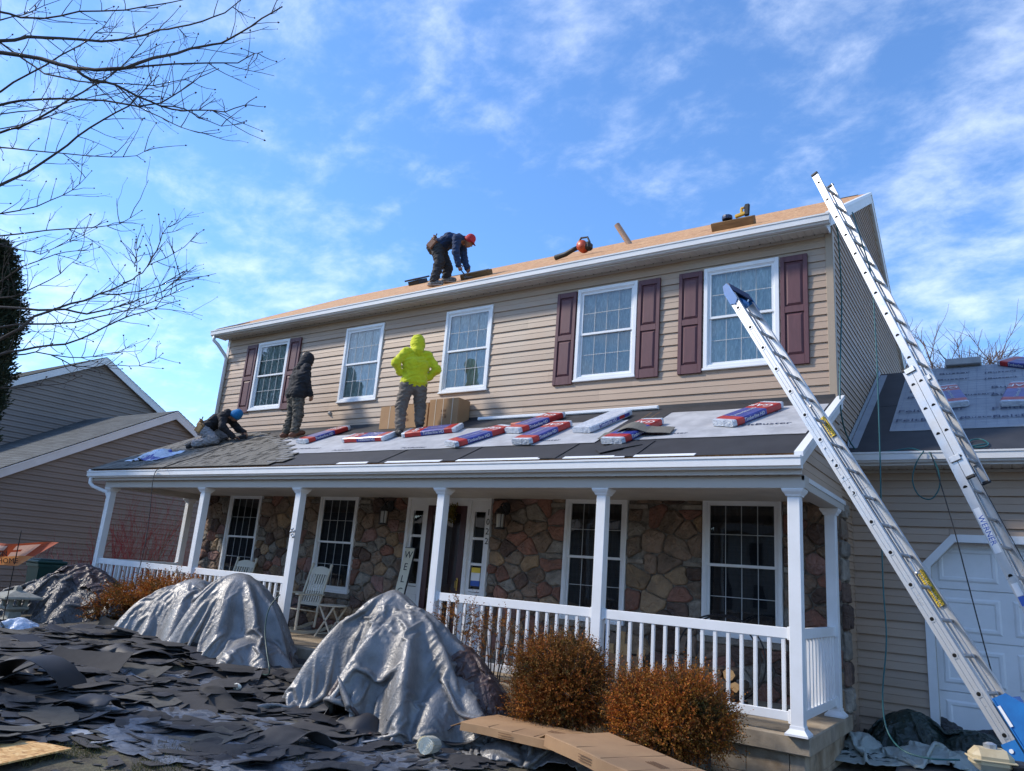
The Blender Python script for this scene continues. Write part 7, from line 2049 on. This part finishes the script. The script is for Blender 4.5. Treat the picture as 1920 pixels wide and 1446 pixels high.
# ------------------------------------------------------------------ hoses and cords
def hose(name, pts, r, mat, label, cat, n=7):
    # smooth the way points
    Q = []
    P = [Vector(p) for p in pts]
    for i in range(len(P)-1):
        p0, p1, p2, p3 = P[max(0, i-1)], P[i], P[i+1], P[min(len(P)-1, i+2)]
        for k in range(5):
            t = k/5; Q.append(.5*((2*p1)+(p2-p0)*t+(2*p0-5*p1+4*p2-p3)*t*t+(3*p1-p0-3*p2+p3)*t**3))
    Q.append(P[-1]); mb = MB(); mb.tube(Q, r, n); single(name, mb, mat, label, cat, smooth_=True)
hose('air_hose', [hy(1598, 398, -.42), hy(1616, 455, -.52), hy(1634, 520, -.60), hy(1641, 620, -.66), hy(1645, 700, -.7), hy(1650, 850, -.75), hy(1653, 1000, -.8), hy(1656, 1100, -.82), hy(1662, 1200, -.85), hy(1655, 1300, -.9), hy(1662, 1365, -1.0), hy(1690, 1405, -1.2), hy(1740, 1422, -1.3), hy(1800, 1425, -1.3)], .008, m_hose, 'teal air hose hanging from the tall ladder to the green tarp', 'hose')
hose('air_hose', [hy(1566, 412, -.40), hy(1572, 450, -.2), hx(1578, 560, 13.0), hx(1576, 660, 13.0), hx(1575, 745, 13.02), hx(1582, 800, 13.03), grp(1600, 838, .02), hy(1622, 851, .33), hy(1670, 846, .33), hy(1708, 841, .33), hy(1735, 847, .33), hy(1790, 842, .33), hy(1850, 832, .5)], .009, m_hose, 'teal air hose along the gable wall and across the garage gutter', 'hose')
hose('air_hose', [hy(1732, 846, .28), hy(1718, 868, .25), hy(1711, 900, .25), hy(1722, 928, .25), hy(1745, 936, .25), hy(1761, 915, .25), hy(1760, 885, .25), hy(1750, 862, .25), hy(1742, 848, .28)], .008, m_hose, 'teal hose loop hanging below the garage gutter', 'hose')
hose('air_hose', [grp(1815, 838, .02), grp(1820, 826, .02), grp(1840, 824, .02), grp(1853, 832, .02), grp(1845, 838, .02), grp(1825, 839, .02)], .008, m_hose, 'teal hose loop lying on the garage underlay', 'hose')
hose('power_cord', [hroof(437, 832, .05), hroof(405, 842, .045), hroof(370, 856, .045), hroof(330, 868, .045), hroof(300, 879, .045), hy(292, 884, -2.31), hy(286, 905, -2.33), hy(281, 960, -2.36), hy(272, 1020, -2.4), hy(258, 1080, -2.45), hy(250, 1115, -2.5)], .007, m_cord, 'black cord running down the finished shingles and off the porch gutter', 'cord')
hose('pull_cord', [hy(1745, 848, -1.0), hy(1766, 915, -1.0), hy(1791, 1000, -1.0), hy(1822, 1120, -1.05), hy(1855, 1245, -1.1), hy(1880, 1330, -1.2)], .006, m_cord, 'thin black cord slanting past the garage door behind the ladders', 'cord')
hose('garden_hose', [hy(525, 1115, -3.3), hy(505, 1140, -3.42), hy(497, 1180, -3.5), hy(500, 1220, -3.6), hy(505, 1262, -3.75), hg(488, 1285)+Vector((0, 0, .12)), hg(520, 1300)+Vector((0, 0, .1)), hg(600, 1305)+Vector((0, 0, .1)), hg(680, 1330)+Vector((0, 0, .1)), hg(760, 1355)+Vector((0, 0, .08)), hg(860, 1365)+Vector((0, 0, .1))], .008, M('dark_green_hose', (0.012, 0.045, 0.035), .4), 'dark green hose over the big silver tarp and across the litter', 'hose')

# ------------------------------------------------------------------ on the porch
def rocking_chair(px, y, label, rz=0.0):
    p = hy(px[0], px[1], y); x = p.x
    t = thing('rocking_chair', label, 'rocking chair', (x, y, 0), 'cream rocking chairs on the porch')
    R_ = Matrix.Rotation(rz, 4, 'Z'); T_ = Matrix.Translation((x, y, 0)) @ R_
    def W(q): return T_ @ Vector(q)
    def add(nm, f): mb = MB(); f(mb); mb.v = [tuple(W(q)) for q in mb.v]; return part(nm, mb, m_chair, t)
    top = 1.12
    for s in (-1, 1):
        add('back_post', lambda m: (m.tube([(s*.25, .17, .12), (s*.25, .20, .45), (s*.25, .30, .85), (s*.25, .37, top)], .021, 8), m.ell((s*.25, .375, top+.02), (.028, .028, .035), 8, 6)))
        add('front_leg', lambda m: m.tube([(s*.27, -.22, .07), (s*.27, -.22, .64)], .021, 8))
        add('rocker', lambda m: m.grid([[(s*.26+dx, -.45+i*.1, .02+.10*((i-4.5)/5.5)**2+dz) for dx, dz in ((-.018, 0), (.018, 0), (.018, .045), (-.018, .045), (-.018, 0))] for i in range(11)]))
        add('arm', lambda m: m.box(s*.27-.04, s*.27+.04, -.30, .26, .64, .665, bev=.006))
    add('seat', lambda m: [m.box(-.26, .26, -.25+i*.062, -.25+i*.062+.052, .40-.006*i, .418-.006*i, bev=.004) for i in range(8)])
    for i in range(7): add('back_slat', lambda m: m.beam((-.186+i*.062, .215, .50), (-.186+i*.062, .345, 1.0), .034, .012, up=(0, -1, .2), bev=.003))
    def crest(m):
        P = []
        for i in range(9):
            xx = -.235+.47*i/8; h = .085+.05*math.cos((i-4)/4*1.5); P.append((xx, .345, .985, h))
        m.grid([[(a, b-.013, c), (a, b-.013+.03, c+h), (a, b+.013+.03, c+h), (a, b+.013, c), (a, b-.013, c)] for a, b, c, h in P])
    add('crest_rail', crest); add('lower_rail', lambda m: m.beam((-.235, .215, .49), (.235, .215, .49), .02, .06, bev=.004))
rocking_chair((432, 1068), -.62, 'cream rocking chair in front of the leftmost porch window', 0.1)
rocking_chair((566, 1100), -.75, 'cream rocking chair half behind the third porch column', -.05)
p = hz(617, 1196, 0)
t = thing('folding_table', 'small cream folding table beside the second porch window', 'table', (p.x, p.y, 0))
mb = MB(); mb.lathe([(.01, .50), (.24, .50), (.245, .508), (.245, .52), (.01, .522)], (p.x, p.y, 0), 20); part('table_top', mb, m_chair, t)
for sx in (-.14, .14):
    for s in (-1, 1):
        mb = MB(); mb.beam((p.x-s*.20, p.y+sx, .0), (p.x+s*.17, p.y+sx, .50), .022, .028, bev=.003); part('leg', mb, m_chair, t)
for s in (-1, 1):
    mb = MB(); mb.beam((p.x+s*.16, p.y-.14, .055), (p.x+s*.16, p.y+.14, .055), .02, .02); part('stretcher', mb, m_chair, t)
def welcome():
    a, b = hy(757, 1030, -.10), hy(783, 1026, -.10); c = (a+b)/2; wd = .205; top = c.z; y0, y1 = -.10, -.42
    t = thing('welcome_sign', 'tall sage green board lettered WELCOME leaning beside the front door', 'sign', (c.x, y1, 0))
    up = Vector((0, y0-y1, top)).normalized(); base = Vector((c.x, y1, 0.0)); L = top/up.z; M_ = frame(base+up*L/2, (1, 0, 0), up)
    mb = MB(); mb.obox(M_, wd, L, .022, 0, .003); part('board', mb, m_sign, t)
    e = MB(); e.obox(M_ @ Matrix.Translation((0, L/2+.004, 0)), wd+.012, .010, .03); e.obox(M_ @ Matrix.Translation((wd/2+.004, 0, -.004)), .010, L, .03); part('board_edge', e, m_iron, t)
    for i, ch_ in enumerate('WELCOME'):
        mb = MB(); text_mb(ch_, M_ @ Matrix.Translation((0, L/2-.12-i*(L-.16)/7.0, .0122)), .165, .001, mb=mb); part('letter', mb, m_ink, t)
welcome()
def hoop():
    c = hy(1352, 1222, -.95); r = .47; y = -.95
    t = thing('log_hoop', 'round black iron log hoop behind the right porch railing', 'log holder', (c.x, y, .0)); cz = r+.03
    mb = MB()
    for yy in (y-.12, y+.12): mb.tube([(c.x+r*math.cos(a), yy, cz+r*math.sin(a)) for a in np.linspace(0, 6.2832, 37)], .010, 6, cap=False)
    part('ring', mb, m_iron, t)
    mb = MB(); mb.box(c.x-.26, c.x-.22, y-.14, y+.14, 0, .07); mb.box(c.x+.22, c.x+.26, y-.14, y+.14, 0, .07); part('foot', mb, m_iron, t)
    k = 0
    for row, nrow in enumerate((3, 4, 3)):
        for j in range(nrow):
            x, z = c.x+(j-(nrow-1)/2)*.145+.02*math.sin(k*2.1), .12+row*.115; R0 = .062+.012*math.sin(k*1.7)
            n = 7; P = [(x+R0*math.cos(6.283*q/n+k)*(1+.2*math.sin(k+q)), z+R0*math.sin(6.283*q/n+k)*(1+.15*math.cos(k*2+q))) for q in range(n)]
            mb = MB(); v = [(a, y-.19+.03*math.sin(k), b) for a, b in P]+[(a, y+.17, b) for a, b in P]
            mb.add(v, [tuple(range(n))], 0); mb.add(v, [(q, n+q, n+(q+1) % n, (q+1) % n) for q in range(n)], 1)
            tag(part('firewood_log', mb, [m_logbark if k % 3 else m_log, m_logbark], None, loc=(x, y, z-.06)), 'split firewood log stacked in the iron hoop', 'log', 'firewood logs in the hoop'); k += 1
hoop()
p = hy(1165, 1225, -.9); t = thing('firewood_crate', 'dark low crate of kindling behind the fifth porch column', 'crate', (p.x, -.9, 0))
mb = MB(); x0, x1 = p.x-.22, p.x+.30
for z in (.0, .14, .28): mb.box(x0, x1, -1.05, -1.03, z, z+.12); mb.box(x0, x1, -.72, -.70, z, z+.12); mb.box(x0, x0+.02, -1.03, -.72, z, z+.12); mb.box(x1-.02, x1, -1.03, -.72, z, z+.12)
part('crate_boards', mb, m_logbark, t)
for i, (dx, a, h) in enumerate(((-.05, .35, .66), (.08, -.3, .52), (.2, .5, .48), (-.14, -.2, .5))):
    mb = MB(); mb.beam((p.x+dx, -.86, .06), (p.x+dx+.12*math.sin(a), -.88, h), .09, .03, up=(0, 1, 0)); single('kindling', mb, m_log, 'pale split kindling standing in the dark crate', 'kindling', 'kindling in the crate')
p = hy(549, 1000, -2.14); t = thing('spinner_ornament', 'small shiny metal ornament on the third porch column', 'ornament', p); mb = MB()
for dx, dz in ((-.03, .02), (.03, .03), (0, -.02), (.03, -.05), (-.01, .06)): mb.ell((p.x+dx, p.y-.01, p.z+dz), (.025, .02, .025), 8, 6)
part('beads', mb, m_galv, t)
p = hy(850, 965, -.10); mb = MB(); Ps, Ds = [], []
for k in range(260):
    q = np.array([p.x+rng.normal()*.035, -.13+rng.normal()*.02, p.z+rng.uniform(-.14, .16)]); Ps.append(q); Ds.append(rng.normal(size=3)+np.array([0, -.3, .2]))
V, F = leaves(np.array(Ps), np.array(Ds), .05, .022); o = np_obj('door_spray', V, F, leafmat('yellow_spray', (0.20, 0.16, 0.03), (0.12, 0.11, 0.03), (0.25, 0.16, 0.03)), None, tuple(p)); tag(o, 'yellowish dried spray hanging on the storm door', 'door spray')

# ------------------------------------------------------------------ lower foreground
def flat_box(c4, th, label, marks, dz=0.0):
    """long carton: c4 = top corners (left-back, right-back, right-front, left-front) as pixels on a plane of height z"""
    z = gz(10.3, -2.4)+.30+dz
    P = [hz(a, b, z) for a, b in c4]
    a, b, c, d = P; ex = (b-a+c-d).normalized(); ey = (a-d+b-c); ey = (ey-ex*ey.dot(ex)).normalized(); L = ((b-a).length+(c-d).length)/2; Wd = ((a-d).length+(b-c).length)/2; ctr = (a+b+c+d)/4
    t = thing('long_carton', label, 'carton', ctr-Vector((0, 0, th)), 'long cardboard cartons at the shrubs')
    n = 12; mb = MB(); T, B = [], []
    for i in range(n+1):
        u = (i/n-.5)*L; w1 = .03*mnoise.noise((u*3, 1, th*9)); w2 = .03*mnoise.noise((u*3, 5, th*7)); s = .03*mnoise.noise((u*5, 8, 1))
        prf = [(-Wd/2+w1, -th), (-Wd/2+w1+.01, -.006), (-Wd/2+w1+.02, 0), (0, s+.006), (Wd/2+w2-.02, 0), (Wd/2+w2, -.006), (Wd/2+w2, -th)]
        T.append([ctr+ex*u+ey*y+Vector((0, 0, zz)) for y, zz in prf])
    mb.grid([r+[r[0]] for r in T]); mb.add(T[0], [tuple(range(7))[::-1]]); mb.add(T[-1], [tuple(range(7))])
    part('carton_body', mb, m_card, t)
    for f_ in marks:
        s = MB(); q = ctr+ex*(f_-.5)*L; s.beam(q-ey*(Wd/2-.02)+Vector((0, 0, .0025)), q+ey*(Wd/2-.03)+Vector((0, 0, .0025)), .003, .004); part('crease', s, m_card_d, t)
    s = MB()
    for k in range(4): s.beam(ctr+ex*L*.22+ey*(-.02+k*.022)+Vector((0, 0, .010)), ctr+ex*L*.36+ey*(-.02+k*.022)+Vector((0, 0, .010)), .008, .002)
    for k in range(3): s.beam(ctr+ex*L*(-.1)-ey*(Wd/2+.002)+Vector((0, 0, -th*.3-k*.02)), ctr+ex*L*.03-ey*(Wd/2+.002)+Vector((0, 0, -th*.3-k*.02)), .003, .006)
    part('carton_print', s, m_card_p, t)
    fl = MB(); e = T[0][2]; fl.prism([T[0][1], T[0][5], T[0][5]-ex*.10+Vector((0, 0, -.06)), T[0][1]-ex*.12+Vector((0, 0, -.05))], (0, 0, -.006)); part('flap', fl, m_card, t)
flat_box([(908, 1336), (1092, 1372), (1072, 1398), (894, 1357)], .075, 'long cardboard carton, left of two laid end to end before the boxwoods', (.28, .52, .74))
flat_box([(1103, 1362), (1312, 1446), (1240, 1470), (1062, 1388)], .10, 'long cardboard carton, right of two laid end to end before the boxwoods', (.35, .6, .86), .085)
# white roll
p = hg(803, 1420)+Vector((0, 0, .10)); d = Vector((.30, -.93, .15)).normalized(); mb = MB(); u = d.orthogonal().normalized(); w = d.cross(u)
for k in range(1):
    sp_ = []
    for i in range(60):
        a = i*.42; r = .012+.00125*i*1.02; sp_.append((r, a))
    P = []
    for r, a in sp_:
        o_ = (u*math.cos(a)+w*math.sin(a))*r*(1+.06*math.sin(a*3)); P.append([p+o_-d*.11, p+o_*(1.02)+d*.11])
    mb.grid(P); mb.grid([r[::-1] for r in P])
mb.tube([p-d*.105, p+d*.10], .074, 16)
single('tape_roll', mb, m_paper, 'crumpled white roll lying on the litter in front of the pointed tarp', 'roll')
for (a, b, lb) in ((440, 1306, 'small white wad of plastic by the foot of the big silver tarp'), (275, 1216, 'little white paper scrap on the debris heap')):
    q = hg(a, b)+Vector((0, 0, .10)); mb = MB(); mb.ell(q, (.055, .05, .045), 9, 7); mb.v = [tuple(Vector(v)+Vector((mnoise.noise(Vector(v)*25), mnoise.noise(Vector(v)*21), mnoise.noise(Vector(v)*19)))*.025) for v in mb.v]; single('plastic_wad', mb, m_paper, lb, 'wad')
# strand board on the ground, bottom left
c = hg(131, 1419); c = Vector((c.x, c.y, gz(c.x, c.y)+.05)); ea = (hz(0, 1379, c.z)-c).normalized(); eb = Vector((ea.y, -ea.x, 0)); eb = eb if eb.y < 0 else -eb
mb = MB(); mb.prism([c, c+ea*2.44, c+ea*2.44+eb*1.22, c+eb*1.22][::-1], (0, 0, .012)); single('strand_board_sheet', mb, m_osb_y, 'golden strand board sheet on the ground in the bottom left corner', 'board')
# thin winter grass near it
def grass():
    Ps, Ds = [], []
    for k in range(9000):
        u, v = rng.uniform(40, 640), rng.uniform(1395, 1475); q = hg(u, v)
        if mnoise.noise((q.x*2.1, q.y*2.1, 5)) < -.05+(.35 if u > 420 else 0): continue
        Ps.append((q.x, q.y, gz(q.x, q.y)-.005)); Ds.append(np.array([rng.normal()*.7, rng.normal()*.7, .8]))
    for k in range(2500):
        u, v = rng.uniform(1330, 1500), rng.uniform(1425, 1470); q = hg(u, v); Ps.append((q.x, q.y, gz(q.x, q.y)-.005)); Ds.append(np.array([rng.normal()*.7, rng.normal()*.7, .7]))
    V, F = leaves(np.array(Ps), np.array(Ds), .055, .005); o = np_obj('grass', V, F, m_grass, None, (9, -6, -.5)); o['kind'] = 'stuff'; o['label'] = 'thin winter grass at the edge of the litter'
grass()

# ------------------------------------------------------------------ things between the houses
def wheelie_bin():
    b = hg(66, 1152); t = thing('wheelie_bin', 'dark green wheelie bin standing before the neighbouring house wall', 'bin', b); x, y, z = b; Hh = .98
    mb = MB(); w0, w1 = .17, .22; P = [[(x+s*w, y+q*w*1.05, z+.06+(Hh-.06)*h) for s, q in ((-1, -1), (1, -1), (1, 1), (-1, 1), (-1, -1))] for h, w in ((0, w0), (.88, w1), (.88, w1+.025), (.94, w1+.025))]
    mb.grid(P); mb.quad(*P[-1][:4]); part('bin_body', mb, m_binGreen, t)
    mb = MB(); mb.bbox((x-.26, y-.28, z+Hh-.05), (x+.26, y+.27, z+Hh+.01), .02); mb.bbox((x-.2, y-.22, z+Hh+.01), (x+.2, y+.2, z+Hh+.035), .015); part('lid', mb, m_binGreen, t)
    mb = MB(); mb.tube([(x-.2, y+.31, z+Hh-.06), (x+.2, y+.31, z+Hh-.06)], .018, 8); part('handle', mb, m_binGreen, t)
    for s in (-1, 1):
        mb = MB(); mb.tube([(x+s*.22, y+.28, z+.10), (x+s*.27, y+.28, z+.10)], .10, 14); part('wheel', mb, m_rubber, t)
wheelie_bin()
def stone_lantern():
    b = hg(18, 1172); t = thing('stone_lantern', 'small pale stone pagoda lantern by the green wheelie bin', 'lantern', b); x, y, z = b; k = .95
    def sq(mb, prof):
        P = [[(x+s*r*k, y+q*r*k, z+h*k) for s, q in ((-1, -1), (1, -1), (1, 1), (-1, 1), (-1, -1))] for r, h in prof]; mb.grid(P); mb.quad(*P[-1][:4])
    mb = MB(); sq(mb, [(.16, 0), (.16, .08), (.10, .12), (.09, .22), (.17, .27), (.17, .31)]); part('pedestal', mb, m_stoneware, t)
    for s in (-1, 1):
        for q in (-1, 1): mb = MB(); mb.box(x+s*.11-.03, x+s*.11+.03, y+q*.11-.03, y+q*.11+.03, z+.295, z+.45); part('chamber_post', mb, m_stoneware, t)
    mb = MB(); sq(mb, [(.29, .43), (.30, .45), (.29, .475), (.16, .53), (.05, .57), (.045, .62), (.0, .65)]); part('cap', mb, m_stoneware, t)
stone_lantern()
def flag():
    dep = 11.2; q = on(20, 1110, dep); g = gz(q.x, q.y)
    t = thing('garden_flag', 'faded orange and cream garden flag blowing on a thin pole at the far left', 'flag', (q.x, q.y, g))
    mb = MB(); mb.tube([on(2, 1185, dep), on(10, 1140, dep), on(35, 1020, dep), on(40, 995, dep)], .008, 6); part('pole', mb, m_iron, t)
    tl, tr, br, bl = on(-60, 1018, dep), on(108, 1018, dep+.1), on(40, 1060, dep), on(-70, 1058, dep)
    n, m = 22, 10; P = []; mats = []
    for i in range(n+1):
        row = []
        for j in range(m+1):
            u, v = i/n, j/m; a = tl+(tr-tl)*u; b = bl+(br-bl)*u; p = a+(b-a)*v
            p = p + _f*(.07*math.sin(u*9+v*2)) + Vector((0, 0, .02*math.sin(u*7)*v)); row.append(p)
        P.append(row)
    mb = MB()
    for i in range(n):
        for j in range(m):
            u, v = (i+.5)/n, (j+.5)/m
            mi = 2 if v > .55 else (1 if (v < .14 or u > .82 or .52 < u < .60 or (.30 < v < .40 and u > .45 and u < .7)) else 0)
            mb.quad(P[i][j], P[i+1][j], P[i+1][j+1], P[i][j+1], mi)
    part('flag_cloth', mb, [m_flag, m_flag_r, m_flag_o], t, smooth_=True)
    x = _r; up = (tl-bl).normalized(); T_ = MB()
    text_mb('WELCOME ON', frame(on(14, 1039, dep-.16), x, up), .11, .001, 'RIGHT', T_); text_mb('HOME', frame(on(34, 1052, dep-.16), x, up), .11, .001, 'RIGHT', T_); part('flag_lettering', T_, m_iron, t)
flag()

# ------------------------------------------------------------------ across the street, seen only in the window panes
def street_side():
    h = thing('house_across_street', 'pale house across the street mirrored faintly in the porch windows', 'house', (6, -42, -.6))
    mb = MB(); mb.box(-2, 13, -48, -42, -.6, 5.2); part('wall', mb, M('pale_siding', (.35, .33, .30), .7), h)
    mb = MB(); mb.prism([(-2.4, -41.6, 5.2), (-2.4, -48.4, 5.2), (-2.4, -45, 8.2)], (15.8, 0, 0)); part('roof', mb, m_shingle_n, h)
    for x in (0, 4, 8, 11):
        for z in (.4, 3.2):
            mb = MB(); mb.box(x-.5, x+.5, -41.99, -41.9, z, z+1.4); part('window', mb, m_room, h)
    mb = MB(); mb.box(-32, -12, -52, -44, -.6, 5.2); mb.prism([(-32.4, -43.6, 5.2), (-32.4, -52.4, 5.2), (-32.4, -48, 8.6)], (20.8, 0, 0)); single('house_across_street', mb, M('tan_far_siding', (.30, .25, .20), .7), 'tan house across the street at the left, mirrored faintly', 'house')
    for i, (x, y, hh) in enumerate(((2, -24, 11), (9, -27, 12), (-9, -26, 12.5), (-22, -30, 13), (19, -30, 12))): far_tree((x, y, -.6), hh, 'bare street tree mirrored in the porch windows', 20+i, False, 'bare street trees')
    mb = MB(); T_, B_ = [], []  # unseen treeline, added to keep the bright horizon out of the porch panes
    for i in range(90):
        x = -110+i*2.2; y = -62+18*smooth((-x-40)/50); h_ = 8+3.5*mnoise.noise((x*.13, 1, 1))+2*mnoise.noise((x*.6, 3, 1)); T_.append((x, y-2, h_)); B_.append((x, y, -1))
    mb.grid([B_, T_]); o = part('added_treeline', mb, M('added_treeline_brown', (.06, .05, .042), .95, col2=(.035, .03, .026), nscale=.8, stretch=(4, 4, .4)), None, kind='stuff', loc=(0, -60, -1)); o['label'] = 'bare treeline added unseen behind the street houses to block horizon glow'
street_side()
